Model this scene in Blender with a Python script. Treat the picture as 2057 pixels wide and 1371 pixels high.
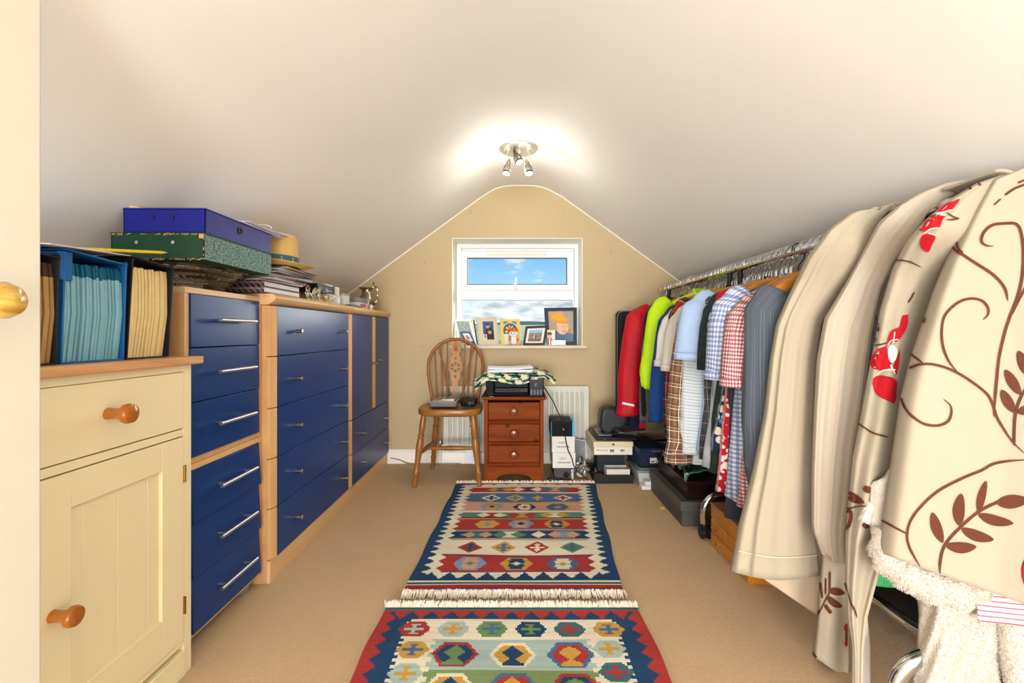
import bpy, bmesh, math, random
import numpy as np
from mathutils import Vector, Matrix
from mathutils.bvhtree import BVHTree
R = random.Random(7)
PI = math.pi
for o in list(bpy.data.objects): bpy.data.objects.remove(o)
SC = bpy.context.scene
COL = SC.collection

def lin(c):
    if isinstance(c, str): c = [int(c[i:i+2], 16) for i in (1, 3, 5)]
    return tuple((x/255/12.92 if x/255 <= .04045 else ((x/255+.055)/1.055)**2.4) for x in c[:3])+(1.0,)

# ---------------------------------------------------------------- camera, light, exposure
F, U0, V0, H = 930.0, 1036.0, 668.0, 0.95
cd = bpy.data.cameras.new('camera'); cam = bpy.data.objects.new('camera', cd); COL.objects.link(cam)
cam.location = (0, 0, H); cam.rotation_euler = (PI/2, 0, 0)
cd.sensor_width = 36; cd.lens = F/2057*36; cd.shift_x = (1028.5-U0)/2057; cd.shift_y = (V0-685.5)/2057
cd.clip_start = .02; cd.clip_end = 5000
SC.camera = cam
SC.view_settings.view_transform = 'Standard'; SC.view_settings.look = 'None'
SC.view_settings.exposure = 0.43; SC.view_settings.gamma = 1; SC.view_settings.use_curve_mapping = False
EXT = 1.05
def make_world():
    w = bpy.data.worlds.new('sky'); SC.world = w; w.use_nodes = True; nt = w.node_tree; nt.nodes.clear()
    L = nt.links; n = nt.nodes.new
    out = n('ShaderNodeOutputWorld'); bg = n('ShaderNodeBackground'); L.new(bg.outputs[0], out.inputs[0])
    tc = n('ShaderNodeTexCoord'); sx = n('ShaderNodeSeparateXYZ'); L.new(tc.outputs['Generated'], sx.inputs[0])
    ramp = n('ShaderNodeValToRGB'); e = ramp.color_ramp.elements
    e[0].position = 0.0; e[0].color = lin('#e6ecf0'); e[1].position = 1.0; e[1].color = lin('#4f94d2')
    for p, c in ((.05, '#dfe9f0'), (.09, '#9cc4e4'), (.18, '#6aa9dc')):
        k = e.new(p); k.color = lin(c)
    L.new(sx.outputs[2], ramp.inputs[0])
    mp = n('ShaderNodeMapping'); mp.inputs['Scale'].default_value = (9, 9, 26); L.new(tc.outputs['Generated'], mp.inputs[0])
    nz = n('ShaderNodeTexNoise'); nz.inputs['Scale'].default_value = 1.6; nz.inputs['Detail'].default_value = 8; nz.inputs['Roughness'].default_value = .62
    L.new(mp.outputs[0], nz.inputs[0])
    cov = n('ShaderNodeValToRGB'); ce = cov.color_ramp.elements
    ce[0].position = .0; ce[0].color = (.34, .34, .34, 1); ce[1].position = .12; ce[1].color = (0, 0, 0, 1)
    k = ce.new(.07); k.color = (.18, .18, .18, 1)
    L.new(sx.outputs[2], cov.inputs[0])
    add = n('ShaderNodeMath'); add.operation = 'ADD'; L.new(nz.outputs[0], add.inputs[0]); L.new(cov.outputs[0], add.inputs[1])
    cr = n('ShaderNodeMapRange'); cr.inputs[1].default_value = .56; cr.inputs[2].default_value = .72; L.new(add.outputs[0], cr.inputs[0])
    nz2 = n('ShaderNodeTexNoise'); nz2.inputs['Scale'].default_value = 3.0; nz2.inputs['Detail'].default_value = 6; L.new(mp.outputs[0], nz2.inputs[0])
    cc = n('ShaderNodeValToRGB'); q = cc.color_ramp.elements
    q[0].position = .35; q[0].color = lin('#a3afb6'); q[1].position = .6; q[1].color = lin('#dde0e0'); L.new(nz2.outputs[0], cc.inputs[0])
    mx = n('ShaderNodeMixRGB'); L.new(cr.outputs[0], mx.inputs[0]); L.new(ramp.outputs[0], mx.inputs[1]); L.new(cc.outputs[0], mx.inputs[2])
    L.new(mx.outputs[0], bg.inputs[0]); bg.inputs[1].default_value = EXT
make_world()
def light(name, typ, loc, rot, energy, color, **kw):
    d = bpy.data.lights.new(name, typ); d.energy = energy; d.color = color
    for k, v in kw.items(): setattr(d, k, v)
    o = bpy.data.objects.new(name, d); COL.objects.link(o); o.location = loc; o.rotation_euler = rot
    return o
light('sun', 'SUN', (0, 8, 6), (math.radians(-74), 0, math.radians(-32)), 5.0, (1.0, .98, .94), angle=math.radians(40))
light('rear_fill', 'AREA', (0.0, -6.2, 1.15), (math.radians(90), 0, 0), 262.0, (.90, .945, 1.0), shape='RECTANGLE', size=2.4, size_y=1.4)  # unseen fill added far behind the camera to light the whole room
light('ceiling_fill', 'AREA', (-.55, -1.9, .30), (math.radians(127), 0, 0), 66, (.88, .935, 1.0), shape='RECTANGLE', size=1.6, size_y=.9)  # second added fill, tilted upward to brighten the ceiling

def pt(u, v, Y): return Vector(((u-U0)*Y/F, Y, H-(v-V0)*Y/F))
def ptX(u, v, X): return pt(u, v, X*F/(u-U0))
def ptZ(u, v, Z): return pt(u, v, F*(H-Z)/(v-V0))

# ---------------------------------------------------------------- materials
class NT:
    def __init__(s, name):
        s.m = bpy.data.materials.new(name); s.m.use_nodes = True; s.t = s.m.node_tree
        s.b = s.t.nodes['Principled BSDF']; s.L = s.t.links; s.b.inputs['Specular IOR Level'].default_value = .28
    def n(s, typ, **kw):
        x = s.t.nodes.new('ShaderNode'+typ)
        for k, v in kw.items(): setattr(x, k, v)
        return x
    def link(s, a, b): s.L.new(a, b)
    def math(s, op, a, b=None, clamp=False):
        x = s.n('Math', operation=op); x.use_clamp = clamp
        for i, q in enumerate((a, b)):
            if q is None: continue
            if isinstance(q, (int, float)): x.inputs[i].default_value = q
            else: s.link(q, x.inputs[i])
        return x.outputs[0]
    def mix(s, f, a, b, blend='MIX'):
        x = s.n('MixRGB', blend_type=blend)
        for i, q in enumerate((f, a, b)):
            if isinstance(q, (int, float)): x.inputs[i].default_value = q
            elif isinstance(q, tuple): x.inputs[i].default_value = q
            else: s.link(q, x.inputs[i])
        return x.outputs[0]
    def noise(s, scale, detail=4, vec=None, stretch=None, rough=.5, dist=0):
        x = s.n('TexNoise'); x.inputs['Scale'].default_value = scale; x.inputs['Detail'].default_value = detail
        x.inputs['Roughness'].default_value = rough; x.inputs['Distortion'].default_value = dist
        if vec is None: vec = s.n('TexCoord').outputs['Object']
        if stretch:
            m = s.n('Mapping'); m.inputs['Scale'].default_value = stretch; s.link(vec, m.inputs[0]); vec = m.outputs[0]
        s.link(vec, x.inputs[0]); return x.outputs[0]
    def bump(s, h, strength=.3, dist=.001):
        x = s.n('Bump'); x.inputs['Strength'].default_value = strength; x.inputs['Distance'].default_value = dist
        s.link(h, x.inputs['Height']); s.link(x.outputs[0], s.b.inputs['Normal'])
    def set(s, **kw):
        for k, v in kw.items():
            i = s.b.inputs[k.replace('_', ' ')]
            if hasattr(v, 'links') or hasattr(v, 'is_output'): s.link(v, i)
            else: i.default_value = v
MATS = {}
def simple(name, col, rough=.5, metal=0, var=.12, vs=6, bump=0, bs=150, bd=.001, **kw):
    if name in MATS: return MATS[name]
    a = NT(name); c = lin(col)
    f = a.noise(vs, 5)
    lo = tuple(x*(1-var) for x in c[:3])+(1,); hi = tuple(min(1, x*(1+var)) for x in c[:3])+(1,)
    a.set(Base_Color=a.mix(f, lo, hi), Roughness=rough, Metallic=metal)
    if bump: a.bump(a.noise(bs, 3), bump, bd)
    for k, v in kw.items(): a.b.inputs[k.replace('_', ' ')].default_value = v
    MATS[name] = a.m; return a.m
def wood(name, c1, c2, axis='y', scale=1.0, rough=.4, knots=0, coat=0, spec=.28):
    if name in MATS: return MATS[name]
    a = NT(name)
    st = {'x': (1.2, 14, 14), 'y': (14, 1.2, 14), 'z': (14, 14, 1.2)}[axis]
    f = a.noise(1.6*scale, 4, stretch=st, rough=.6, dist=.6)
    fine = a.noise(11*scale, 2, stretch=tuple(x*1.4 for x in st))
    r = a.n('ValToRGB'); e = r.color_ramp.elements; e[0].position = .32; e[0].color = lin(c1); e[1].position = .68; e[1].color = lin(c2)
    a.link(f, r.inputs[0])
    col = a.mix(.22, r.outputs[0], a.mix(fine, lin(c1), lin(c2)))
    if knots:
        vo = a.n('TexVoronoi'); vo.inputs['Scale'].default_value = 7.5
        tc = a.n('TexCoord'); a.link(tc.outputs['Object'], vo.inputs[0])
        k = a.math('LESS_THAN', vo.outputs[0], .12)
        k = a.math('MULTIPLY', k, .75)
        col = a.mix(k, col, lin([int(x*.35) for x in [int(c1[i:i+2], 16) for i in (1, 3, 5)]]))
    a.set(Base_Color=col, Roughness=rough); a.b.inputs['Specular IOR Level'].default_value = spec; a.b.inputs['Coat Weight'].default_value = coat; a.b.inputs['Coat Roughness'].default_value = .15
    a.bump(fine, .12, .0006)
    MATS[name] = a.m; return a.m
def plaid(name, base, stripes, rough=.85, bump=.25, uvrot=0, edge=.0):
    """stripes: (axis, period m, offset, width, colour, alpha) laid over UVs in metres"""
    if name in MATS: return MATS[name]
    a = NT(name); uv = a.n('TexCoord').outputs['UV']
    sx = a.n('SeparateXYZ'); a.link(uv, sx.inputs[0]); col = lin(base)
    wob = a.noise(9, 2, vec=uv)
    w = a.math('MULTIPLY', a.math('SUBTRACT', wob, .5), .006)
    U = a.math('ADD', sx.outputs[0], w); V = a.math('ADD', sx.outputs[1], w)
    for ax, per, off, wid, c, al in stripes:
        q = a.math('FRACT', a.math('DIVIDE', a.math('ADD', U if ax == 'u' else V, off+10*per), per))
        k = a.math('MULTIPLY', a.math('LESS_THAN', q, wid/per), al)
        col = a.mix(k, col, lin(c))
    wv = a.noise(700, 2, vec=uv)
    col = a.mix(.12, col, a.mix(wv, (0, 0, 0, 1), (1, 1, 1, 1)), 'OVERLAY')
    a.set(Base_Color=col, Roughness=rough); a.b.inputs['Sheen Weight'].default_value = .02
    a.bump(a.noise(25, 4, vec=uv), bump, .01)
    MATS[name] = a.m; return a.m
def cloth(name, col, rough=.9, fold=.35, var=.10, sheen=.02, scale=14, weave=600):
    if name in MATS: return MATS[name]
    a = NT(name); c = lin(col); f = a.noise(7, 4)
    lo = tuple(x*(1-var) for x in c[:3])+(1,); hi = tuple(min(1, x*(1+var)) for x in c[:3])+(1,)
    base = a.mix(f, lo, hi); wv = a.noise(weave, 1)
    base = a.mix(.10, base, a.mix(wv, (0, 0, 0, 1), (1, 1, 1, 1)), 'OVERLAY')
    a.set(Base_Color=base, Roughness=rough); a.b.inputs['Sheen Weight'].default_value = sheen
    a.bump(a.noise(scale, 5, stretch=(1.6, 1.6, .7)), fold, .012)
    MATS[name] = a.m; return a.m
def blotch(name, base, cols, scale=20, rough=.85):
    if name in MATS: return MATS[name]
    a = NT(name); uv = a.n('TexCoord').outputs['UV']; col = lin(base)
    for i, (c, th, s) in enumerate(cols):
        m = a.n('Mapping'); m.inputs['Location'].default_value = (i*3.7, i*1.9, 0); a.link(uv, m.inputs[0])
        v = a.n('TexVoronoi'); v.inputs['Scale'].default_value = scale*s; a.link(m.outputs[0], v.inputs[0])
        col = a.mix(a.math('LESS_THAN', v.outputs[0], th), col, lin(c))
    a.set(Base_Color=col, Roughness=rough); a.bump(a.noise(25, 4, vec=uv), .25, .01)
    MATS[name] = a.m; return a.m
def colattr(name, rough=.9, bump=.0, bs=400, gloss=False, weave=None):
    if name in MATS: return MATS[name]
    a = NT(name); v = a.n('VertexColor', layer_name='Col')
    col = v.outputs[0]
    if weave:
        nz = a.noise(weave, 2, stretch=(1, 3, 1)); col = a.mix(.28, col, a.mix(nz, (.12, .12, .12, 1), (.9, .9, .9, 1)), 'OVERLAY')
    a.set(Base_Color=col, Roughness=rough)
    if bump: a.bump(a.noise(bs, 3, stretch=(1, 2.4, 1)), bump, .002)
    MATS[name] = a.m; return a.m
def glassy(name, col=(1, 1, 1, 1), rough=.02, thin=False, ior=1.45, alpha=None):
    if name in MATS: return MATS[name]
    a = NT(name)
    if thin:   # window pane, plastic film: a clear sheet with a fresnel reflection
        out = [n for n in a.t.nodes if n.type == 'OUTPUT_MATERIAL'][0]
        tr = a.n('BsdfTransparent'); tr.inputs[0].default_value = col; gl = a.n('BsdfGlossy'); gl.inputs['Roughness'].default_value = rough
        fr = a.n('Fresnel'); fr.inputs[0].default_value = ior; mx = a.n('MixShader')
        if alpha: a.link(a.math('ADD', fr.outputs[0], alpha, True), mx.inputs[0])
        else: a.link(fr.outputs[0], mx.inputs[0])
        a.link(tr.outputs[0], mx.inputs[1]); a.link(gl.outputs[0], mx.inputs[2]); a.link(mx.outputs[0], out.inputs[0])
        if alpha: a.link(a.noise(60, 3), a.n('Bump').inputs['Height'])
    else:
        a.set(Base_Color=col, Roughness=rough, IOR=ior); a.b.inputs['Transmission Weight'].default_value = 1
    MATS[name] = a.m; return a.m
def emit(name, col, s):
    if name in MATS: return MATS[name]
    a = NT(name); a.b.inputs['Emission Color'].default_value = lin(col); a.b.inputs['Emission Strength'].default_value = s
    a.set(Base_Color=lin(col)); MATS[name] = a.m; return a.m

# ---------------------------------------------------------------- mesh helpers
OFF = {}
def tag(o, label=None, cat=None, group=None, kind=None):
    if label: o['label'] = label
    if cat: o['category'] = cat
    if group: o['group'] = group
    if kind: o['kind'] = kind
    return o
def thing(name, label, cat, loc, rotz=0, group=None, rot=None):
    o = bpy.data.objects.new(name, None); COL.objects.link(o); o.location = loc
    o.rotation_euler = rot if rot else (0, 0, rotz); o.empty_display_size = .05
    OFF[o.name] = Vector(loc); return tag(o, label, cat, group)
class MB:
    def __init__(s): s.v = []; s.f = []; s.uv = []; s.col = []
    def add(s, vs, fs, uvs=None, cols=None):
        b = len(s.v); s.v += [Vector(x) for x in vs]
        for i, f in enumerate(fs):
            s.f.append([b+k for k in f]); s.uv.append([uvs[k] for k in f] if uvs else None); s.col.append(cols[i] if cols else None)
        return s
    def box(s, x0, x1, y0, y1, z0, z1):
        return s.add([(x, y, z) for x in (x0, x1) for y in (y0, y1) for z in (z0, z1)],
                     [(0, 1, 3, 2), (4, 6, 7, 5), (0, 4, 5, 1), (2, 3, 7, 6), (0, 2, 6, 4), (1, 5, 7, 3)])
    def obox(s, c, size, rot=None, skew=None):
        M = rot or Matrix(); a, b, d = (q/2 for q in size); c = Vector(c)
        vs = [c+(M.to_3x3() @ Vector((x, y, z))) for x in (-a, a) for y in (-b, b) for z in (-d, d)]
        return s.add(vs, [(0, 1, 3, 2), (4, 6, 7, 5), (0, 4, 5, 1), (2, 3, 7, 6), (0, 2, 6, 4), (1, 5, 7, 3)])
    def hexa(s, p8): # bottom 4 then top 4, both same winding
        return s.add(p8, [(3, 2, 1, 0), (4, 5, 6, 7), (0, 1, 5, 4), (1, 2, 6, 5), (2, 3, 7, 6), (3, 0, 4, 7)])
    def tube(s, pts, r, n=12, caps=True, ref=None):
        pts = [Vector(p) for p in pts]; m = len(pts)
        rs = r if isinstance(r, (list, tuple)) else [r]*m
        t0 = (pts[1]-pts[0]).normalized(); ref = Vector(ref) if ref else (Vector((0, 0, 1)) if abs(t0.z) < .9 else Vector((1, 0, 0)))
        vs = []; uvs = []; L = 0; nx = None
        for i, p in enumerate(pts):
            t = (pts[min(i+1, m-1)]-pts[max(i-1, 0)]).normalized()
            if nx is None: nx = (ref-t*ref.dot(t)).normalized()
            else: nx = (nx-t*nx.dot(t)).normalized()
            ny = t.cross(nx)
            if i: L += (pts[i]-pts[i-1]).length
            ra, rb = rs[i] if isinstance(rs[i], (tuple, list)) else (rs[i], rs[i])
            for k in range(n):
                a = 2*PI*k/n; vs.append(p+nx*(ra*math.cos(a))+ny*(rb*math.sin(a)))
                uvs.append((abs(1-2*k/n)*PI*max(ra, rb), L))
        fs = [(i*n+k, i*n+(k+1) % n, (i+1)*n+(k+1) % n, (i+1)*n+k) for i in range(m-1) for k in range(n)]
        if caps: fs += [tuple(reversed(range(n))), tuple((m-1)*n+k for k in range(n))]
        return s.add(vs, fs, uvs)
    def lathe(s, prof, o=(0, 0, 0), axis=(0, 0, 1), n=24, caps=True):
        ax = Vector(axis).normalized(); ref = Vector((1, 0, 0)) if abs(ax.x) < .9 else Vector((0, 1, 0))
        a = (ref-ax*ref.dot(ax)).normalized(); b = ax.cross(a); o = Vector(o); m = len(prof)
        vs = [o+ax*h+(a*math.cos(2*PI*k/n)+b*math.sin(2*PI*k/n))*max(r, 1e-5) for r, h in prof for k in range(n)]
        fs = [(i*n+k, i*n+(k+1) % n, (i+1)*n+(k+1) % n, (i+1)*n+k) for i in range(m-1) for k in range(n)]
        if caps: fs += [tuple(reversed(range(n))), tuple((m-1)*n+k for k in range(n))]
        return s.add(vs, fs)
    def prism(s, poly, fn, h0, h1):
        n = len(poly); vs = [fn(a, b, h0) for a, b in poly]+[fn(a, b, h1) for a, b in poly]
        return s.add(vs, [tuple(range(n))[::-1], tuple(range(n, 2*n))]+[(i, (i+1) % n, n+(i+1) % n, n+i) for i in range(n)])
    def grid(s, fn, nu, nv, uvfn=None):
        vs = []; uvs = []
        for j in range(nv+1):
            for i in range(nu+1):
                a, b = i/nu, j/nv; vs.append(fn(a, b)); uvs.append(uvfn(a, b) if uvfn else (a, b))
        return s.add(vs, [(j*(nu+1)+i, j*(nu+1)+i+1, (j+1)*(nu+1)+i+1, (j+1)*(nu+1)+i) for j in range(nv) for i in range(nu)], uvs)
    def ball(s, c, r, n=12, m=8, rot=None):
        rr = r if isinstance(r, (tuple, list)) else (r, r, r); c = Vector(c); M = (rot or Matrix()).to_3x3()
        vs = [c+M @ Vector((rr[0]*math.sin(PI*j/m)*math.cos(2*PI*i/n), rr[1]*math.sin(PI*j/m)*math.sin(2*PI*i/n), rr[2]*math.cos(PI*j/m))) for j in range(1, m) for i in range(n)]
        t = len(vs); vs += [c+M @ Vector((0, 0, rr[2])), c-M @ Vector((0, 0, rr[2]))]
        fs = [(j*n+i, j*n+(i+1) % n, (j+1)*n+(i+1) % n, (j+1)*n+i) for j in range(m-2) for i in range(n)]
        fs += [(t, (i+1) % n, i) for i in range(n)]+[(t+1, (m-2)*n+i, (m-2)*n+(i+1) % n) for i in range(n)]
        return s.add(vs, fs)
    def build(s, name, mat, parent=None, bev=0, seg=2, solid=0, soff=-1, sub=0, local=False, kind=None, label=None, recalc=True, ang=38, flat=False):
        me = bpy.data.meshes.new(name)
        if parent is None:
            xs = [v.x for v in s.v]; ys = [v.y for v in s.v]; zs = [v.z for v in s.v]
            off = Vector(((min(xs)+max(xs))/2, (min(ys)+max(ys))/2, min(zs)))
        elif local: off = Vector((0, 0, 0))
        else: off = OFF[parent.name]
        me.from_pydata([v-off for v in s.v], [], s.f)
        if any(u for u in s.uv):
            ul = me.uv_layers.new(name='UVMap'); k = 0
            for f, u in zip(s.f, s.uv):
                for j in range(len(f)):
                    if u: ul.data[k].uv = u[j]
                    k += 1
        if any(c is not None for c in s.col):
            ca = me.color_attributes.new('Col', 'FLOAT_COLOR', 'CORNER'); arr = []
            for f, c in zip(s.f, s.col): arr += list(c or (1, 1, 1, 1))*len(f)
            ca.data.foreach_set('color', arr)
        if recalc:
            bm = bmesh.new(); bm.from_mesh(me); bmesh.ops.recalc_face_normals(bm, faces=bm.faces); bm.to_mesh(me); bm.free()
        if not flat:
            me.polygons.foreach_set('use_smooth', [True]*len(me.polygons)); me.set_sharp_from_angle(angle=math.radians(ang))
        me.materials.append(mat)
        o = bpy.data.objects.new(name, me); COL.objects.link(o)
        if parent is None: o.location = off; OFF[o.name] = off
        else: o.parent = parent; OFF[o.name] = off
        if bev:
            m = o.modifiers.new('bevel', 'BEVEL'); m.width = bev; m.segments = seg; m.limit_method = 'ANGLE'; m.angle_limit = math.radians(40); m.harden_normals = False
        if solid:
            m = o.modifiers.new('solid', 'SOLIDIFY'); m.thickness = solid; m.offset = soff
        if sub:
            m = o.modifiers.new('sub', 'SUBSURF'); m.levels = sub; m.render_levels = sub
        if kind: o['kind'] = kind
        if label: o['label'] = label
        return o
def bx(name, mat, parent, x0, x1, y0, y1, z0, z1, bev=.002, **kw):
    return MB().box(x0, x1, y0, y1, z0, z1).build(name, mat, parent, bev=bev, **kw)
def shape2d(name, mat, parent, splines, fn, depth, bev=.001, local=False, label=None):
    """filled outline(s) with holes; splines = lists of (a,b); fn(a,b,h) maps to space"""
    cu = bpy.data.curves.new('tmp', 'CURVE'); cu.dimensions = '2D'; cu.fill_mode = 'BOTH'; cu.extrude = depth/2
    for sp in splines:
        q = cu.splines.new('POLY'); q.points.add(len(sp)-1); q.use_cyclic_u = True
        for i, (a, b) in enumerate(sp): q.points[i].co = (a, b, 0, 1)
    t = bpy.data.objects.new('tmp', cu); COL.objects.link(t)
    me = bpy.data.meshes.new_from_object(t); bpy.data.objects.remove(t)
    m = MB(); m.add([fn(v.co.x, v.co.y, v.co.z) for v in me.vertices], [tuple(p.vertices) for p in me.polygons])
    bpy.data.meshes.remove(me)
    o = m.build(name, mat, parent, local=local, label=label)
    bm = bmesh.new(); bm.from_mesh(o.data); bmesh.ops.remove_doubles(bm, verts=bm.verts, dist=1e-5); bmesh.ops.recalc_face_normals(bm, faces=bm.faces); bm.to_mesh(o.data); bm.free()
    o.data.set_sharp_from_angle(angle=math.radians(38))
    return o
def text(name, s, size, mat, parent, origin, ux, uy, local=False, depth=.0004, bold=0):
    cu = bpy.data.curves.new('tmp', 'FONT'); cu.body = s; cu.size = size; cu.align_x = 'CENTER'; cu.align_y = 'CENTER'; cu.extrude = depth; cu.offset = bold
    t = bpy.data.objects.new('tmp', cu); COL.objects.link(t)
    me = bpy.data.meshes.new_from_object(t); bpy.data.objects.remove(t)
    o = Vector(origin); ux = Vector(ux).normalized(); uy = Vector(uy).normalized(); uz = ux.cross(uy)
    m = MB(); m.add([o+ux*v.co.x+uy*v.co.y+uz*v.co.z for v in me.vertices], [tuple(p.vertices) for p in me.polygons])
    bpy.data.meshes.remove(me)
    return m.build(name, mat, parent, local=local, flat=True)
def picture(name, A, parent, P00, P10, P01, P11, mat, local=False, skip=None, thick=0):
    """woven or printed field of cells; A[row, col] colours (linear), row 0 along P00-P10"""
    h, w, _ = A.shape; P00, P10, P01, P11 = map(Vector, (P00, P10, P01, P11)); m = MB()
    vs = []
    for j in range(h+1):
        a = P00.lerp(P01, j/h); b = P10.lerp(P11, j/h)
        for i in range(w+1): vs.append(a.lerp(b, i/w))
    fs = [(j*(w+1)+i, j*(w+1)+i+1, (j+1)*(w+1)+i+1, (j+1)*(w+1)+i) for j in range(h) for i in range(w)]
    m.add(vs, fs, None, [tuple(A[j, i])+(1.0,) for j in range(h) for i in range(w)])
    return m.build(name, mat, parent, local=local, recalc=False, flat=True, solid=thick)
def L3(c): return np.array(lin(c)[:3])
def canvas(h, w, c): A = np.zeros((h, w, 3)); A[:] = L3(c); return A
def paint(A, cond, c): A[cond] = L3(c)
def rot3(x=0, y=0, z=0):
    return Matrix.Rotation(math.radians(z), 4, 'Z') @ Matrix.Rotation(math.radians(y), 4, 'Y') @ Matrix.Rotation(math.radians(x), 4, 'X')
def smoothpts(pts, k=6):
    pts = [Vector(p) for p in pts]; out = []
    for i in range(len(pts)-1):
        p0, p1, p2, p3 = pts[max(i-1, 0)], pts[i], pts[i+1], pts[min(i+2, len(pts)-1)]
        for j in range(k):
            t = j/k; out.append(.5*((2*p1)+(p2-p0)*t+(2*p0-5*p1+4*p2-p3)*t*t+(3*p1-p0-3*p2+p3)*t**3))
    out.append(pts[-1]); return out
def interp(pts, t):
    n = len(pts)-1; x = min(max(t, 0), 1)*n; i = min(int(x), n-1); return tuple(a+(b-a)*(x-i) for a, b in zip(pts[i], pts[i+1]))
def copy_tree(o, parent=None):
    c = o.copy(); COL.objects.link(c)
    if parent: c.parent = parent
    for ch in list(o.children): copy_tree(ch, c)
    return c
# ---------------------------------------------------------------- palette
paint_wall = simple('cream wall paint', '#bda984', .85, var=.05, vs=1.5, bump=.05, bs=90)
paint_ceil = simple('white ceiling paint', '#f3f0ea', .9, var=.02, vs=1.2, bump=.05, bs=60)
white_gloss = simple('white gloss paint', '#ece6da', .35, var=.02)
upvc = simple('white plastic window frame', '#f2f3f2', .3, var=.01)
def carpet_mat():
    a = NT('beige carpet'); f1 = a.noise(3.2, 4); f2 = a.noise(170, 3, rough=.7); f3 = a.noise(420, 2)
    c = a.mix(f1, lin('#d0a778'), lin('#dfba90')); c = a.mix(a.math('MULTIPLY', f2, .8), c, lin('#eed4ac'))
    st = a.noise(1.1, 5, rough=.7); k = a.math('MULTIPLY', a.math('GREATER_THAN', st, .66), .22)
    c = a.mix(k, c, lin('#a5803f')); c = a.mix(.35, c, a.mix(f3, (.15, .15, .15, 1), (.85, .85, .85, 1)), 'OVERLAY')
    a.set(Base_Color=c, Roughness=.95); a.b.inputs['Specular IOR Level'].default_value = .1; a.bump(a.math('ADD', f2, f3), .9, .006); return a.m
carpet = carpet_mat()
beech = wood('beech veneer', '#cf9c63', '#dfb57f', 'z', .8, .42)
beech_y = wood('beech veneer lengthwise', '#d6a872', '#e3bd8c', 'y', .8, .35)
navy = simple('dark blue laminate', '#123a78', .30, var=.04, vs=300, bump=.10, bs=900, bd=.0004, Specular_IOR_Level=.22)
steel = simple('brushed steel', '#c3c6c8', .32, 1, var=.03)
nickel = simple('satin nickel', '#b9ae9c', .28, 1, var=.03)
chrome = simple('chrome', '#d7dade', .09, 1, var=.02)
cream_paint = simple('cream painted wood', '#f3e4b8', .45, var=.02, vs=2, bump=.04, bs=40)
pine_top = wood('waxed pine top', '#bd7f4d', '#e0ac78', 'y', .9, .45)
knob_wood = wood('varnished knob wood', '#98500f', '#ae641a', 'x', 1, .25, coat=.5)
dark_gap = simple('dark gap', '#241c14', .9)
brass = simple('aged brass', '#9a7b34', .35, 1)
black_pl = simple('black plastic', '#1b1c1f', .4)
black_soft = simple('soft black fabric', '#191b1f', .85)
paper = simple('white paper', '#eeeef0', .8, var=.02)
card_w = simple('white card', '#dedad2', .7, var=.03)

# ---------------------------------------------------------------- room shell
YB = 3.38; YF = -6.5
def struct(mb, name, mat, **kw):
    o = mb.build(name, mat, None, **kw); o['kind'] = 'structure'; return o
struct(MB().box(-1.6, 1.66, YF, YB+.3, -.05, 0), 'floor', carpet)
# ceiling: steep eaves rounded over a narrow flat apex
prof = [(-1.50, 1.686+.73*(-1.50+.603)), (-.26, 1.936), (-.20, 1.975), (-.15, 2.003), (-.09, 2.020), (-.02, 2.027), (.11, 2.027), (.18, 2.018), (.24, 1.998), (.29, 1.970), (.34, 1.943), (1.56, 1.688-.72*(1.56-.694))]
def zc(x):
    for (a, b), (c, d) in zip(prof, prof[1:]):
        if a <= x <= c: return b+(d-b)*(x-a)/(c-a)
    return prof[0][1] if x < prof[0][0] else prof[-1][1]
m = MB(); n = len(prof)
vs = [(x, y, z) for y in (YF, YB) for x, z in prof]+[(x, y, z+.06) for y in (YF, YB) for x, z in prof]
fs = [(i, i+1, n+i+1, n+i) for i in range(n-1)]+[(2*n+i, 3*n+i, 3*n+i+1, 2*n+i+1) for i in range(n-1)]
m.add(vs, fs+[(0, n, 3*n, 2*n), (n-1, 3*n-1, 4*n-1, 2*n-1)])
struct(m, 'ceiling', paint_ceil, ang=30)
struct(MB().box(-1.56, -1.44, YF, YB, 0, zc(-1.44)+.02), 'wall_left', paint_ceil)
struct(MB().box(1.48, 1.60, YF, YB, 0, zc(1.48)+.02), 'wall_right', paint_ceil)
struct(MB().box(-1.6, 1.66, YF-.1, YF, 0, 2.1), 'wall_front', paint_ceil)
# back wall with the window opening
WX0, WX1, WZ0, WZ1 = -.465, .487, .842, 1.640
m = MB()
def wall_piece(x0, x1, z0, z1): m.box(x0, x1, YB, YB+.28, z0, z1)
wall_piece(-1.5, WX0, 0, 2.1); wall_piece(WX1, 1.56, 0, 2.1); wall_piece(WX0, WX1, 0, WZ0); wall_piece(WX0, WX1, WZ1, 2.1)
struct(m, 'wall_back', paint_wall, flat=True)
reveal = simple('skylit reveal paint', '#fff9ea', .7, var=.02)  # colour raised to near white to stand for skylight on the reveals
m = MB(); m.box(WX0, WX0+.004, YB-.001, YB+.2, WZ0, WZ1); m.box(WX1-.004, WX1, YB-.001, YB+.2, WZ0, WZ1); m.box(WX0, WX1, YB-.001, YB+.2, WZ1-.004, WZ1)
struct(m, 'trim_1', reveal)
# paint bead along the junction of ceiling and back wall
m = MB(); m.tube([(x, YB-.002, z-.003) for x, z in prof], .005, 6)
struct(m, 'trim_2', simple('white caulk', '#efe9dc', .8))
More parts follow.
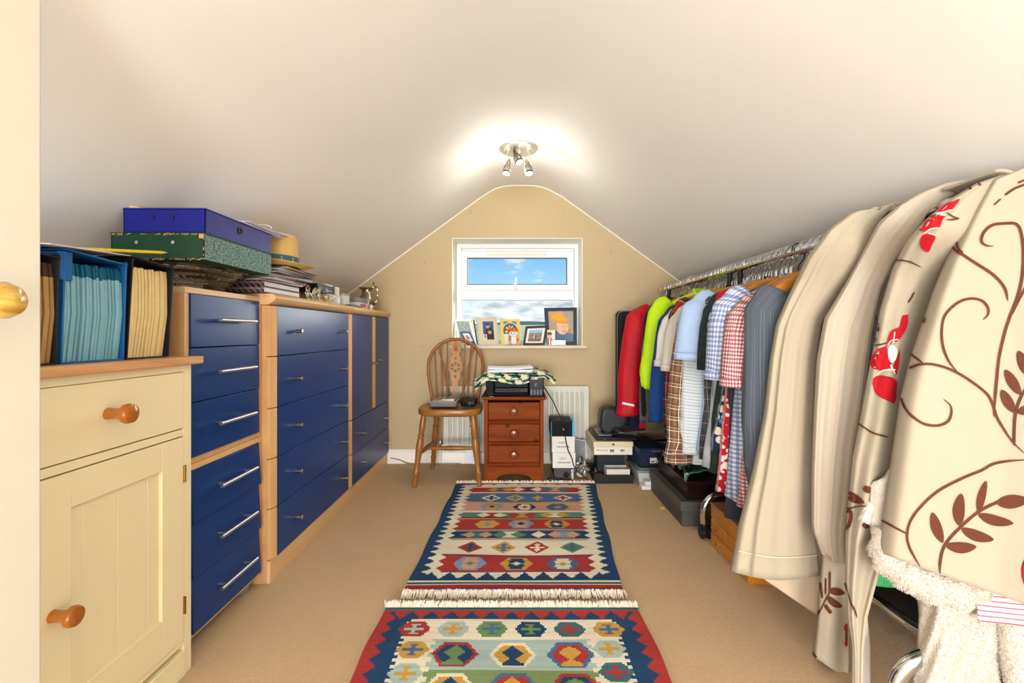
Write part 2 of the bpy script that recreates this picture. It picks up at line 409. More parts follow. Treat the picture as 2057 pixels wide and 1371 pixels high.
# skirting
def skirting(name, x0, x1):
    P = [(0, 0), (-.018, 0), (-.018, .075), (-.014, .085), (-.008, .092), (-.006, .1), (0, .1)]
    mm = MB(); mm.prism(P, lambda a, b, h: Vector((h, YB+a, b)), x0, x1); struct(mm, name, white_gloss, ang=50)
skirting('baseboard_back', -1.44, 1.48)
for i, (u, v) in enumerate(((946, 425), (945, 428), (1133, 424), (1227, 505), (1227, 510), (849, 697), (852, 528), (1013, 372), (1150, 762))):
    p = pt(u, v, YB)
m = MB()
for u, v in ((946, 423), (946, 428), (1134, 424), (1228, 505), (1228, 510), (849, 697), (853, 528), (1014, 374)):
    p = pt(u, v, YB-.001); m.lathe([(.004, 0), (.003, .0015)], p, (0, -1, 0), 8)
struct(m, 'trim_3', simple('filled nail hole', '#8f7b58', .9))

# window
w = bpy.data.objects.new('window_1', None); COL.objects.link(w); w.location = (0, YB+.2, WZ0); w['kind'] = 'structure'; OFF['window_1'] = Vector(w.location)
YW = YB+.20
def pw(u, v, y=YW): p = pt(u, v, y); return p.x, p.z
def rect_frame(name, u0, v0, u1, v1, t, y0, y1, mat=upvc, parent=w, bev=.003, tb=None):
    xa, zt = pw(u0, v0); xb, zb = pw(u1, v1); tb = tb or t
    A, B, T, Bt = [tuple(q) for q in ((xa, xb), (xa+t, xb-t), (zt, zt-t), (zb, zb+tb))]
    q = MB()
    def fn(pa): return pa
    outer = [(xa, zb), (xb, zb), (xb, zt), (xa, zt)]; inner = [(xa+t, zb+tb), (xb-t, zb+tb), (xb-t, zt-t), (xa+t, zt-t)]
    vs = [Vector((x, y0, z)) for x, z in outer+inner]+[Vector((x, y1, z)) for x, z in outer+inner]
    fs = []
    for i in range(4):
        j = (i+1) % 4; fs += [(i, j, 4+j, 4+i), (8+i, 12+i, 12+j, 8+j), (i, 8+i, 8+j, j), (4+i, 4+j, 12+j, 12+i)]
    q.add(vs, fs); return q.build(name, mat, parent, bev=bev)
rect_frame('window_frame', 917, 489, 1163, 707, .036, YW, YW+.06)
bxm = bx('transom', upvc, w, pw(925, 0)[0], pw(1153, 0)[0], YW-.002, YW+.055, pw(0, 600)[1], pw(0, 583)[1], .004)
rect_frame('sash', 926, 505, 1152, 584, .050, YW-.022, YW+.03, tb=.047, bev=.006)
rect_frame('gasket', 939, 519, 1138, 572, .004, YW-.024, YW-.01, mat=black_pl, bev=0)
rect_frame('glazing_bead', 925, 599, 1153, 700, .016, YW-.004, YW+.02)
rect_frame('gasket', 928, 602, 1150, 698, .0022, YW-.006, YW+.01, mat=black_pl, bev=0)
gl = glassy('window glass', (.97, .985, .98, 1), .0, True, 1.08)
xa, zt = pw(939, 519); xb, zb = pw(1138, 572); bx('pane', gl, w, xa, xb, YW+.0, YW+.004, zb, zt, 0)
xa, zt = pw(928, 602); xb, zb = pw(1150, 700); bx('pane', gl, w, xa, xb, YW+.01, YW+.014, zb, zt, 0)
bx('frame_head', upvc, w, pw(922, 0)[0], pw(1158, 0)[0], YW+.032, YW+.056, pw(0, 512)[1], pw(0, 495)[1], .002)
xa, zt = pw(980, 506.5); xb, zb = pw(1097, 513)
bx('trickle_vent', simple('vent plastic', '#e4e2d3', .4), w, xa, xb, YW-.034, YW-.02, zb, zt, .003)
m = MB()
for u in (1014, 1022, 1070, 1078): x, z = pw(u, 514.5); m.ball((x, YW-.026, z), .004, 8, 6)
m.build('vent_screw', upvc, w)
# handle
x, z = pw(1035.5, 579)
hd = MB(); hd.lathe([(.013, 0), (.013, .008), (.008, .012), (.008, .02)], (x, YW-.022, z), (0, -1, 0), 16)
hd.obox((x, YW-.045, z+.035), (.016, .014, .085), rot3(0, 4, 0)); hd.build('handle', upvc, w, bev=.005, seg=3)
# sill board
s = struct(MB().prism([(-.035, 0), (-.041, .006), (-.041, .018), (-.035, .024), (.20, .024), (.20, 0)], lambda a, b, h: Vector((h, YB+a, WZ0-.008+b)), WX0-.012, WX1+.025), 'trim_4', simple('sill paint', '#dccbb0', .5, var=.03), bev=.002)
SZ = WZ0+.016

# outside: fields and far hills seen through the glass
a = NT('dry fields'); f = a.noise(.012, 4, stretch=(.35, 1, 1)); r = a.n('ValToRGB'); e = r.color_ramp.elements
e[0].position = .38; e[0].color = lin('#a5a067'); e[1].position = .55; e[1].color = lin('#e3d6a0'); a.link(f, r.inputs[0]); a.set(Base_Color=r.outputs[0], Roughness=1)
a.b.inputs['Specular IOR Level'].default_value = 0
q = MB(); q.grid(lambda s_, t_: Vector(((s_-.5)*9000, 6+t_*1700, -6+36*t_**1.4)), 12, 12); o = q.build('ground_outside', a.m, None); o['kind'] = 'structure'
for nm, Y, hh, colr, ph in (('far_hill', 3200, 108, '#6d8290', 0), ('near_hill', 2400, 62, '#5d6f5c', 2.2)):
    q = MB(); q.grid(lambda s_, t_: Vector(((s_-.5)*Y*2.2, Y-t_*Y*.1, (-6 if t_ > .99 else hh*(1-t_)*(.72+.18*math.sin(s_*23+ph)+.1*math.sin(s_*61+ph)+(.18 if s_ > .55 else 0))))), 90, 3)
    o = q.build(nm, simple(nm+' grass', colr, 1, var=.2, vs=.01, Specular_IOR_Level=0), None); o['kind'] = 'structure'

# door at the left edge of the view
d = bpy.data.objects.new('door_1', None); COL.objects.link(d); d.location = (-.77, .40, .008); d['kind'] = 'structure'; OFF['door_1'] = Vector(d.location)
doorpaint = simple('warm white door paint', '#e6dfce', .5, var=.02, vs=2)
bx('door_leaf', doorpaint, d, -.792, -.752, -.05, .734, .008, 1.52, .003)
q = MB(); q.lathe([(.022, 0), (.022, .005), (.010, .009), (.010, .024), (.019, .030), (.0245, .038), (.0255, .046), (.021, .056), (.009, .061), (.0, .062)], (-.752, .640, .995), (1, 0, 0), 28)
q.build('handle', wood('figured knob wood', '#a8741a', '#e3bd5e', 'y', 3, .2, coat=.8), d, label='round polished wooden knob')

# ---------------------------------------------------------------- painted cream cabinet
XC = -.920
cb = thing('painted_cabinet', 'cream painted wooden cabinet with one drawer above a tongue-and-groove door', 'cabinet', (-1.18, 1.03, 0))
q = MB(); q.box(-1.40, XC-.020, .76, .775, .0, .862); q.box(-1.40, XC-.020, 1.298, 1.313, .0, .862); q.box(-1.40, -1.388, .775, 1.298, .06, .862); q.box(-1.388, XC-.02, .775, 1.298, .075, .09)
q.build('body', cream_paint, cb)
q = MB(); q.box(XC-.02, XC, .76, .80, 0, .862); q.box(XC-.02, XC, 1.283, 1.313, 0, .862); q.box(XC-.02, XC, .80, 1.283, .842, .862); q.box(XC-.02, XC, .80, 1.283, .665, .684); q.box(XC-.02, XC, .80, 1.283, .087, .100)
q.build('face_frame', cream_paint, cb, bev=.0015)
q = MB(); q.box(XC-.02, XC+.004, .785, 1.285, .0, .072); q.build('plinth', cream_paint, cb, bev=.003)
dr = bx('drawer', cream_paint, cb, XC-.3, XC+.0015, .803, 1.280, .687, .841, .0015)
def round_knob(par, y, z, x, sc=1.0):
    k = MB(); k.lathe([(r_*sc, h_*sc) for r_, h_ in ((.0115, 0), (.0105, .010), (.0100, .020), (.0125, .027), (.0185, .034), (.0195, .040), (.0175, .046), (.010, .0505), (.0, .0515))], (x, y, z), (1, 0, 0), 28)
    return k.build('knob', knob_wood, par, label='turned orange varnished wooden knob')
round_knob(dr, 1.043, .768, XC+.0015, 1.18)
dd = bx('door', cream_paint, cb, XC-.016, XC-.008, .94, 1.215, .18, .60, 0)
y0, y1, z0, z1 = .803, 1.280, .102, .662
q = MB(); q.box(XC-.019, XC+.0015, y0, .957, z0, z1); q.build('stile', cream_paint, dd, bev=.0012)
q = MB(); q.box(XC-.019, XC+.0015, 1.203, y1, z0, z1); q.build('stile', cream_paint, dd, bev=.0012)
q = MB(); q.box(XC-.019, XC+.0013, .957, 1.203, .589, z1); q.build('rail', cream_paint, dd, bev=.0012)
q = MB(); q.box(XC-.019, XC+.0013, .957, 1.203, z0, .200); q.build('rail', cream_paint, dd, bev=.0012)
for a_, b_ in ((.9575, .990), (.9915, 1.0755), (1.077, 1.163), (1.1645, 1.2025)):
    q = MB(); q.box(XC-.017, XC-.0075, a_, b_, .20, .589); q.build('plank', cream_paint, dd, bev=.0022)
round_knob(dd, .918, .388, XC+.0015, 1.05)
for z in (.196, .560):
    q = MB(); q.box(XC-.01, XC+.0035, 1.279, 1.2855, z-.023, z+.023); q.tube([(XC+.004, 1.282, z-.023), (XC+.004, 1.282, z+.023)], .003, 10)
    q.build('hinge', brass, dd)
bx('worktop', pine_top, cb, -1.42, XC+.022, .74, 1.334, .862, .884, .004, seg=3, label='waxed pine worktop with a rounded edge')

# expanding files on the worktop
def expanding_file(label, y0, y1, z1, cover, pages, tabs, n, lean, fold=None, xf=-.945):
    t = thing('expanding_file', label, 'file', ((xf-1.24)/2, (y0+y1)/2, .884), group='expanding files on the pine worktop')
    z0 = .884; X0 = -1.21; th = .004
    cvm = MB(); L = lambda z: lean*(z-z0)
    for ya, yb in ((y0, y0+th), (y1-th, y1)):
        cvm.hexa([(X0, ya, z0), (xf, ya, z0), (xf, yb, z0), (X0, yb, z0), (X0, ya+L(z1), z1), (xf+.004, ya+L(z1), z1), (xf+.004, yb+L(z1), z1), (X0, yb+L(z1), z1)])
    cvm.box(X0, xf, y0+th, y1-th, z0, z0+.004); cvm.build('cover', cover, t, bev=.0015)
    fl = MB(); fl.hexa([(X0, y0+L(z1), z1), (xf+.006, y0+L(z1), z1+.002), (xf+.006, y1+L(z1), z1-.010), (X0, y1+L(z1), z1-.006), (X0, y0+L(z1), z1+.004), (xf+.006, y0+L(z1), z1+.006), (xf+.006, y1+L(z1), z1-.006), (X0, y1+L(z1), z1-.002)])
    fl.build('flap', cover, t, bev=.001)
    pg = MB(); tb = MB(); W = (y1-y0-2*th)
    for i in range(n):
        a = y0+th+W*(i+.08)/n; b = y0+th+W*(i+.92)/n; dx = R.uniform(-.004, .003); bow = .012*math.sin(PI*i/n)
        zt = z1-.018-R.uniform(0, .006); zm = zt-.028; k = R.uniform(-.002, .002)
        mid = (z0+zt)/2
        for (za, zb, ka, kb, w_) in ((z0+.004, mid, -.3*k, bow*.3, pg), (mid, zm, bow*.3, 0, pg), (zm, zt, 0, 0, tb if tabs else pg)):
            pa, pb = L(za)+ka*0, L(zb)
            bulge = lambda z: .010*math.sin(PI*(z-z0)/(z1-z0))
            w_.hexa([(X0+.01, a+pa, za), (xf-.012+dx+bulge(za), a+pa+.0006, za), (xf-.012+dx+bulge(za), b+pa-.0006, za), (X0+.01, b+pa, za), (X0+.01, a+pb, zb), (xf-.012+dx+bulge(zb), a+pb+.0006, zb), (xf-.012+dx+bulge(zb), b+pb-.0006, zb), (X0+.01, b+pb, zb)])
    pg.build('pleats', pages, t, kind='stuff', flat=True)
    if tabs: tb.build('index_tabs', tabs, t, kind='stuff', flat=True)
    return t
card_tan = simple('tan card pleats', '#b58c58', .85, var=.15, vs=40); card_blue = simple('pale blue card pleats', '#86b9c8', .85, var=.12, vs=40); card_cream = simple('cream card pleats', '#ecd093', .85, var=.12, vs=40)
cov_black = simple('black board', '#17161a', .6, bump=.1); cov_blue = simple('bright blue board', '#0f5f9e', .55, bump=.1)
expanding_file('black expanding file with tan pleats, partly hidden by the door', .80, .955, 1.112, cov_black, card_tan, simple('brown tabs', '#4b3524', .8), 14, .01)
fb = expanding_file('blue expanding file with pale blue pleats, between two black files', .962, 1.118, 1.121, cov_blue, card_blue, simple('teal tabs', '#0b5d7c', .8), 17, .02)
expanding_file('black expanding file with ragged cream pleats, nearest the blue drawers', 1.124, 1.262, 1.134, cov_black, card_cream, None, 13, .055)
q = MB(); q.box(-.95, -.9425, .958, .985, 1.06, 1.120); q.build('flap', cov_blue, fb, bev=.001)
# paper and pencil lying on the files
q = MB(); q.obox((-1.02, 1.02, 1.1345), (.18, .25, .0015), rot3(3.5, 1.2, 8)); tag(q.build('envelope', paper, None), 'white envelope lying across the tops of the expanding files', 'envelope')
t = thing('pencil', 'long yellow pencil lying on the expanding files', 'pencil', (-.93, 1.12, 1.145))
pa, pb = Vector((-.96, 1.02, 1.1345)), Vector((-.917, 1.20, 1.158)); dv = (pb-pa).normalized()
MB().tube([pa, pb], .0038, 6).build('body', simple('yellow lacquer', '#e6c115', .35), t)
MB().tube([pb, pb+dv*.014], [.0038, .0008], 6).build('point', simple('bare pencil wood', '#d9b27a', .7), t)
# ---------------------------------------------------------------- narrow blue drawer units (one on the other)
def bar_handle(par, x, y0, y1, z):
    k = MB(); k.tube([(x+.030, y0, z), (x+.030, y1, z)], .006, 14)
    for y in (y0+.03, y1-.03): k.tube([(x, y, z), (x+.030, y, z)], .0045, 10)
    return k.build('handle', steel, par, label='brushed steel bar handle')
def narrow_unit(label, z0, z1, zs, tiltx):
    t = thing('drawer_unit', label, 'drawers', (-1.18, 1.552, z0), group='narrow blue drawer units stacked beside the cream cabinet')
    X = -.962; y0, y1 = 1.345, 1.748; th = .018
    q = MB(); q.box(-1.42, X, y0, y0+th, z0, z1-th); q.box(-1.42, X, y1-th, y1, z0, z1-th); q.box(-1.42, X-.002, y0+th, y1-th, z0, z0+th); q.box(-1.42, -1.41, y0+th, y1-th, z0+th, z1-th)
    q.build('body', beech, t, bev=.001)
    bx('top_panel', beech_y, t, -1.42, X+.002, y0-.001, y1+.001, z1-th, z1, .001)
    for i, (a, b) in enumerate(zs):
        q = MB(); ya, yb = y0+.019, y1-.020; dx = tiltx
        q.hexa([(X-.016, ya, a), (X+.006+dx, ya, a), (X+.006+dx, yb, a), (X-.016, yb, a), (X-.016, ya, b), (X+.004, ya, b), (X+.004, yb, b), (X-.016, yb, b)])
        dr = q.build('drawer', navy, t, bev=.0012)
        bar_handle(dr, X+.005+dx*.5, 1.455, 1.655, (a+b)/2+.004)
    return t
narrow_unit('upper narrow beech unit with three dark blue drawers and bar handles', .560, 1.085, [(.907, 1.066), (.744, .904), (.580, .741)], 0)
u = narrow_unit('lower narrow beech unit with three dark blue drawers, standing on grey feet', .040, .5595, [(.388, .540), (.224, .385), (.060, .221)], .007)
for x in (-1.00, -1.36):
    for y in (1.39, 1.70):
        MB().lathe([(.02, 0), (.022, .004), (.022, .041), (.02, .042)], (x, y, 0), n=20).build('foot', simple('grey plastic foot', '#7d7a74', .5), u)

# ---------------------------------------------------------------- wide chest of drawers and cupboard
def cyl_knob(par, x, y, z):
    k = MB(); k.lathe([(.0045, 0), (.0045, .006), (.0075, .0065), (.0082, .010), (.0070, .020), (.0082, .030), (.0082, .033), (.007, .0345), (0, .0348)], (x, y, z), (1, 0, 0), 18)
    return k.build('knob', nickel, par, label='waisted satin nickel knob')
XW = -.925
def wide_front(par, name, y0, y1, z0, z1, knobs, strip=(.034, .022), bow=True):
    """slab front: blue panel with a solid beech lipping at either end"""
    mid = (y0+y1)/2; hw = (y1-y0)/2
    s0, s1 = strip; x = XW
    q = MB(); q.hexa([(x-.018, y0+s0, z0), (x+.004, y0+s0, z0), (x+.004, y1-s1, z0), (x-.018, y1-s1, z0), (x-.018, y0+s0, z1), (x+.004, y0+s0, z1), (x+.004, y1-s1, z1), (x-.018, y1-s1, z1)])
    dr = q.build(name, navy, par, bev=.0008)
    q = MB()
    for ya, yb, xa, xb in ((y0, y0+s0, x-.006, x+.004), (y1-s1, y1, x+.004, x-.004)):
        q.hexa([(x-.018, ya, z0), (xa, ya, z0), (xb, yb, z0), (x-.018, yb, z0), (x-.018, ya, z1), (xa, ya, z1), (xb, yb, z1), (x-.018, yb, z1)])
    q.build('lipping', beech, dr, bev=.0008)
    for y, z in knobs: cyl_knob(dr, x+.004, y, z)
    return dr
def bull_top(par, x0, y0, y1, z0, z1, endround=0):
    p = []; X = XW+.022; r = (z1-z0)/2
    side = [(x0, z0), (X-.028, z0), (X-.012, z0+.010), (X-.002, z0+.020), (X, z0+.028), (X-.004, z1-.006), (X-.012, z1), (x0, z1)]
    q = MB()
    if not endround:
        q.prism(side, lambda a, b, h: Vector((a, h, b)), y0, y1)
    else:
        m_ = 8; n_ = len(side); rings = []
        ys = [y0]+[y1-endround+endround*math.sin(PI/2*i/m_) for i in range(m_+1)]
        for k, y in enumerate(ys):
            cut = 0 if k == 0 else endround*(1-math.cos(PI/2*(k-1)/m_))
            rings.append([Vector((a if a <= x0 else a-cut*.9, y, b)) for a, b in side])
        vs = [v for r_ in rings for v in r_]; K = len(rings)
        fs = [(i*n_+j, i*n_+(j+1) % n_, (i+1)*n_+(j+1) % n_, (i+1)*n_+j) for i in range(K-1) for j in range(n_)]+[tuple(range(n_)), tuple((K-1)*n_+j for j in range(n_))]
        q.add(vs, fs)
    return q.build('top_panel', beech_y, par, bev=.002)
ya, yb = 1.752, 2.572
ch = thing('chest_of_drawers', 'wide beech chest with five dark blue drawers and small metal knobs', 'chest', (-1.18, 2.16, 0))
q = MB(); q.box(-1.40, XW-.018, ya, ya+.020, 0, 1.055); q.box(-1.40, XW-.018, yb-.02, yb, 0, 1.055); q.box(-1.40, -1.39, ya+.02, yb-.02, 0, 1.055); q.box(-1.42, XW-.02, ya+.02, yb-.02, .083, .1)
q.build('body', beech, ch, bev=.001)
q = MB(); q.hexa([(XW-.018, ya, 0), (XW-.006, ya+.002, 0), (XW-.004, ya+.05, 0), (XW-.018, ya+.05, 0), (XW-.018, ya, .085), (XW-.006, ya+.002, .085), (XW-.004, ya+.05, .085), (XW-.018, ya+.05, .085)]); q.box(XW-.02, XW-.004, ya+.05, yb, 0, .085)
q.build('plinth', beech_y, ch, bev=.001)
zz = [.087, .280, .470, .662, .859, 1.054]
for a_, b_ in zip(zz, zz[1:]):
    z = (a_+b_)/2; wide_front(ch, 'drawer', ya+.001, yb-.002, a_+.002, b_-.001, ((ya+.175, z), (yb-.13, z)))
bull_top(ch, -1.40, ya-.012, yb-.001, 1.056, 1.098)
q = MB(); q.box(-1.40, -.965, ya-.0, ya+.004, 0, 1.05); 
ya, yb = 2.574, 3.362
cu_ = thing('cupboard', 'beech cupboard with two dark blue doors over two drawers, beside the window wall', 'cupboard', (-1.18, 2.97, 0))
q = MB(); q.box(-1.40, XW-.018, ya, ya+.02, 0, 1.055); q.box(-1.40, XW-.018, yb-.02, yb, 0, 1.055); q.box(-1.40, -1.39, ya+.02, yb-.02, 0, 1.055); q.box(-1.40, XW-.02, ya+.02, yb-.02, .1, .12); q.box(-1.40, XW-.02, ya+.02, yb-.02, .45, .465)
q.build('body', beech, cu_, bev=.001)
bx('plinth', beech_y, cu_, XW-.02, XW-.004, ya, yb-.02, 0, .085)
wide_front(cu_, 'drawer', ya+.002, yb-.004, .087, .262, ((ya+.175, .185), (yb-.14, .185)), (.03, .012))
wide_front(cu_, 'drawer', ya+.002, yb-.004, .265, .455, ((ya+.175, .355), (yb-.14, .355)), (.03, .012))
wide_front(cu_, 'door', ya+.002, ya+.425, .459, 1.054, ((ya+.385, .755),), (.03, .030))
wide_front(cu_, 'door', ya+.431, yb-.004, .459, 1.054, ((ya+.50, .770),), (.035, .012))
bull_top(cu_, -1.40, ya+.002, yb+.012, 1.056, 1.098, .05)

# ---------------------------------------------------------------- things on top of the blue units
ZT = 1.0855
# cut glass dish
crystal = glassy('cut glass', (.97, .98, .98, 1), .01, False, 1.52); crystal.node_tree.nodes['Principled BSDF'].inputs['Specular IOR Level'].default_value = .9
t = thing('glass_dish', 'large oval cut glass dish under the green box file', 'dish', (-1.055, 1.535, ZT))
n = 40; q = MB(); vs = []; rows = 8
def dish_r(f): return .070+.068*f**1.35, .002+.062*f
def dish_p(r_, h_, a): return Vector((-1.055+r_*.95*math.cos(a), 1.535+r_*1.34*math.sin(a), ZT+h_))
outer = []
for i in range(rows+1):
    r_, h_ = dish_r(i/rows)
    outer.append([dish_p(r_*(1+(.022 if i % 2 and 1 <= i <= rows-1 else 0)), h_, 2*PI*(k+.5*(i % 2))/n) for k in range(n)])
inner = [[dish_p(dish_r(i/6)[0]-.007, dish_r(i/6)[1]+.006*(1-i/6), 2*PI*k/n) for k in range(n)] for i in range(6, -1, -1)]
allr = outer+[[dish_p(dish_r(1)[0]+.006, .067, 2*PI*k/n) for k in range(n)]]+inner
vs = [v for r_ in allr for v in r_]; K = len(allr)
fs = [tuple(range(n))[::-1], tuple((K-1)*n+k for k in range(n))]
for i in range(K-1):
    for k in range(n):
        a_, b_, c_, d_ = i*n+k, i*n+(k+1) % n, (i+1)*n+(k+1) % n, (i+1)*n+k
        if i < rows: fs += [(a_, b_, d_), (b_, c_, d_)] if i % 2 == 0 else [(a_, b_, c_), (a_, c_, d_)]
        else: fs.append((a_, b_, c_, d_))
q.add(vs, fs)
q.build('bowl', crystal, t, flat=True)
q = MB(); q.tube([dish_p(.141, .066, 2*PI*k/40) for k in range(41)], .0045, 8, caps=False); q.build('rim', crystal, t)

def box_file(label, cx0, ycor, z0, z1, L_, W_, m_main, m_side, studs, pull, worn=None):
    """hinged lid box file: near end faces the camera, spine side faces the room"""
    t = thing('box_file', label, 'box file', (cx0-W_/2, ycor+L_/2, z0), group='box files piled on the glass dish')
    q = MB(); q.box(cx0-W_, cx0, ycor, ycor+L_, z0, z0+(z1-z0)*.0+.004); q.box(cx0-.004, cx0, ycor, ycor+L_, z0, z1); q.box(cx0-W_, cx0, ycor, ycor+.004, z0, z1); q.box(cx0-W_, cx0, ycor+L_-.004, ycor+L_, z0, z1); q.box(cx0-W_, cx0-W_+.004, ycor, ycor+L_, z0, z1)
    q.build('body', m_main, t, bev=.0012)
    bx('lid', m_main, t, cx0-W_-.002, cx0+.001, ycor-.001, ycor+L_, z1, z1+.004, .001)
    bx('side_panel', m_side, t, cx0, cx0+.0012, ycor+.002, ycor+L_-.002, z0+.001, z1-.001, 0)
    q = MB()
    for fx in studs: q.lathe([(.0055, 0), (.005, .002), (.0, .0025)], (cx0-W_*fx, ycor-.001, z1-(z1-z0)*.33), (0, -1, 0), 14)
    q.build('stud', steel if not pull else black_pl, t)
    if pull:
        q = MB(); q.lathe([(.012, 0), (.012, .002), (.008, .002), (.008, .0005), (0, .0005)], (cx0+.0012, ycor+L_*.46, (z0+z1)/2+.008), (1, 0, 0), 24); q.build('pull_ring', simple('dark metal', '#1b1b1d', .3, .8), t, label='round black finger pull')
    if worn:
        q = MB()
        for k in range(60):
            x = cx0-W_*R.random(); z = R.choice((z0+.002, z1-.001)); q.obox((x, ycor-.0012, z), (R.uniform(.004, .014), .001, R.uniform(.001, .0035)), rot3(0, R.uniform(-30, 30), 0))
        for k in range(14):
            q.obox((cx0-.001, ycor-.0012, R.uniform(z0, z1)), (.0025, .001, R.uniform(.003, .01)))
        q.box(cx0-.014, cx0-.0, ycor-.0018, ycor-.0008, z1-.013, z1)
        q.build('worn_edge', worn, t, kind='stuff')
    return t
blue_m = simple('royal blue board', '#071579', .5, var=.08, bump=.08)
blue_s = simple('scuffed royal blue board', '#23247e', .5, var=.18, vs=14)
a = NT('worn green cloth spine'); f = a.noise(90, 4, stretch=(1, 1, 3), rough=.7); r = a.n('ValToRGB'); e = r.color_ramp.elements; e[0].position = .40; e[0].color = lin('#1d4b40'); e[1].position = .60; e[1].color = lin('#86a5a4'); a.link(f, r.inputs[0]); a.set(Base_Color=r.outputs[0], Roughness=.55); a.bump(f, .8, .002); green_s = a.m
green_m = simple('dark green board', '#0f3a26', .5, var=.1)
box_file('dark green box file with a worn cloth side, under the blue box file', -.885, 1.315, 1.157, 1.231, .36, .265, green_m, green_s, (.33, .72), False, simple('bare board', '#b88e63', .9))
box_file('royal blue box file with black finger pull, on top of the pile', -.888, 1.325, 1.2355, 1.303, .355, .235, blue_m, blue_s, (.40, .64), True)
# papers and a wooden ruler on the blue box
t = thing('paper_stack', 'loose white papers sliding off the blue box file', 'papers', (-.99, 1.62, 1.3075))
for i in range(7):
    q = MB(); rz = R.uniform(-7, 7)
    q.obox((-.985+R.uniform(-.012, .012), 1.62+i*.008, 1.309+i*.0022), (.19, .27, .0012), rot3(0, 1.0, rz)); q.build('sheet', simple('lilac white paper %d' % (i % 3), ('#ded9e6', '#eeeaf0', '#c9c6d4')[i % 3], .8), t)
t2 = thing('ring_clip', 'steel ring clip standing up on the loose papers', 'clip', (-.93, 1.72, 1.326))
MB().tube([(-.93+.022*math.cos(a_), 1.71+.012*math.cos(a_), 1.327+.011+.011*math.sin(a_)) for a_ in [2*PI*k/24 for k in range(25)]], .0012, 8).build('ring', steel, t2)
t = thing('wooden_spatula', 'flat pale wooden stick lying across the back of the blue box file', 'stick', (-1.09, 1.45, 1.309))
MB().add([(-1.118, 1.337, 1.3085), (-1.104, 1.330, 1.3085), (-.995, 1.52, 1.3085), (-1.015, 1.53, 1.3085), (-1.118, 1.337, 1.3155), (-1.104, 1.330, 1.3155), (-.995, 1.52, 1.3155), (-1.015, 1.53, 1.3155)], [(3, 2, 1, 0), (4, 5, 6, 7), (0, 1, 5, 4), (1, 2, 6, 5), (2, 3, 7, 6), (3, 0, 4, 7)]).build('blade', wood('pale wood', '#d3a982', '#e6c7a6', 'y', 1), t, bev=.002)

# magazine stack, tartan notebooks, hat
ZC = 1.0985
tart = plaid('tartan cover', '#241d20', [('u', .022, 0, .008, '#8a807c', .6), ('v', .022, 0, .008, '#8a807c', .6), ('u', .022, .012, .002, '#a63a5a', .8)])
for i in range(2):
    z = ZC+i*.024; x1 = -.925-i*.010; y0 = 1.700+i*.02
    t = thing('notebook', ('tartan covered notebook at the bottom of the paper pile', 'tartan covered notebook second from the bottom of the pile')[i], 'notebook', (x1-.12, y0+.12, z), group='tartan notebooks')
    bx('pages', paper, t, x1-.22, x1-.003, y0+.003, y0+.285, z+.003, z+.020, .001)
    q = MB()
    for za, zb in ((z, z+.003), (z+.020, z+.023)): q.box(x1-.225, x1, y0, y0+.29, za, zb)
    q.box(x1-.225, x1, y0-.001, y0+.002, z, z+.023)
    o = q.build('cover', tart, t, bev=.0006)
    me = o.data; ul = me.uv_layers.new(name='UVMap')
    for lp in me.loops:
        v_ = me.vertices[lp.vertex_index].co; ul.data[lp.index].uv = (v_.x+v_.z, v_.y+v_.z)
pcols = ['#e4e0e6', '#3b3f46', '#c9c4ce', '#f1eef2', '#c07f44', '#8c8791', '#dcd8df', '#55616a', '#e9e6ea', '#b9b3bd', '#a2622f', '#f4f2f4', '#7c7783', '#e1dce4', '#d9d4de', '#6d7f86']
t = thing('magazine_pile', 'untidy pile of magazines and papers under the straw hat', 'magazines', (-1.03, 1.87, ZC+.049))
z = ZC+.0485
for i in range(24):
    th = R.uniform(.0014, .0034); z2 = z+th
    q = MB(); c_ = (-1.035+R.uniform(-.012, .012)+i*.0016, 1.865+R.uniform(-.018, .018)+i*.003, (z+z2)/2)
    q.obox(c_, (.215, .29, th*.92), rot3(0, R.uniform(-.2, .2), R.uniform(-6, 6)))
    q.build('magazine', simple('magazine %d' % (i % 16), pcols[i % 16], .6, var=.06), t, bev=.0005); z = z2
t['label'] = 'untidy pile of magazines and papers under the straw hat'
straw = simple('woven straw', '#d9b56c', .8, var=.08, vs=200, bump=.4, bs=700, bd=.001)
hx, hy, hz = -.965, 1.86, z+.002
t = thing('straw_hat', 'straw trilby hat with a green anchor-print band, on the magazine pile', 'hat', (hx, hy, hz))
q = MB(); n = 40
def ring(r_, z_, ex=1.16, dent=0): return [Vector((hx+r_*math.cos(2*PI*k/n), hy+r_*ex*math.sin(2*PI*k/n), z_+dent*(math.sin(2*PI*k/n)**2))) for k in range(n)]
rings = [ring(.138, hz+.006, 1.12, .012), ring(.140, hz+.009, 1.12, .012), ring(.112, hz+.004, 1.14, .006), ring(.088, hz+.004, 1.16), ring(.085, hz+.012), ring(.082, hz+.050), ring(.0775, hz+.120), ring(.073, hz+.130), ring(.055, hz+.128), ring(.02, hz+.112), ring(.001, hz+.110)]
vs = [v for r_ in rings for v in r_]; q.add(vs, [(i*n+k, i*n+(k+1) % n, (i+1)*n+(k+1) % n, (i+1)*n+k) for i in range(len(rings)-1) for k in range(n)])
q.build('crown', straw, t, solid=.002, ang=60)
q = MB(); q.add(ring(.0868, hz+.014)+ring(.0832, hz+.044), [(k, (k+1) % n, n+(k+1) % n, n+k) for k in range(n)]); hb = q.build('hat_band', simple('sea green band', '#44696c', .8), t, solid=.001, soff=1)
q = MB()
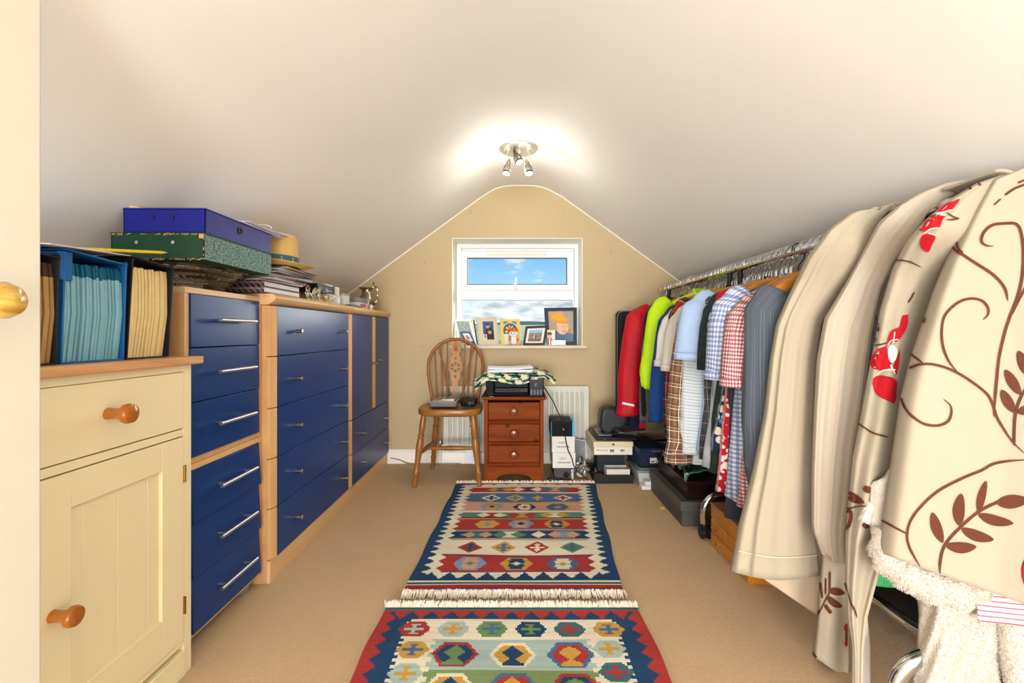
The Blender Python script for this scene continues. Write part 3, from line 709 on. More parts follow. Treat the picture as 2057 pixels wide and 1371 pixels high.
for k in range(12):     # anchors printed on the band
    a0 = 2*PI*(k+.5)/12
    def bp(da, z_): a_ = a0+da; r_ = .0862-.0036*(z_-.014)/.03+.0014; return Vector((hx+r_*math.cos(a_), hy+r_*1.16*math.sin(a_), hz+z_))
    q.tube([bp(0, .020), bp(0, .038)], .0008, 4); q.tube([bp(-.07, .026), bp(-.04, .021), bp(0, .0195), bp(.04, .021), bp(.07, .026)], .0008, 4); q.tube([bp(-.035, .034), bp(.035, .034)], .0008, 4)
q.build('anchor_print', simple('cream print', '#e9dcae', .8), hb, kind='stuff')

# brown ornament, glass chess pieces, boxes and jug on the chest tops
t = thing('wooden_ornament', 'small brown carved wooden ornament behind the glass chess pieces', 'ornament', (-1.12, 2.18, ZC))
q = MB(); q.ball((-1.12, 2.18, ZC+.045), (.03, .045, .045)); q.ball((-1.10, 2.145, ZC+.105), (.022, .028, .03)); q.ball((-1.11, 2.21, ZC+.085), (.018, .03, .03)); q.build('body', wood('dark ornament wood', '#6b3a17', '#9c5c28', 'z', 2, .35), t)
prof_p = {'pawn': [(.011, 0), (.011, .004), (.006, .009), (.004, .02), (.007, .024), (.008, .030), (.006, .036), (0, .038)],
          'rook': [(.012, 0), (.012, .005), (.007, .011), (.006, .028), (.010, .032), (.010, .042), (.006, .042), (.006, .038), (0, .038)],
          'bishop': [(.013, 0), (.013, .005), (.007, .012), (.005, .034), (.009, .038), (.0095, .047), (.006, .058), (.002, .062), (0, .064)],
          'queen': [(.014, 0), (.014, .006), (.008, .014), (.006, .042), (.010, .048), (.012, .062), (.006, .064), (.004, .070), (0, .072)],
          'king': [(.014, 0), (.014, .006), (.008, .014), (.006, .046), (.010, .052), (.011, .066), (.006, .070), (.002, .078), (0, .079)]}
chess = glassy('clear pressed glass', (.96, .96, .90, 1), .02, False, 1.5)
seq = [('pawn', -.945, 2.115), ('rook', -.965, 2.145), ('king', -.985, 2.195), ('bishop', -.95, 2.185), ('pawn', -.935, 2.205), ('queen', -.975, 2.255), ('king', -.955, 2.265), ('bishop', -.99, 2.31), ('pawn', -.935, 2.30), ('rook', -.96, 2.345), ('pawn', -.935, 2.365), ('pawn', -.95, 2.165)]
for i, (k_, x, y) in enumerate(seq):
    q = MB(); q.lathe(prof_p[k_], (0, 0, 0), n=14); o = q.build('chess_piece', chess, None); o.location = (x, y, ZC+.0005)
    far = sum(1 for a_ in seq if a_[0] == k_ and a_[2] < y); tot = sum(1 for a_ in seq if a_[0] == k_)
    tag(o, 'clear glass chess %s on the beech chest, %s' % (k_, 'the only one of its shape' if tot == 1 else ('nearest', 'second nearest', 'third nearest', 'fourth nearest', 'fifth nearest')[far]+' of the glass %ss' % k_), 'chess piece', 'clear glass chess pieces on the chest')
def carton(name, label, cat, mat, x0, x1, y0, y1, z0, z1, lidm=None, endm=None, extra=None):
    t = thing(name, label, cat, ((x0+x1)/2, (y0+y1)/2, z0))
    bx('body', mat, t, x0, x1, y0, y1, z0, z1, .0015)
    bx('lid', lidm or mat, t, x0-.0012, x1+.0012, y0-.0012, y1+.0012, z1-.010, z1+.0012, .001)
    return t
t = carton('small_box', 'low cream cardboard box on the chest, under the black box', 'box', simple('cream card', '#cdbb98', .8), -1.12, -.965, 2.395, 2.545, ZC, ZC+.052)
bx('paper_label', paper, t, -.965, -.9635, 2.44, 2.54, ZC+.004, ZC+.048, 0)
q = MB(); [q.box(-.9635, -.9630, 2.45, 2.45+R.uniform(.03, .08), ZC+.010+k*.005, ZC+.0125+k*.005) for k in range(7)]; q.build('print', simple('grey print', '#8e959d', .8), t, kind='stuff')
t = thing('small_box', 'long black box with a white end, on the cream box', 'box', (-1.05, 2.45, ZC+.055))
bx('body', simple('matt black card', '#16171a', .5), t, -1.13, -.985, 2.30, 2.515, ZC+.0545, ZC+.098, .001)
bx('lid', card_w, t, -1.13, -.975, 2.516, 2.56, ZC+.0545, ZC+.100, .001)
q = MB(); q.box(-.9849, -.9842, 2.405, 2.41, ZC+.064, ZC+.085); q.box(-.9849, -.9842, 2.42, 2.425, ZC+.064, ZC+.080); [q.box(-.9849, -.9842, 2.43+k*.012, 2.437+k*.012, ZC+.070, ZC+.074) for k in range(4)]; q.build('print', paper, t, kind='stuff')
tag(bx('paper_pad', paper, None, -1.10, -1.0, 2.44, 2.53, ZC+.1015, ZC+.110, .002), 'small white pad lying on the black box', 'pad')
t = thing('small_box', 'small grey-white cube box next to the cream box', 'box', (-1.02, 2.65, ZC))
bx('body', simple('grey white card', '#cfd3d4', .6), t, -1.06, -.965, 2.60, 2.69, ZC+.004, ZC+.072, .003); bx('lid', simple('grey box top', '#9ea3a5', .6), t, -1.061, -.964, 2.599, 2.691, ZC+.062, ZC+.074, .002)
t = thing('card_case', 'flat dark blue-grey case lying at the cupboard edge', 'case', (-.96, 2.70, ZC)); bx('body', simple('slate plastic', '#3e4a55', .4), t, -.995, -.925, 2.61, 2.80, ZC+.0, ZC+.0035, .002); 
bx('lid', simple('slate plastic lid', '#56636f', .35), t, -.993, -.927, 2.612, 2.798, ZC+.0035, ZC+.012, .002)
t = thing('small_box', 'white box with red lettering, beside the pewter jug', 'box', (-1.02, 2.92, ZC)); bx('body', card_w, t, -1.10, -.965, 2.84, 3.02, ZC, ZC+.066, .001)
bx('lid', simple('mid grey lid', '#8d8c8c', .5), t, -1.101, -.964, 2.839, 3.021, ZC+.040, ZC+.070, .001)
text('lettering', 'graphics', .034, simple('red print', '#d23a34', .7), t, (-.9645, 2.93, ZC+.026), (0, 1, 0), (0, 0, 1), bold=.0006)
tag(bx('red_case', simple('salmon card', '#c56a55', .7), None, -1.09, -1.03, 2.86, 2.98, ZC+.0715, ZC+.082, .001), 'flat salmon red packet on the white lettered box', 'packet')
q = MB(); q.lathe([(.010, 0), (.012, .035), (.011, .036), (.0, .036)], (-.955, 3.055, ZC), n=16); tag(q.build('eyeglass', simple('frosted white plastic', '#dcdcda', .4), None), 'tiny white plastic pot in front of the pewter jug', 'pot')
tag(MB().lathe([(.03, 0), (.034, .02), (.030, .05), (.018, .066), (.020, .078), (0, .080)], (-1.14, 2.70, ZC), n=24).build('inkwell', simple('dark glaze', '#2b2620', .25), None), 'small dark rounded pot behind the cube box', 'pot')
pewter = simple('pewter', '#a3987c', .26, 1, var=.1)
t = thing('pewter_jug', 'tall pewter tankard with an ornate handle, by the window wall', 'jug', (-1.02, 3.18, ZC))
q = MB(); q.lathe([(.046, 0), (.050, .004), (.048, .012), (.050, .03), (.054, .06), (.052, .085), (.040, .115), (.034, .135), (.038, .152), (.044, .160), (.041, .160), (.032, .137), (.030, .12), (0, .10)], (-1.02, 3.18, ZC), n=32); q.build('body', pewter, t)
q = MB(); q.hexa([(-1.06, 3.172, ZC+.150), (-1.045, 3.160, ZC+.13), (-1.045, 3.200, ZC+.13), (-1.06, 3.188, ZC+.150), (-1.082, 3.176, ZC+.164), (-1.05, 3.150, ZC+.162), (-1.05, 3.21, ZC+.162), (-1.082, 3.184, ZC+.164)]); q.build('spout', pewter, t, bev=.002)
hp = smoothpts([(-.985, 3.165, ZC+.150), (-.965, 3.16, ZC+.168), (-.945, 3.155, ZC+.150), (-.940, 3.155, ZC+.110), (-.950, 3.16, ZC+.07), (-.965, 3.165, ZC+.045), (-.972, 3.17, ZC+.03)], 5)
MB().tube(hp, [.0055+.002*math.sin(i*.9) for i in range(len(hp))], 8).build('handle', pewter, t)
q = MB(); q.lathe([(.004, 0), (.003, .01), (.007, .016), (.003, .024), (.006, .03), (0, .034)], (-.970, 3.16, ZC+.165), n=10); q.build('thumb_piece', pewter, t)
# ---------------------------------------------------------------- ceiling spotlight
lx, ly, lz = .015, 2.70, 2.027
t = thing('ceiling_spotlight', 'round chrome ceiling light with three bullet spotlights', 'light', (lx, ly, lz))
silver = simple('polished nickel', '#e9e8e0', .28, .85, var=.02)
gun = simple('brushed pewter metal', '#8f8a7c', .3, .9, var=.05)
q = MB(); q.lathe([(0, 0), (.106, 0), (.112, -.004), (.113, -.008), (.108, -.012), (.09, -.0135), (0, -.014)], (lx, ly, lz), n=48, caps=False); q.build('plate', silver, t)
bulb = emit('lit lamp glass', '#fff7e8', 1.3)
for i, (sx, sy, ang, tilt) in enumerate(((-.062, -.035, 0, -6), (.062, -.035, 0, 6), (.004, .055, 0, 14))):
    px, py = lx+sx, ly+sy
    s = MB(); s.lathe([(.018, 0), (.020, -.014), (.016, -.020), (0, -.021)], (px, py, lz-.014), n=20); sp = s.build('base', silver, t)
    tip, lensp = ((pt(1023.5, 319, 2.66), pt(1017, 349, 2.63)), (pt(1057, 319, 2.66), pt(1063, 349, 2.63)), (pt(1031.5, 300, 2.70), pt(1044, 327, 2.665)))[i]
    ax = (lensp-tip).normalized(); sx_ = (-1, 1, 1)[i]
    elbow = tip+ax*.040+Vector((sx_*.022, 0, .012))
    q = MB(); q.tube(smoothpts([(px, py, lz-.030), (px, py, lz-.042), elbow+Vector((0, 0, .015)), elbow, tip+ax*.058+Vector((sx_*.012, 0, 0))], 5), .0035, 8); q.build('arm', silver, sp)
    q = MB(); q.lathe([(.001, 0), (.006, .010), (.012, .026), (.0175, .046), (.021, .066), (.0235, .084), (.0245, .094), (.022, .096), (.0, .090)], tip, ax, 24); hd = q.build('lamp_head', gun, t)
    q = MB(); q.lathe([(.0248, 0), (.0252, .004), (.0225, .007), (.0225, .0)], tip+ax*.093, ax, 24, caps=False); q.build('lamp_ring', simple('dark ring', '#2b2925', .3, .8), hd)
    q = MB(); q.lathe([(.0225, 0), (.021, .003), (.012, .006), (0, .007)], tip+ax*.097, ax, 20, caps=False); q.build('lens', bulb, hd, label='glowing frosted lens')
    q = MB()
    for k in range(8):
        a_ = 2*PI*k/8; n1 = ax.orthogonal().normalized(); n2 = ax.cross(n1); dv = n1*math.cos(a_)+n2*math.sin(a_)
        q.tube([tip+ax*.052+dv*.0192, tip+ax*.074+dv*.0225], .0022, 6)
    q.build('vent_slot', simple('vent shadow', '#4b4941', .6), hd)
    light('spot_lamp', 'POINT', tip+ax*.16, (0, 0, 0), 1.5, (1, .96, .84), shadow_soft_size=.02)

# ---------------------------------------------------------------- radiator
rad_m = simple('white radiator enamel', '#d0cdbf', .35, var=.02)
t = thing('radiator', 'white panel radiator with vertical flutes under the window', 'radiator', (.01, YB-.03, .10))
rx0, rx1, rz0, rz1 = -.515, .520, .105, .562
nf = 27; pitch = (rx1-rx0-.05)/nf
def radf(s_, t_):
    x = rx0+s_*(rx1-rx0); z = rz0+t_*(rz1-rz0); ph = ((x-rx0-.025)/pitch) % 1
    inside = rx0+.025 < x < rx1-.025 and rz0+.035 < z < rz1-.045
    g = max(0, 1-abs(ph-.5)/.22) if inside else 0; g = min(1, g*1.8)
    return Vector((x, YB-.066+.016*g, z))
q = MB(); q.grid(radf, nf*10, 24); q.build('panel', rad_m, t, ang=50)
q = MB(); q.box(rx0, rx1, YB-.048, YB-.022, rz0+.001, rz1-.001); q.build('body', rad_m, t, bev=.002)
q = MB(); q.box(rx0-.003, rx1+.003, YB-.065, YB-.018, rz1-.003, rz1+.006); q.build('top_grille', rad_m, t, bev=.002)
q = MB(); q.box(rx0-.003, rx0+.002, YB-.065, YB-.018, rz0, rz1); q.box(rx1-.002, rx1+.003, YB-.065, YB-.018, rz0, rz1); q.build('side_cover', rad_m, t, bev=.001)
q = MB(); q.tube([(-.545, YB-.04, .012), (-.545, YB-.04, .125), (-.545, YB-.04, .15)], .0075, 10); q.tube([(-.545, YB-.04, .14), (-.515, YB-.04, .14)], .006, 10); q.build('pipe', white_gloss, t)
q = MB(); q.lathe([(.012, 0), (.014, .01), (.014, .03), (.010, .045), (.0, .046)], (-.545, YB-.04, .13), n=16); q.build('valve', chrome, t)
q = MB(); q.tube([(.535, YB-.04, .0), (.535, YB-.04, .16)], .0075, 10); q.tube([(.535, YB-.04, .14), (.522, YB-.04, .14)], .006, 10); q.build('pipe', white_gloss, t)

# ---------------------------------------------------------------- windsor chair
wch = wood('golden varnished beech', '#7d4b1c', '#9c652c', 'z', 1.3, .35, coat=.15)
splat_m = wood('pale pressed splat', '#a8744a', '#ba875c', 'z', 1.2, .5)
cx, cy = -.418, 3.02
t = thing('wheelback_chair', 'varnished wooden wheelback chair with a hooped spindle back', 'chair', (cx, cy, 0))
sp_ = []
for k in range(40):   # saddle seat outline, wider at the front
    a_ = 2*PI*k/40; c_, s_ = math.cos(a_), math.sin(a_)
    rx = .205-.022*(s_ > 0)*s_-0; sp_.append((math.copysign(abs(c_)**.55, c_)*(.203-.030*max(0, s_)), math.copysign(abs(s_)**.6, s_)*.195))
q = MB()
for k, (sc, z) in enumerate(((.97, .440), (1.0, .446), (1.0, .470), (.975, .477))): pass
rings = [[Vector((cx+x*sc, cy+y*sc-.0, z)) for x, y in sp_] for sc, z in ((.93, .434), (.985, .440), (1.0, .450), (1.0, .470), (.985, .477), (.80, .474), (.45, .466), (.05, .464))]
n = 40; vs = [v for r_ in rings for v in r_]; q.add(vs, [(i*n+k, i*n+(k+1) % n, (i+1)*n+(k+1) % n, (i+1)*n+k) for i in range(len(rings)-1) for k in range(n)]+[tuple(range(n))[::-1], tuple((len(rings)-1)*n+k for k in range(n))])
q.build('seat', wood('golden varnished seat', '#83511f', '#a66f34', 'x', 1, .35, coat=.15), t, ang=50)
def turned(pa, pb, prof, name, label=None):
    pa, pb = Vector(pa), Vector(pb); L_ = (pb-pa).length; q = MB(); q.lathe([(r_, h_*L_) for r_, h_ in prof], pa, pb-pa, 18); return q.build(name, wch, t, label=label)
legp = [(.015, 0), (.017, .05), (.020, .17), (.0165, .25), (.015, .27), (.0225, .285), (.0225, .30), (.017, .315), (.0195, .34), (.0225, .42), (.0215, .50), (.018, .60), (.0165, .72), (.0155, .78), (.019, .80), (.019, .812), (.0155, .825), (.0145, .93), (.0135, 1.0)]
fl_, fr_ = (cx-.155, cy-.135, .441), (cx+.150, cy-.135, .441)
FL, FR = (cx-.206, 2.845, 0.0), (cx+.196, 2.85, 0.004)
turned(fl_, FL, legp, 'leg'); turned(fr_, FR, legp, 'leg')
BLt, BRt, BL_, BR_ = (cx-.115, cy+.13, .441), (cx+.115, cy+.13, .441), (cx-.165, 3.245, 0), (cx+.155, 3.245, 0)
turned(BLt, BL_, legp, 'leg'); turned(BRt, BR_, legp, 'leg')
strp = [(.008, 0), (.011, .12), (.015, .42), (.016, .5), (.015, .58), (.011, .88), (.008, 1)]
lp = lambda a_, b_, f_: tuple(Vector(a_).lerp(Vector(b_), f_))
s1a, s1b = lp(fl_, FL, .55), lp(BLt, BL_, .55); s2a, s2b = lp(fr_, FR, .55), lp(BRt, BR_, .55)
turned(s1a, s1b, strp, 'stretcher'); turned(s2a, s2b, strp, 'stretcher'); turned(lp(s1a, s1b, .45), lp(s2a, s2b, .45), strp, 'stretcher')
# hoop: leans back
def lean(x, z): return Vector((cx+x, cy+.155+.18*(z-.47), z))
hoop = []
hw, zb, zt_ = .212, .47, .905
for k in range(49):
    a_ = PI*k/48
    x = -math.cos(a_); z = math.sin(a_)
    hoop.append((x, z))
pts = [lean(-.152, .474), lean(-.163, .53), lean(-.180, .60), lean(-.192, .66)]
pts = [(-.150, .472), (-.162, .53), (-.176, .60), (-.188, .67), (-.190, .72)]
arc = [(-.190*math.cos(a_), .72+.185*math.sin(a_)) for a_ in [PI*k/24 for k in range(1, 24)]]
full = pts+arc+[(-x, z) for x, z in reversed(pts)]
MB().tube([lean(x, z) for x, z in full], [(.0125, .0115)]*len(full), 12, ref=(0, 1, 0)).build('hoop', wch, t)
def hoop_z(x): return .72+.185*math.sqrt(max(0, 1-(x/.190)**2))
for xb_, xt_ in ((-.120, -.148), (-.085, -.105), (-.052, -.062), (.052, .062), (.085, .105), (.120, .148)):
    q = MB(); a0, a1 = lean(xb_, .473), lean(xt_, hoop_z(xt_)-.006); q.tube([a0.lerp(a1, f_) for f_ in (0, .25, .6, 1)], [.0065, .0075, .0065, .005], 10); q.build('spindle', wch, t)
for sgn in (-1, 1):   # raking stays behind
    q = MB(); a0 = Vector((cx+sgn*.03, cy+.205, .455)); a1 = lean(sgn*.122, hoop_z(.122)-.006)+Vector((0, .002, 0)); q.tube([a0, a0.lerp(a1, .5), a1], [.0075, .0075, .006], 10); q.build('stay', wch, t)
bx('tail_block', wch, t, cx-.045, cx+.045, cy+.165, cy+.225, .445, .470, .006)
out = [(.014, .473), (.012, .52), (.020, .56), (.022, .585), (.018, .610), (.030, .628), (.037, .648), (.035, .660), (.031, .668), (.044, .69), (.047, .713), (.043, .735), (.033, .752), (.038, .765), (.037, .777), (.028, .79), (.022, .803), (.031, .815), (.035, .820), (.035, .893), (.018, .897)]
outl = out+[(-a_, b_) for a_, b_ in reversed(out)]
def circ(x, z, rx, rz, n=14): return [(x+rx*math.cos(2*PI*k/n), z+rz*math.sin(2*PI*k/n)) for k in range(n)]
def wedge(a0, a1, r0, r1, c=(0, .712)):
    return [(c[0]+r1*math.cos(a0+(a1-a0)*k/5), c[1]+r1*math.sin(a0+(a1-a0)*k/5)) for k in range(6)]+[(c[0]+r0*math.cos((a0+a1)/2), c[1]+r0*math.sin((a0+a1)/2))]
holes = [wedge(2*PI*k/6+.13, 2*PI*(k+1)/6-.13, .011, .035) for k in range(6)]
holes += [[(-.015, .822), (.015, .822), (.017, .900), (-.017, .900)], [(0, .525), (.009, .548), (.008, .572), (0, .585), (-.008, .572), (-.009, .548)], [(-.010, .765), (.010, .765), (0, .785)], [(-.012, .655), (.012, .655), (0, .635)]]
shape2d('splat', splat_m, t, [outl]+holes, lambda a_, b_, h: lean(a_, b_)+Vector((0, h, 0)), .008)
# things on the seat
t = thing('cosmetic_case', 'clear-topped grey fabric case of small items on the chair seat', 'case', (-.455, 3.02, .476))
gx0, gx1, gy0, gy1 = -.545, -.375, 2.93, 3.09
bx('body', simple('grey mesh fabric', '#77716d', .8, bump=.4, bs=500), t, gx0, gx1, gy0, gy1, .478, .512, .012, seg=3)
bx('trim', simple('grey piping', '#a9a5a1', .5), t, gx0-.001, gx1+.001, gy0-.001, gy1+.001, .510, .515, .002)
q = MB(); cols_ = ['#8fb7c2', '#b04a3e', '#e2d8c8', '#d6c08a', '#ece8e4', '#7ba2ab']
bx('contents', simple('patterned contents', '#b9a894', .7, var=.5, vs=60), t, gx0+.015, gx1-.015, gy0+.012, gy1-.012, .513, .523, .004)
for i, (x0_, x1_, c_) in enumerate(((.03, .07, '#b0463a'), (.075, .10, '#e6dfd2'), (.105, .15, '#e9e4da'), (.03, .125, '#8dbac6'))):
    yb_ = gy0+.012+(.05 if i == 3 else 0); bx('packet', simple('packet %d' % i, c_, .6), t, gx0+x0_, gx0+x1_, yb_, yb_+(.05 if i == 3 else .03), .522, .527, .001)
fm = glassy('clear film', (.96, .97, .97, 1), .08, True, 1.5, .12)
bx('clear_lid', fm, t, gx0+.006, gx1-.006, gy0+.006, gy1-.006, .515, .532, .010, seg=3)
t = thing('black_pouch', 'small black leather pouch with flap on the chair seat', 'pouch', (-.305, 2.99, .476), rotz=math.radians(-8))
lea = simple('black leather', '#16171a', .38, bump=.2, bs=300)
q = MB(); q.hexa([(-.045, -.03, .002), (.045, -.03, .002), (.045, .05, .002), (-.045, .05, .002), (-.052, -.040, .040), (.050, -.036, .046), (.048, .05, .050), (-.052, .05, .048)]); q.build('body', lea, t, bev=.010, seg=3, local=True)
q = MB(); q.grid(lambda s_, v_: Vector((-.054+.108*s_, .05-.095*v_-.012*math.sin(s_*PI)*v_, .052-.004*v_+.004*math.sin(s_*5)-.022*max(0, v_-.75)/.25*(.6+.4*s_))), 12, 10); q.build('flap', lea, t, solid=.004, local=True)
q = MB(); q.obox((.018, -.046, .026), (.012, .006, .02)); q.build('buckle', simple('grey buckle', '#6c7076', .35), t, bev=.002, local=True)

# ---------------------------------------------------------------- bedside chest
pine = wood('reddish stained pine', '#672708', '#8a420f', 'x', 1.1, .5, knots=1, spec=.08)
pinez = wood('reddish stained pine upright', '#6a2808', '#88400e', 'z', 1.1, .5, spec=.08)
bx0, bx1, by0, by1 = -.200, .177, 2.935, 3.285
t = thing('bedside_chest', 'small reddish pine bedside chest with three drawers and an arched plinth', 'chest', ((bx0+bx1)/2, (by0+by1)/2, 0.0))
q = MB(); q.box(bx0, bx0+.018, by0, by1, .005, .525); q.box(bx1-.018, bx1, by0, by1, .005, .525); q.box(bx0+.018, bx1-.018, by1-.01, by1, .03, .525); q.build('body', pinez, t, bev=.002)
q = MB(); q.box(bx0, bx0+.024, by0-.008, by0, .005, .525); q.box(bx1-.024, bx1, by0-.008, by0, .005, .525); q.build('stile', pinez, t, bev=.002)
P = [(-.006, .525), (-.010, .528), (-.010, .535), (.0, .540), (.012, .543), (.0, .543)]
q = MB(); q.box(bx0-.010, bx1+.010, by0-.018, by1, .525, .532); q.box(bx0-.018, bx1+.018, by0-.026, by1+.0, .5322, .545); q.build('top_panel', pine, t, bev=.005, seg=3)
zs = [(.398, .510), (.263, .372), (.128, .237)]
for i, (a_, b_) in enumerate(zs):
    dr = bx('drawer', pine, t, bx0+.026, bx1-.026, by0-.006, by0+.3, a_, b_, .004, seg=3)
    xm = (bx0+bx1)/2; k = MB(); k.lathe([(.010, 0), (.009, .007), (.014, .012), (.0235, .020), (.0245, .026), (.020, .032), (.008, .035), (0, .0355)], (xm, by0-.006, (a_+b_)/2), (0, -1, 0), 24); k.build('knob', wood('dark stained knob', '#6a3014', '#8a4a24', 'x', 1, .25, coat=.5), dr)
    q = MB(); q.box(bx0+.025, bx1-.025, by0-.004, by0+.01, a_-.024, a_-.002); q.build('rail', pine, t, bev=.001)
    q = MB()
    for dz in ((-.006, -.013, -.020) if i < 2 else (-.006, -.020)): q.tube([(bx0+.026, by0-.004, a_+dz), (bx1-.026, by0-.004, a_+dz)], .0032, 8)
    q.build('bead_moulding', pine, t)
arch = [(bx0+.022, .104), (bx0+.022, .008), (bx0+.075, .008)]+[(bx0+.075+(bx1-bx0-.150)*(.5-.5*math.cos(PI*k/16)), .012+.046*math.sin(PI*k/16)**.7) for k in range(17)]+[(bx1-.075, .008), (bx1-.022, .008), (bx1-.022, .104)]
shape2d('plinth', pine, t, [arch], lambda a_, b_, h: Vector((a_, by0-.002+h, b_)), .012)

# ---------------------------------------------------------------- printer, cloth, paper
px0, px1, py0, py1, pz0 = -.190, .178, 2.945, 3.25, .5455
t = thing('printer', 'black inkjet printer with four ink tank windows on the pine chest', 'printer', (-.006, 3.1, pz0))
pb_ = simple('black printer shell', '#10151c', .5, var=.05, Specular_IOR_Level=.08); pb2 = simple('glossy black printer panel', '#07090d', .3, Specular_IOR_Level=.12)
q = MB(); q.box(px0, px0+.052, py0+.01, py1, pz0, pz0+.135); q.box(px0+.05, px1-.095, py0+.05, py1, pz0, pz0+.105); q.box(px0, px1-.095, py0+.008, py1, pz0+.092, pz0+.135); q.box(px0+.05, px1-.093, py0+.012, py0+.06, pz0+.004, pz0+.020); q.build('body', pb_, t, bev=.006, seg=3)
bx('output_tray', simple('dark tray', '#151a21', .5), t, px0+.056, px1-.10, py0+.014, py0+.048, pz0+.022, pz0+.052, .003)
bx('output_slot', simple('slot black', '#08090b', .6), t, px0+.056, px1-.10, py0+.030, py0+.052, pz0+.054, pz0+.090, .002)
q = MB(); [q.box(px0+.07+k*.02, px0+.078+k*.02, py0+.0125, py0+.0145, pz0+.03, pz0+.046) for k in range(8)]; q.build('rib', pb_, t, kind='stuff')
tp = bx('tank_panel', pb2, t, px1-.094, px1, py0-.010, py1, pz0-.0, pz0+.136, .005, seg=3)
for k in range(4):
    x = px1-.082+k*.0195; bx('ink_window', simple('smoky ink window', '#6b7279', .3, Specular_IOR_Level=.1), tp, x, x+.010, py0-.0125, py0-.009, pz0+.012, pz0+.045, .003)
for k in range(4):
    x = px1-.082+k*.0195; bx('button', simple('dark button', '#2a2f37', .4), tp, x+.001, x+.010, py0-.0115, py0-.009, pz0+.056, pz0+.063, .001)
yy = py0-.0112
bx('sticker', simple('grey sticker', '#c4bfc2', .5), tp, px1-.078, px1-.040, yy-.0005, yy+.001, pz0+.109, pz0+.124, 0)
q = MB(); q.box(px1-.074, px1-.066, yy-.001, yy, pz0+.113, pz0+.120); q.build('red_mark', simple('red mark', '#b23c32', .6), tp)
q = MB(); q.box(px1-.063, px1-.058, yy-.001, yy, pz0+.113, pz0+.120); q.build('blue_mark', simple('blue mark', '#304e8c', .6), tp)
text('lettering', 'ET', .0085, paper, tp, (px1-.050, yy-.0005, pz0+.082), (1, 0, 0), (0, 0, 1)); text('lettering', 'ECO', .007, paper, tp, (px1-.052, yy-.0005, pz0+.072), (1, 0, 0), (0, 0, 1))
tag(MB().obox((-.155, 2.925, .5475), (.03, .02, .003), rot3(0, 0, 20)).build('blue_tag', simple('light blue plastic', '#4aa0d8', .4), None, bev=.001), 'scrap of light blue plastic under the printer corner', 'scrap')
# patterned throw
A = canvas(54, 84, '#d8cfae')
jj, ii = np.mgrid[0:54, 0:84]
for r0, ph in ((2, 0), (17, 7), (29, 3), (43, 9)):
    y_ = (jj-r0)/1.55; x_ = (ii+ph) % 18
    paint(A, (y_ >= 0) & (y_ < 6) & (x_ > 2+y_) & (x_ < 9+y_*.6), '#1c6b3a'); paint(A, (y_ >= 0) & (y_ < 6) & (x_ >= 9+y_*.6) & (x_ < 15-y_*.3), '#1d2748')
    paint(A, (y_ >= 3) & (y_ < 9) & (abs(x_-4-(y_-3)) < (y_-2)) & ((ii+jj) % 2 == 0), '#1d2748')
    paint(A, (y_ >= 5) & (y_ < 8) & (x_ > 9) & (x_ < 16), '#1c6b3a'); paint(A, (y_ >= 4) & (y_ < 7) & (abs(x_-9) < (y_-3)), '#e2dcc2')
q = MB(); X0, X1 = -.250, .245
def throw(s_, v_):   # s across, v from back (0) to the hanging front hem (1)
    x = X0+(X1-X0)*s_; edge = max(0, (px0+.005-x)/.055, (x-px1+.005)/.062)
    top = pz0+.140+.006*math.sin(s_*9)+.010*math.exp(-((s_-.8)/.15)**2)
    v_ = (v_/.5*.86) if v_ < .5 else .86+(v_-.5)/.5*.14
    y = 3.24-v_*.31
    z = top
    hang = max(0, v_-.86)/.14
    if hang > 0: y = 3.24-.86*.31-.010-.022*math.sin(hang*PI/2)-.006*math.sin(s_*24)*hang; z = top-.052*hang*(1-.55*max(0, (s_-.62)/.38))+.006*math.sin(s_*7+.6)*hang
    z -= .042*min(edge, 1.0)**1.2*(1+.15*math.sin(v_*14)); y -= .004*math.sin(s_*40)*hang
    x2 = x+(-.012 if s_ < .5 else .012)*min(edge, 1)*math.sin(v_*9)
    return Vector((x2, y, z))
m_th = colattr('patterned woven throw', .95, .5, 300); vs = []; cols_ = []
nu, nv = 84, 54
q.grid(throw, nu, nv); q.col = [tuple(A[j, i])+(1.0,) for j in range(nv) for i in range(nu)]
o = q.build('throw', m_th, None, recalc=True, solid=.006, soff=1, ang=180); tag(o, 'cream cotton throw with green and navy zigzag pattern draped over the printer', 'throw')
t = thing('paper_ream', 'loose stack of white paper on the patterned throw', 'paper', (-.06, 3.06, .692)); zt0 = pz0+.1545
for i in range(9):
    q = MB(); rz = R.uniform(-5, 5); ox = R.uniform(-.008, .008); lift = .012*(i > 5)
    cyp = 3.055+R.uniform(-.008, .008); zz_ = zt0+i*.0028
    def sh(s_, v_, rz=rz, ox=ox, zz_=zz_, lift=lift, cyp=cyp):
        a_, b_ = (s_-.5)*.290, (v_-.5)*.205; c_, d_ = math.cos(math.radians(rz)), math.sin(math.radians(rz))
        return Vector((-.035+ox+a_*c_-b_*d_, cyp+a_*d_+b_*c_, zz_+lift*(abs(s_-.42)**1.5)*1.6))
    q.grid(sh, 10, 2); q.build('sheet', simple('bright white paper', '#f3f3fb', .8, var=.01), t, solid=.0022, flat=True)
tag(MB().obox((.185, 3.12, .698), (.05, .16, .006), rot3(0, 14, 6)).build('red_folder', simple('dark red card', '#6d1d22', .6), None, bev=.002), 'corner of a dark red folder on the right of the throw', 'folder')
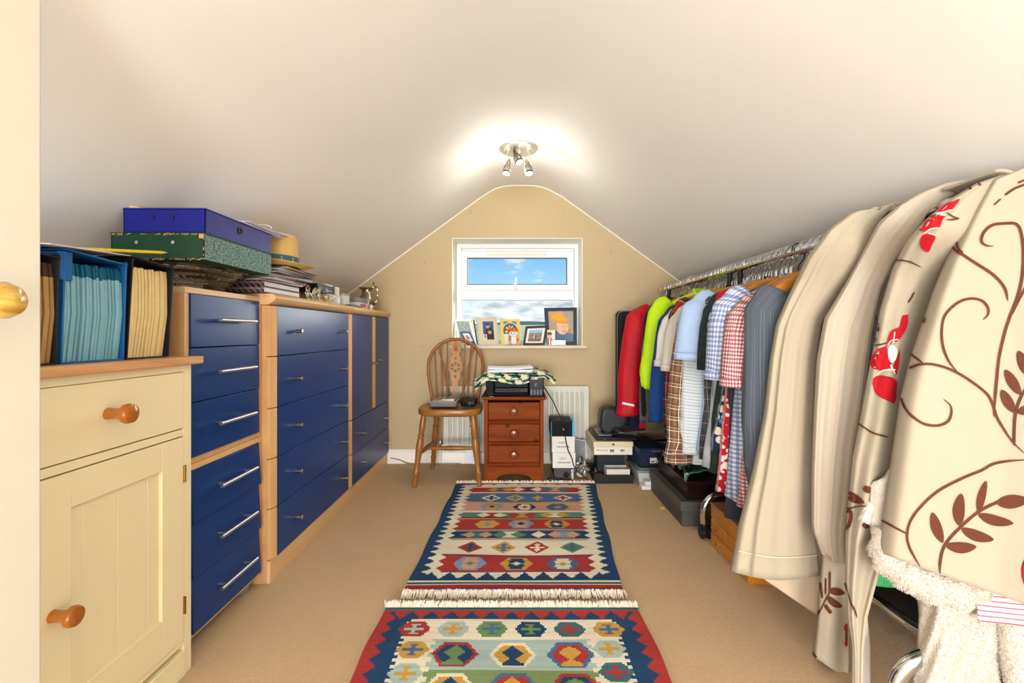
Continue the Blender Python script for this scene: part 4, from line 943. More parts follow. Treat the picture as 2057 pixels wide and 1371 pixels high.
# ---------------------------------------------------------------- framed pictures on the sill
def framed(label, cat, quad, yb, yt, bord, fm_, A, mount=None, inner=None, extra=None, name='framed_picture', glass=True, dep=.014):
    (TL, TR, BR, BL) = quad
    P = [pt(*BL, yb), pt(*BR, yb), pt(*TR, yt), pt(*TL, yt)]
    dz = SZ-min(P[0].z, P[1].z)
    P[0].z = P[1].z = SZ
    ux, uy = (P[1]-P[0]), (P[3]-P[0]); nrm = ux.cross(uy).normalized()
    if nrm.y > 0: nrm = -nrm
    t = thing(name, label, cat, (P[0]+P[1])/2, group='framed pictures on the window sill')
    B = lambda a_, b_, h=0: P[0].lerp(P[1], a_).lerp(P[3].lerp(P[2], a_), b_)-nrm*h
    W_, H_ = ux.length, uy.length; ba, bb = bord/W_, bord/H_
    q = MB()
    out = [(0, 0), (1, 0), (1, 1), (0, 1)]; inn = [(ba, bb), (1-ba, bb), (1-ba, 1-bb), (ba, 1-bb)]
    vs = [B(*p) for p in out+inn]+[B(*p, dep) for p in out+inn]; fs = []
    for i in range(4):
        j = (i+1) % 4; fs += [(i, j, 4+j, 4+i), (8+i, 12+i, 12+j, 8+j), (i, 8+i, 8+j, j), (4+i, 4+j, 12+j, 12+i)]
    q.add(vs, fs); fr = q.build('border', fm_, t, bev=.0015)
    q = MB(); q.hexa([B(0, 0, dep), B(1, 0, dep), B(1, 1, dep), B(0, 1, dep), B(0, 0, dep+.003), B(1, 0, dep+.003), B(1, 1, dep+.003), B(0, 1, dep+.003)]); q.build('backing', fm_, t)
    q = MB(); q.tube([B(.5, .6, dep+.004), Vector((B(.5, .5).x, max(B(.5, 0).y, B(.5, .6).y)+.05, SZ+.003))], .003, 6); q.build('strut', fm_, t)
    if mount:
        q = MB(); q.add([B(ba, bb, dep*.45), B(1-ba, bb, dep*.45), B(1-ba, 1-bb, dep*.45), B(ba, 1-bb, dep*.45)], [(0, 1, 2, 3)]); q.build('mount', mount, t, flat=True)
    a0, b0, a1, b1 = inner or (ba, bb, 1-ba, 1-bb); h = dep*.40
    picture('print', A, t, B(a0, b0, h), B(a1, b0, h), B(a0, b1, h), B(a1, b1, h), colattr('photographic print', .35))
    return t
def grids(h, w): j, i = np.mgrid[0:h, 0:w]; return (j+.5)/h, (i+.5)/w   # row 0 = bottom
def ell(J, I, cy_, cx_, ry, rx_): return ((J-cy_)/ry)**2+((I-cx_)/rx_)**2 < 1
NZ = np.random.RandomState(3)
silver_f = simple('silver frame', '#c9ccd2', .25, .6); white_f = simple('white frame', '#eef0f2', .4)
A = canvas(30, 24, '#9aa79f'); A *= (.45+.9*NZ.rand(30, 24, 1)); 
framed('white picture frame leaning at the left end of the sill', 'picture', ((911, 641), (945, 641), (958, 692), (924, 692)), 3.485, 3.50, .016, white_f, A)
A = canvas(28, 22, '#eef0f4'); J, I = grids(28, 22); paint(A, ell(J, I, .62, .5, .22, .28), '#cf9c94'); paint(A, ell(J, I, .6, .4, .05, .05) | ell(J, I, .6, .6, .05, .05), '#6c4c4c'); paint(A, (J < .25) & (abs(I-.5) > .2), '#28344e')
framed('small blue picture frame in front of the white one', 'picture', ((924, 666), (944, 666), (957, 692), (938, 692)), 3.435, 3.46, .011, simple('slate blue frame', '#3f5b80', .35), A, mount=paper)
A = canvas(30, 12, '#e9e4cf'); J, I = grids(30, 12); paint(A, (np.sin(J*40+I*9) > .2), '#e6cf3c'); paint(A, (I > .7), '#22314e')
q = thing('greeting_card', 'narrow yellow patterned card between two picture frames', 'card', (-.32, 3.50, SZ)); B0, B1 = ptZ(953, 690, SZ), ptZ(961, 690, SZ); B0 = Vector((-.315, 3.50, SZ)); B1 = Vector((-.285, 3.51, SZ))
picture('print', A, q, B0, B1, B0+Vector((-.03, .01, .19)), B1+Vector((-.03, .01, .19)), colattr('photographic print', .35), thick=.001)
A = canvas(48, 30, '#32508f'); J, I = grids(48, 30)
paint(A, ell(J, I, .25, .62, .42, .42), '#232a26'); paint(A, ell(J, I, .45, .5, .13, .3), '#2c3430'); paint(A, ell(J, I, .74, .46, .12, .17), '#d9a585'); paint(A, ell(J, I, .83, .44, .07, .2), '#5a3a26'); paint(A, ell(J, I, .74, .41, .014, .03) | ell(J, I, .74, .53, .014, .03), '#2a1c18'); paint(A, ell(J, I, .68, .48, .012, .06), '#9c4f45'); paint(A, ell(J, I, .40, .62, .10, .2), '#c1814f'); paint(A, (J < .3) & (I < .34), '#d6cdbb'); paint(A, (J < .24) & (J > .08) & (I < .26) & (I > .1), '#6d7683')
framed('beige mounted portrait of a child in a blue room, on the window sill', 'picture', ((957, 636), (998, 636), (1002, 692), (961, 692)), 3.44, 3.49, .006, silver_f, A, mount=simple('beige mount', '#cfc2a4', .8), inner=(.28, .2, .80, .84))
A = canvas(52, 40, '#e8c24a'); J, I = grids(52, 40)
paint(A, (I > .12) & (I < .88) & (J > .06) & (J < .94), '#cdb98a'); paint(A, (J > .80) & (J < .92) & (I > .14) & (I < .86) & (abs(I-.5) > .1), '#5c83b4')
rr_ = np.hypot((J-.55)*1.3, (I-.5)); paint(A, (rr_ < .42) & (J > .25), '#f0cf52'); paint(A, (rr_ < .38) & (J > .25), '#3d5474'); paint(A, (rr_ < .28) & (np.sin(np.arctan2(J-.55, I-.5)*8) > -.2), '#e5b63e'); paint(A, (rr_ < .12), '#7b4a33'); paint(A, (J < .42) & (abs(I-.3) < .12), '#e9dcc0'); paint(A, (J < .42) & (abs(I-.72) < .1), '#c98d62')
framed('ornate yellow and blue arched print in a thin clear frame', 'picture', ((1004, 640), (1044, 640), (1046, 692), (1007, 692)), 3.46, 3.50, .003, silver_f, A)
A = canvas(36, 52, '#6f87a6'); J, I = grids(36, 52)
paint(A, J > .72, '#8fb4d4'); paint(A, J < .62+.08*np.sin(I*9)+.05*np.sin(I*23), '#7d6a63'); paint(A, (J < .52+.25*np.exp(-((I-.72)/.16)**2)), '#8a6d5c'); paint(A, J < .2, '#6a5448'); paint(A, ell(J, I, .38, .45, .26, .16), '#4d5a58'); paint(A, ell(J, I, .38, .42, .2, .05), '#c9ccc8'); paint(A, ell(J, I, .36, .52, .2, .035), '#9c3b3b'); paint(A, ell(J, I, .62, .47, .06, .04), '#caa58c')
framed('black and white bordered landscape frame with a mountain photograph', 'picture', ((1056, 655), (1101, 653), (1094, 691), (1050, 691)), 3.43, 3.45, .017, simple('black frame', '#15181d', .3), A, mount=simple('white mount', '#efe9dc', .7), inner=(.20, .20, .80, .80))
A = canvas(30, 18, '#d8cfc0'); J, I = grids(30, 18); paint(A, ell(J, I, .12, .35, .35, .5), '#b01f2e'); paint(A, (abs(I-.3) < .08) & (J < .42), '#ece6e0'); paint(A, ell(J, I, .62, .3, .18, .3), '#d7a183'); paint(A, ell(J, I, .76, .28, .1, .34), '#3f2618'); paint(A, (J < .5) & (I < .12), '#1f2530')
framed('small portrait of a child in a red jumper, in front of the large dark frame', 'picture', ((1099, 662), (1115, 662), (1115, 692), (1099, 692)), 3.425, 3.435, .002, white_f, A)
A = canvas(60, 54, '#a89a86'); J, I = grids(60, 54); A *= (.85+.3*NZ.rand(60, 54, 1)); paint(A, (J > .84) & (I > .3) & (I < .6), '#c99a95'); paint(A, J < .16, '#63605a')
paint(A, ell(J, I, .1, .5, .32, .38), '#4d6a80'); paint(A, ell(J, I, .12, .85, .16, .2), '#56748c'); paint(A, ell(J, I, .36, .78, .07, .12), '#b77f4c'); paint(A, ell(J, I, .46, .55, .23, .25), '#e0b598'); paint(A, ell(J, I, .43, .76, .05, .05), '#e2b79c')
paint(A, ell(J, I, .64, .40, .27, .34) & (J > .70-.38*(I-.12)+.30*(I-.12)**2), '#e9a52a'); paint(A, ell(J, I, .90, .20, .06, .10), '#e59f24'); paint(A, ell(J, I, .62, .42, .27, .36) & (abs(J-(.73-.36*(I-.12)+.30*(I-.12)**2)) < .035), '#d9941e'); paint(A, ell(J, I, .49, .58, .016, .025) | ell(J, I, .49, .72, .016, .02), '#3c2a26'); paint(A, ell(J, I, .35, .64, .035, .09), '#b5564e'); paint(A, ell(J, I, .36, .64, .012, .07), '#f3ece4'); paint(A, ell(J, I, .45, .33, .06, .035), '#cf987d')
framed('large dark frame with a photograph of a toddler in a yellow bobble hat', 'picture', ((1093, 618), (1159, 617), (1159, 692), (1098, 692)), 3.49, 3.54, .026, simple('dark slate frame', '#2d3942', .35), A)
# small fox figure in a clear holder
ox, oy = (1032-U0)*3.42/F, 3.42
t = thing('toy_fox', 'small orange and white plush fox inside a clear holder on the sill', 'toy', (ox, oy, SZ))
wf = simple('white plush', '#efe9e2', 1, bump=.5, bs=900); of = simple('orange plush', '#dd6a25', 1, bump=.5, bs=900); kf = simple('toy black', '#17130f', .3)
q = MB(); q.ball((ox, oy, SZ+.036), (.030, .022, .034)); q.build('body', wf, t)
q = MB(); q.ball((ox-.002, oy, SZ+.085), (.036, .026, .028)); hd = q.build('head', wf, t)
q = MB(); q.ball((ox-.002, oy+.004, SZ+.096), (.034, .0265, .022)); q.build('crown_patch', of, hd)
for s_ in (-1, 1):
    q = MB(); q.lathe([(.012, 0), (.008, .012), (.001, .020)], (ox+s_*.022, oy+.004, SZ+.104), (s_*.3, 0, 1), 10); q.build('ear', of, hd)
    q = MB(); q.ball((ox-.004+s_*.012, oy-.024, SZ+.088), .0042, 8, 6); q.build('eye', kf, hd)
    q = MB(); q.ball((ox+s_*.026, oy-.010, SZ+.042), (.010, .010, .016)); q.build('paw', of, t)
q = MB(); q.ball((ox-.004, oy-.029, SZ+.080), .003, 8, 6); q.build('nose', kf, hd)
gb = glassy('clear acrylic', (.98, .99, .99, 1), .03, True, 1.3)
q = MB()
hx0, hx1, hy0, hy1 = ox-.046, ox+.046, oy-.040, oy+.035
q.hexa([(hx0, hy0, SZ), (hx1, hy0, SZ), (hx1, hy0+.002, SZ), (hx0, hy0+.002, SZ), (hx0, hy0+.016, SZ+.095), (hx1, hy0+.016, SZ+.095), (hx1, hy0+.018, SZ+.095), (hx0, hy0+.018, SZ+.095)]); q.box(hx0, hx0+.002, hy0+.002, hy1, SZ, SZ+.095); q.box(hx1-.002, hx1, hy0+.002, hy1, SZ, SZ+.095); q.build('clear_holder', gb, t)
t = thing('acrylic_block', 'low clear plastic block holding white cards at the foot of the large frame', 'block', (.31, 3.42, SZ))
a0 = pt(1107, 692, 3.42); a1 = pt(1136, 692, 3.42); bx('body', simple('milky clear plastic', '#d5dbe6', .12), t, a0.x, a1.x, 3.405, 3.435, SZ, SZ+.038, .002); bx('card_edge', paper, t, a0.x+.012, a1.x-.008, 3.4035, 3.405, SZ+.006, SZ+.020, 0)
t = thing('frame_foot', 'flat black stand in front of the landscape frame', 'stand', (.10, 3.40, SZ)); bx('base', black_pl, t, .055, .185, 3.385, 3.41, SZ, SZ+.006, .002)
q = MB(); q.ball((pt(1046, 693, 3.36).x, 3.365, SZ+.004), (.004, .004, .004), 8, 6); tag(q.build('bead', simple('dark bead', '#3a2c20', .4), None), 'tiny dark bead at the front edge of the sill', 'bead')

# ---------------------------------------------------------------- boxes by the radiator
def place(u, Y): return (u-U0)*Y/F
t = thing('speaker_box', 'black and cyan cardboard box on top of the two white boxes', 'box', (.30, 3.08, .279))
bx('body', simple('black printed card', '#0b0d0f', .5, Specular_IOR_Level=.1), t, .229, .378, 3.0, 3.20, .2795, .374, .0015)
q = MB(); q.box(.229, .2325, 2.9990, 3.0, .280, .373); q.box(.366, .3785, 2.999, 3.201, .280, .3745); q.build('stripe', simple('cyan print', '#18a6d2', .4), t)
q = MB(); q.ball((.312, 2.9985, .325), (.006, .001, .006), 12, 8); q.build('logo', paper, t)
q = MB(); q.lathe([(.018, 0), (.018, .0006), (0, .0006)], (.285, 3.1, .374), n=20); q.build('top_mark', simple('grey print dark', '#4c5154', .5), t)
for i, (z0, z1, x0, lab) in enumerate(((.1765, .279, .234, 'upper of two white printed boxes beside the pine chest'), (.076, .176, .238, 'lower of two white printed boxes beside the pine chest'))):
    t = thing('white_box', lab, 'box', (x0+.07, 3.08, z0), group='white printed boxes by the radiator')
    bx('body', card_w, t, x0, x0+.148, 2.995-.004*i, 3.21, z0, z1, .0015)
    yy = 2.9945-.004*i
    text('lettering', 'OBVI', .020, simple('grey lettering', '#6a6a62', .7), t, (x0+.065, yy-.0003, z0+.062), (1, 0, 0), (0, 0, 1)); text('lettering', 'LINEN BROTHERS', .0105, simple('dark lettering', '#3d3a36', .7), t, (x0+.072, yy-.0003, z0+.036), (1, 0, 0), (0, 0, 1), bold=.0003)
t = thing('camera_box', 'grey box with a dark round picture and vertical white lettering, bottom of the stack', 'box', (.31, 3.08, .005)); bx('body', simple('dark grey card', '#45423f', .55), t, .247, .360, 2.985, 3.21, .004, .0755, .001)
q = MB(); q.lathe([(.020, 0), (.020, .001), (.010, .0015), (0, .0015)], (.325, 2.985, .036), (0, -1, 0), 24); q.build('picture', simple('black print', '#141414', .3), t); text('lettering', 'GARMIN', .020, paper, t, (.3645, 2.984, .032), (0, 0, -1), (1, 0, 0), bold=.0006)
bx('side_strip', simple('dark grey card side', '#4a4643', .55), t, .3602, .374, 2.985, 3.2, .004, .0755, .001)
t = thing('power_adaptor', 'black rounded plug adaptor on the floor beside the box stack', 'adaptor', (.235, 2.945, .004)); q = MB(); q.box(.200, .262, 2.925, 2.955, .003, .032); q.build('body', black_pl, t, bev=.012, seg=4)
t = thing('booklet', 'thin white and red booklet lying under the box stack', 'booklet', (.36, 2.93, 0)); bx('cover', simple('booklet card', '#cfc4b4', .7), t, .232, .475, 2.895, 2.975, .0005, .0035, 0); bx('stripe', simple('booklet red', '#a85248', .7), t, .30, .47, 2.8935, 2.902, .0006, .0039, 0)
t = thing('picture_board', 'thin grey panel with white edge leaning against the radiator', 'panel', (.40, 3.2, 0))
q = MB(); P_ = [Vector((.365, 3.16, .005)), Vector((.475, 3.15, .005)), Vector((.485, 3.21, .20)), Vector((.365, 3.25, .215))]; q.add([p for p in P_]+[p+Vector((0, .006, 0)) for p in P_], [(0, 1, 2, 3), (7, 6, 5, 4), (0, 4, 5, 1), (1, 5, 6, 2), (2, 6, 7, 3), (3, 7, 4, 0)]); q.build('face', simple('grey panel face', '#7f8282', .5), t)
q = MB(); q.tube([P_[3], P_[2], P_[1]], .003, 6); q.build('edge', paper, t)
film = glassy('crumpled clear film', (.93, .94, .93, 1), .12, True, 1.6, .16)
def crumpled(cx_, cy_, z0, rx_, ry_, h_, seed, n=26, m_=14):
    rr = random.Random(seed); ph = [rr.uniform(0, 6) for _ in range(8)]
    q = MB()
    def fn(s_, v_):
        a_ = 2*PI*s_; k = 1+.16*math.sin(5*a_+ph[0]+6*v_)+.10*math.sin(9*a_+ph[1]-9*v_)+.07*math.sin(14*a_+ph[2]+13*v_)
        taper = math.sin(min(1, v_*1.02+.16)*PI*.5+.0)*(1-.82*v_**2.2)
        return Vector((cx_+rx_*k*taper*math.cos(a_), cy_+ry_*k*taper*math.sin(a_), z0+h_*v_*(1+.12*math.sin(3*a_+ph[3]))))
    q.grid(fn, n, m_); return q
t = thing('plastic_bag', 'crumpled clear plastic bag on the floor beside the white boxes', 'bag', (.43, 3.0, 0)); crumpled(.435, 3.03, .004, .055, .05, .125, 3).build('film', film, t, flat=True)
q = MB(); q.ball((.43, 3.03, .03), (.035, .03, .025)); q.build('contents', simple('pale bag contents', '#c8c6c0', .8), t)
# power cable
pts = [(.176, 3.235, .60), (.188, 3.20, .585), (.215, 3.15, .545), (.245, 3.06, .50), (.262, 3.0, .46), (.300, 2.978, .385), (.312, 2.975, .335), (.318, 2.972, .28), (.335, 2.972, .20), (.360, 2.972, .145), (.372, 2.972, .10), (.40, 2.96, .06), (.455, 2.94, .02), (.478, 2.925, .0065), (.455, 2.905, .0065), (.40, 2.915, .0105), (.35, 2.95, .012), (.30, 2.957, .014), (.262, 2.945, .015)]
t = thing('power_cable', 'long black power cable hanging from the printer to the adaptor', 'cable', (.3, 2.98, 0)); MB().tube(smoothpts(pts, 6), .0034, 8).build('cord', black_pl, t)
q = MB(); q.tube(smoothpts([(-.905, 3.345, .045), (-.84, 3.35, .030), (-.78, 3.34, .008), (-.70, 3.335, .005), (-.55, 3.33, .006), (-.40, 3.335, .005)], 6), .003, 8); tag(q.build('grey_cable', simple('grey cable', '#8d867a', .5), None), 'thin grey cable running along the skirting behind the chair', 'cable')
tag(MB().obox((-.315, 3.335, .055), (.10, .005, .09), rot3(-12, 12, 0)).build('loose_papers', paper, None), 'loose white papers fallen behind the chair below the radiator', 'papers')

# ---------------------------------------------------------------- things on the floor under the clothes
def rotbox(par, name, mat, cx_, cy_, z0, sx, sy, sz, rz, bev=.002, **kw):
    q = MB(); q.obox((cx_, cy_, z0+sz/2), (sx, sy, sz), rot3(0, 0, rz)); return q.build(name, mat, par, bev=bev, **kw)
t = thing('black_tray', 'open shallow black box on the floor holding a white box', 'tray', (.62, 3.05, 0)); bb_ = simple('black card', '#1b1a1a', .6)
q = MB(); q.box(.495, .742, 2.915, 3.20, .001, .006); q.box(.495, .742, 2.915, 2.920, .006, .056); q.box(.495, .742, 3.195, 3.20, .006, .056); q.box(.495, .500, 2.92, 3.195, .006, .056); q.box(.737, .742, 2.92, 3.195, .006, .056); q.build('body', bb_, t, bev=.001)
t = thing('small_open_box', 'small open white box inside the black tray', 'box', (.65, 2.97, .0065)); wbm = simple('white card box', '#d6d1c8', .7)
q = MB(); q.box(.575, .722, 2.925, 3.02, .0065, .010); q.box(.575, .722, 2.925, 2.928, .010, .088); q.box(.575, .722, 3.017, 3.02, .010, .088); q.box(.575, .578, 2.928, 3.017, .010, .088); q.box(.719, .722, 2.928, 3.017, .010, .088); q.build('body', wbm, t, bev=.001)
t = thing('leaflets', 'colourful leaflets and sachets in the back of the black tray', 'leaflets', (.53, 3.05, .0065))
for i, c_ in enumerate(('#3e7a43', '#b0524c', '#c9c2b6', '#2c3a52')): rotbox(t, 'leaflet', simple('leaflet %d' % i, c_, .5), .535+.006*i, 3.02+.03*i, .012+i*.012, .045, .07, .004, 20-14*i)
t = thing('dark_box', 'dark blue-black box standing in the tray under the cream boxes', 'box', (.64, 3.1, .0065)); bx('body', simple('ink blue card', '#1c222c', .5), t, .535, .715, 3.04, 3.18, .0065, .178, .002)
cardc = simple('ivory shoe box card', '#d9cca6', .6)
def shoebox(label, x0, x1, y0, y1, z0, z1, lidh, m1, m2, rz=0):
    c_ = ((x0+x1)/2, (y0+y1)/2, z0); t = thing('shoe_box', label, 'box', c_, rotz=math.radians(rz), group='shoe boxes in the far corner'); a_, b_ = (x1-x0)/2, (y1-y0)/2
    q = MB(); q.box(-a_, a_, -b_, b_, 0, z1-z0-.002); q.build('body', m1, t, bev=.0015, local=True)
    q = MB(); q.box(-a_-.004, a_+.004, -b_-.004, b_+.004, z1-z0-lidh, z1-z0); q.build('lid', m2, t, bev=.002, local=True); return t, a_, b_
t, a_, b_ = shoebox('ivory shoe box with printed end under the black folder, far corner', .495, .738, 2.925, 3.24, .1785, .262, .030, simple('paler ivory card', '#e0d5b6', .6), cardc)
q = MB(); q.box(-.105, .115, -b_-.0012, -b_, .008, .046); q.build('label_strip', simple('label card', '#e6ded0', .6), t, local=True)
text('lettering', 'Photo Line', .016, simple('dull red ink', '#8d3f34', .7), t, (-.070, -b_-.0016, .030), (1, 0, 0), (0, 0, 1), local=True); text('lettering', '80A', .016, simple('dark ink', '#3a3a3a', .7), t, (.058, -b_-.0016, .028), (1, 0, 0), (0, 0, 1), local=True, bold=.0006)
q = MB(); q.box(-.022, .005, -b_-.002, -b_-.001, .018, .036); q.build('printed_picture', simple('grey print mid', '#77786e', .7), t, local=True)
q = MB(); q.box(-.008, .006, -b_-.0052, -b_-.0042, .062, .074); q.build('logo', simple('maroon print', '#7c2026', .6), t, local=True)
t = thing('black_folder', 'black zipped folder lying on the ivory shoe box', 'folder', (.62, 3.08, .2635)); bx('body', simple('black grained cover', '#17181a', .35, bump=.3, bs=400), t, .512, .77, 2.945, 3.22, .2632, .284, .005, seg=3); q = MB(); q.ball((.565, 2.944, .272), .004, 8, 6); q.build('stud', nickel, t)
t = thing('clear_lid', 'clear plastic tray lid lying on the black folder', 'lid', (.58, 3.1, .286)); bx('body', simple('smoky clear plastic', '#8c8f8c', .15), t, .535, .62, 2.99, 3.2, .2848, .292, .003)
# moulded grey shell
gm = simple('dark grey moulded plastic', '#2a2b2e', .42, bump=.1, bs=500)
t = thing('moulded_shell', 'dark grey moulded plastic shell standing on the folder, below the red jacket', 'shell', (.64, 3.04, .2925))
out = [(.570, .300), (.545, .34), (.545, .40), (.556, .452), (.578, .470), (.62, .472), (.68, .455), (.715, .43), (.725, .39), (.712, .36), (.69, .335), (.665, .325), (.645, .33), (.628, .318), (.615, .298), (.595, .2925)]
q = MB(); q.prism(out, lambda a_, b_, h: Vector((a_, h, b_)), 2.975, 3.10); q.build('body', gm, t, bev=.022, seg=5)
q = MB(); q.box(.555, .66, 2.99, 3.09, .2925, .302); q.build('base', gm, t, bev=.004)
t = thing('papers', 'wad of papers and a clip board behind the grey shell', 'papers', (.75, 3.08, .2845))
for i in range(4): rotbox(t, 'sheet', simple('dim sheet %d' % i, ('#8a8580', '#4a4340', '#a39c95', '#5b4a44')[i], .6), .73+.01*i, 3.12, .286+i*.0045, .17, .16, .003, 12*i-16)
navy_c = simple('navy shoe box card', '#1d2946', .5)
t, a_, b_ = shoebox('navy blue shoe box with a copper ring eyelet and white label', .74, .915, 2.845, 3.16, .137, .240, .028, navy_c, navy_c, 8)
q = MB(); q.tube([(-.055+.0105*math.cos(2*PI*k/20), -b_-.001, .040+.0105*math.sin(2*PI*k/20)) for k in range(21)], .002, 6, caps=False); q.build('eyelet', simple('copper', '#b87c54', .3, 1), t, local=True)
q = MB(); q.box(-.025, .083, -b_-.0015, -b_, .012, .045); q.build('paper_label', simple('cream label', '#d8d2bf', .6), t, local=True); text('lettering', '44  8.5  10', .012, simple('dark ink', '#333', .7) if 0 else MATS['dark ink'], t, (.035, -b_-.0020, .020), (1, 0, 0), (0, 0, 1), local=True, bold=.0004)
text('lettering', 'HUNTER', .015, simple('tan print', '#8d6a4a', .6), t, (.012, -b_-.0046, .085), (1, 0, 0), (0, 0, 1), local=True, bold=.0005)
q = MB(); q.box(-.018, .000, -b_-.0022, -b_-.0015, .018, .026); q.build('shoe_picture', simple('brown shoe print', '#5d2f24', .6), t, local=True)
# lidded clear container
t = thing('food_container', 'clear plastic container with a pale grey-blue lid on the floor', 'container', (.82, 2.98, 0)); tub = simple('cloudy clear plastic', '#b9bcb8', .2)
q = MB(); q.hexa([(.768, 2.865, .002), (.915, 2.865, .002), (.915, 3.09, .002), (.768, 3.09, .002), (.752, 2.85, .088), (.93, 2.85, .088), (.93, 3.105, .088), (.752, 3.105, .088)]); q.build('tub', tub, t, bev=.010, seg=3)
bx('lid', simple('grey blue lid', '#7d8c90', .25), t, .742, .937, 2.84, 3.115, .088, .104, .006, seg=3); bx('contents', simple('mixed contents', '#cfcac1', .8, var=.4, vs=50), t, .775, .91, 2.868, 3.0, .006, .04, .004)
bx('lid_plateau', simple('grey blue lid raised', '#8b999c', .25), t, .765, .915, 2.865, 3.09, .104, .110, .004)
for i in range(2): tag(rotbox(None, 'white_carton', card_w, .815+.01*i, 2.822-.001*i, .002+.026*i, .11-.02*i, .05, .024, 3, bev=.001), ('lower small white carton in front of the clear container', 'upper small white carton in front of the clear container')[i], 'carton', 'small cartons by the container')
tag(rotbox(None, 'dark_packet', simple('dark brown packet', '#2b211c', .6), .83, 3.0, .1105, .14, .2, .024, 8), 'dark packet on the container lid below the navy box', 'packet')
# large grey storage box
gs = simple('charcoal storage box card', '#484642', .55, var=.06, bump=.1, bs=400); gs2 = simple('charcoal storage box lid', '#504f4c', .5, var=.06, bump=.1, bs=400)
t = thing('storage_box', 'large flat charcoal storage box with a lid under the clothes', 'box', (1.02, 2.53, 0))
bx('body', gs, t, .815, 1.23, 2.27, 2.79, .001, .085, .002); bx('lid', gs2, t, .808, 1.237, 2.263, 2.797, .078, .124, .004, seg=3)
dkw = wood('very dark stained wood', '#1c0f0c', '#331c15', 'y', 1, .25)
t = thing('dark_wooden_case', 'dark brown lacquered wooden case on the charcoal box', 'case', (1.04, 2.53, .1245)); bx('body', dkw, t, .848, 1.22, 2.297, 2.765, .1245, .190, .003); bx('lid', dkw, t, .843, 1.225, 2.292, 2.77, .191, .216, .004, seg=3)
# bags of folded clothes
def folded_bag(label, cx_, cy_, z0, sx, sy, hz_, mat, seed):
    t = thing('bagged_garment', label, 'bag', (cx_, cy_, z0), group='folded clothes in clear bags on the dark case'); rr = random.Random(seed); ph = [rr.uniform(0, 6) for _ in range(6)]
    def fn(s_, v_):
        x, y = s_*2-1, v_*2-1; e_ = max(0, 1-(abs(x)**4+abs(y)**4)*.5)**.5
        return Vector((cx_+sx*x*(1+.05*math.sin(4*y+ph[0])), cy_+sy*y*(1+.06*math.sin(5*x+ph[1])), z0+hz_*e_*(1+.16*math.sin(6*x+3*y+ph[2])+.12*math.sin(9*y-4*x+ph[3]))))
    q = MB(); q.grid(fn, 24, 20, uvfn=lambda a, b: (a*sx*2, b*sy*2)); q.build('cloth', mat, t, solid=.004)
    q = MB(); q.grid(lambda s_, v_: fn(s_, v_)*1.0+Vector(((s_-.5)*.02, (v_-.5)*.02, .004+.003*math.sin(s_*31+ph[4])*math.sin(v_*27))), 30, 24); q.build('clear_wrap', film, t, flat=True)
folded_bag('clear bag of folded green patterned cloth on the dark wooden case', 0.955, 2.385, .2165, .115, .10, .070, blotch('green printed cloth', '#4c9376', [('#8cc7b4', .30, 3), ('#24563f', .16, 2.5), ('#7b6a4a', .12, 1.5)], 22), 1)
folded_bag('small clear bag of rust and cream printed cloth beside the green one', .905, 2.60, .2165, .06, .10, .05, blotch('rust printed cloth', '#8a4c25', [('#d6c9b4', .3, 3), ('#3a2a2a', .2, 2)], 30), 5)
# yellow clip on the carpet
q = MB(); q.tube([(.858+0*.0, 2.50, .003)]*1+[(.872, 2.50, .003)], .002, 6) if 0 else None
y_ = F*H/(1020-V0); x_ = place(1329, y_)
t = thing('yellow_clip', 'small yellow plastic clip lying on the carpet', 'clip', (x_, y_, 0)); MB().tube([(x_-.004, y_-.02, .003), (x_-.006, y_+.016, .003), (x_+.004, y_+.018, .003), (x_+.002, y_-.004, .004), (x_+.012, y_-.006, .003), (x_+.010, y_-.022, .003)], .003, 6).build('wire', simple('yellow plastic', '#d8c51e', .4), t)
# jewellery chest
jw = wood('orange varnished cherry', '#a8600f', '#c47a1c', 'y', .9, .3, coat=.4); jt = wood('cherry lid', '#a3623a', '#c07e50', 'y', 1, .3, coat=.3)
jx0, jx1, jy0, jy1, jz = .876, 1.14, 1.742, 2.082, .188
t = thing('jewellery_chest', 'orange wooden jewellery chest with small drawers and an inlaid lid', 'chest', (1.0, 1.91, 0))
bx('body', jw, t, jx0+.004, jx1, jy0, jy1, .001, .124, .002)
bx('lid', jw, t, jx0+.002, jx1+.001, jy0-.001, jy1+.001, .1255, .180, .003); bx('lid_panel', jt, t, jx0-.001, jx1+.004, jy0-.004, jy1+.004, .1802, jz, .004, seg=3)
inl = simple('dark inlay', '#2b1a10', .4); q = MB(); ix0, ix1, iy0, iy1 = jx0+.045, jx1-.045, jy0+.045, jy1-.045
for k in range(26):
    f_ = k/26
    for xx in (ix0, ix1): q.obox((xx, iy0+(iy1-iy0)*f_, jz+.0004), (.006, .0055, .0008), rot3(0, 0, 45))
for k in range(18):
    f_ = k/18
    for yy in (iy0, iy1): q.obox((ix0+(ix1-ix0)*f_, yy, jz+.0004), (.0055, .006, .0008), rot3(0, 0, 45))
q.build('inlay_border', inl, t, kind='stuff'); bx('inlay_panel', wood('burr inlay', '#5a2a14', '#94532c', 'x', 3, .3), t, ix0+.012, ix1-.012, iy0+.012, iy1-.012, jz, jz+.0009, 0)
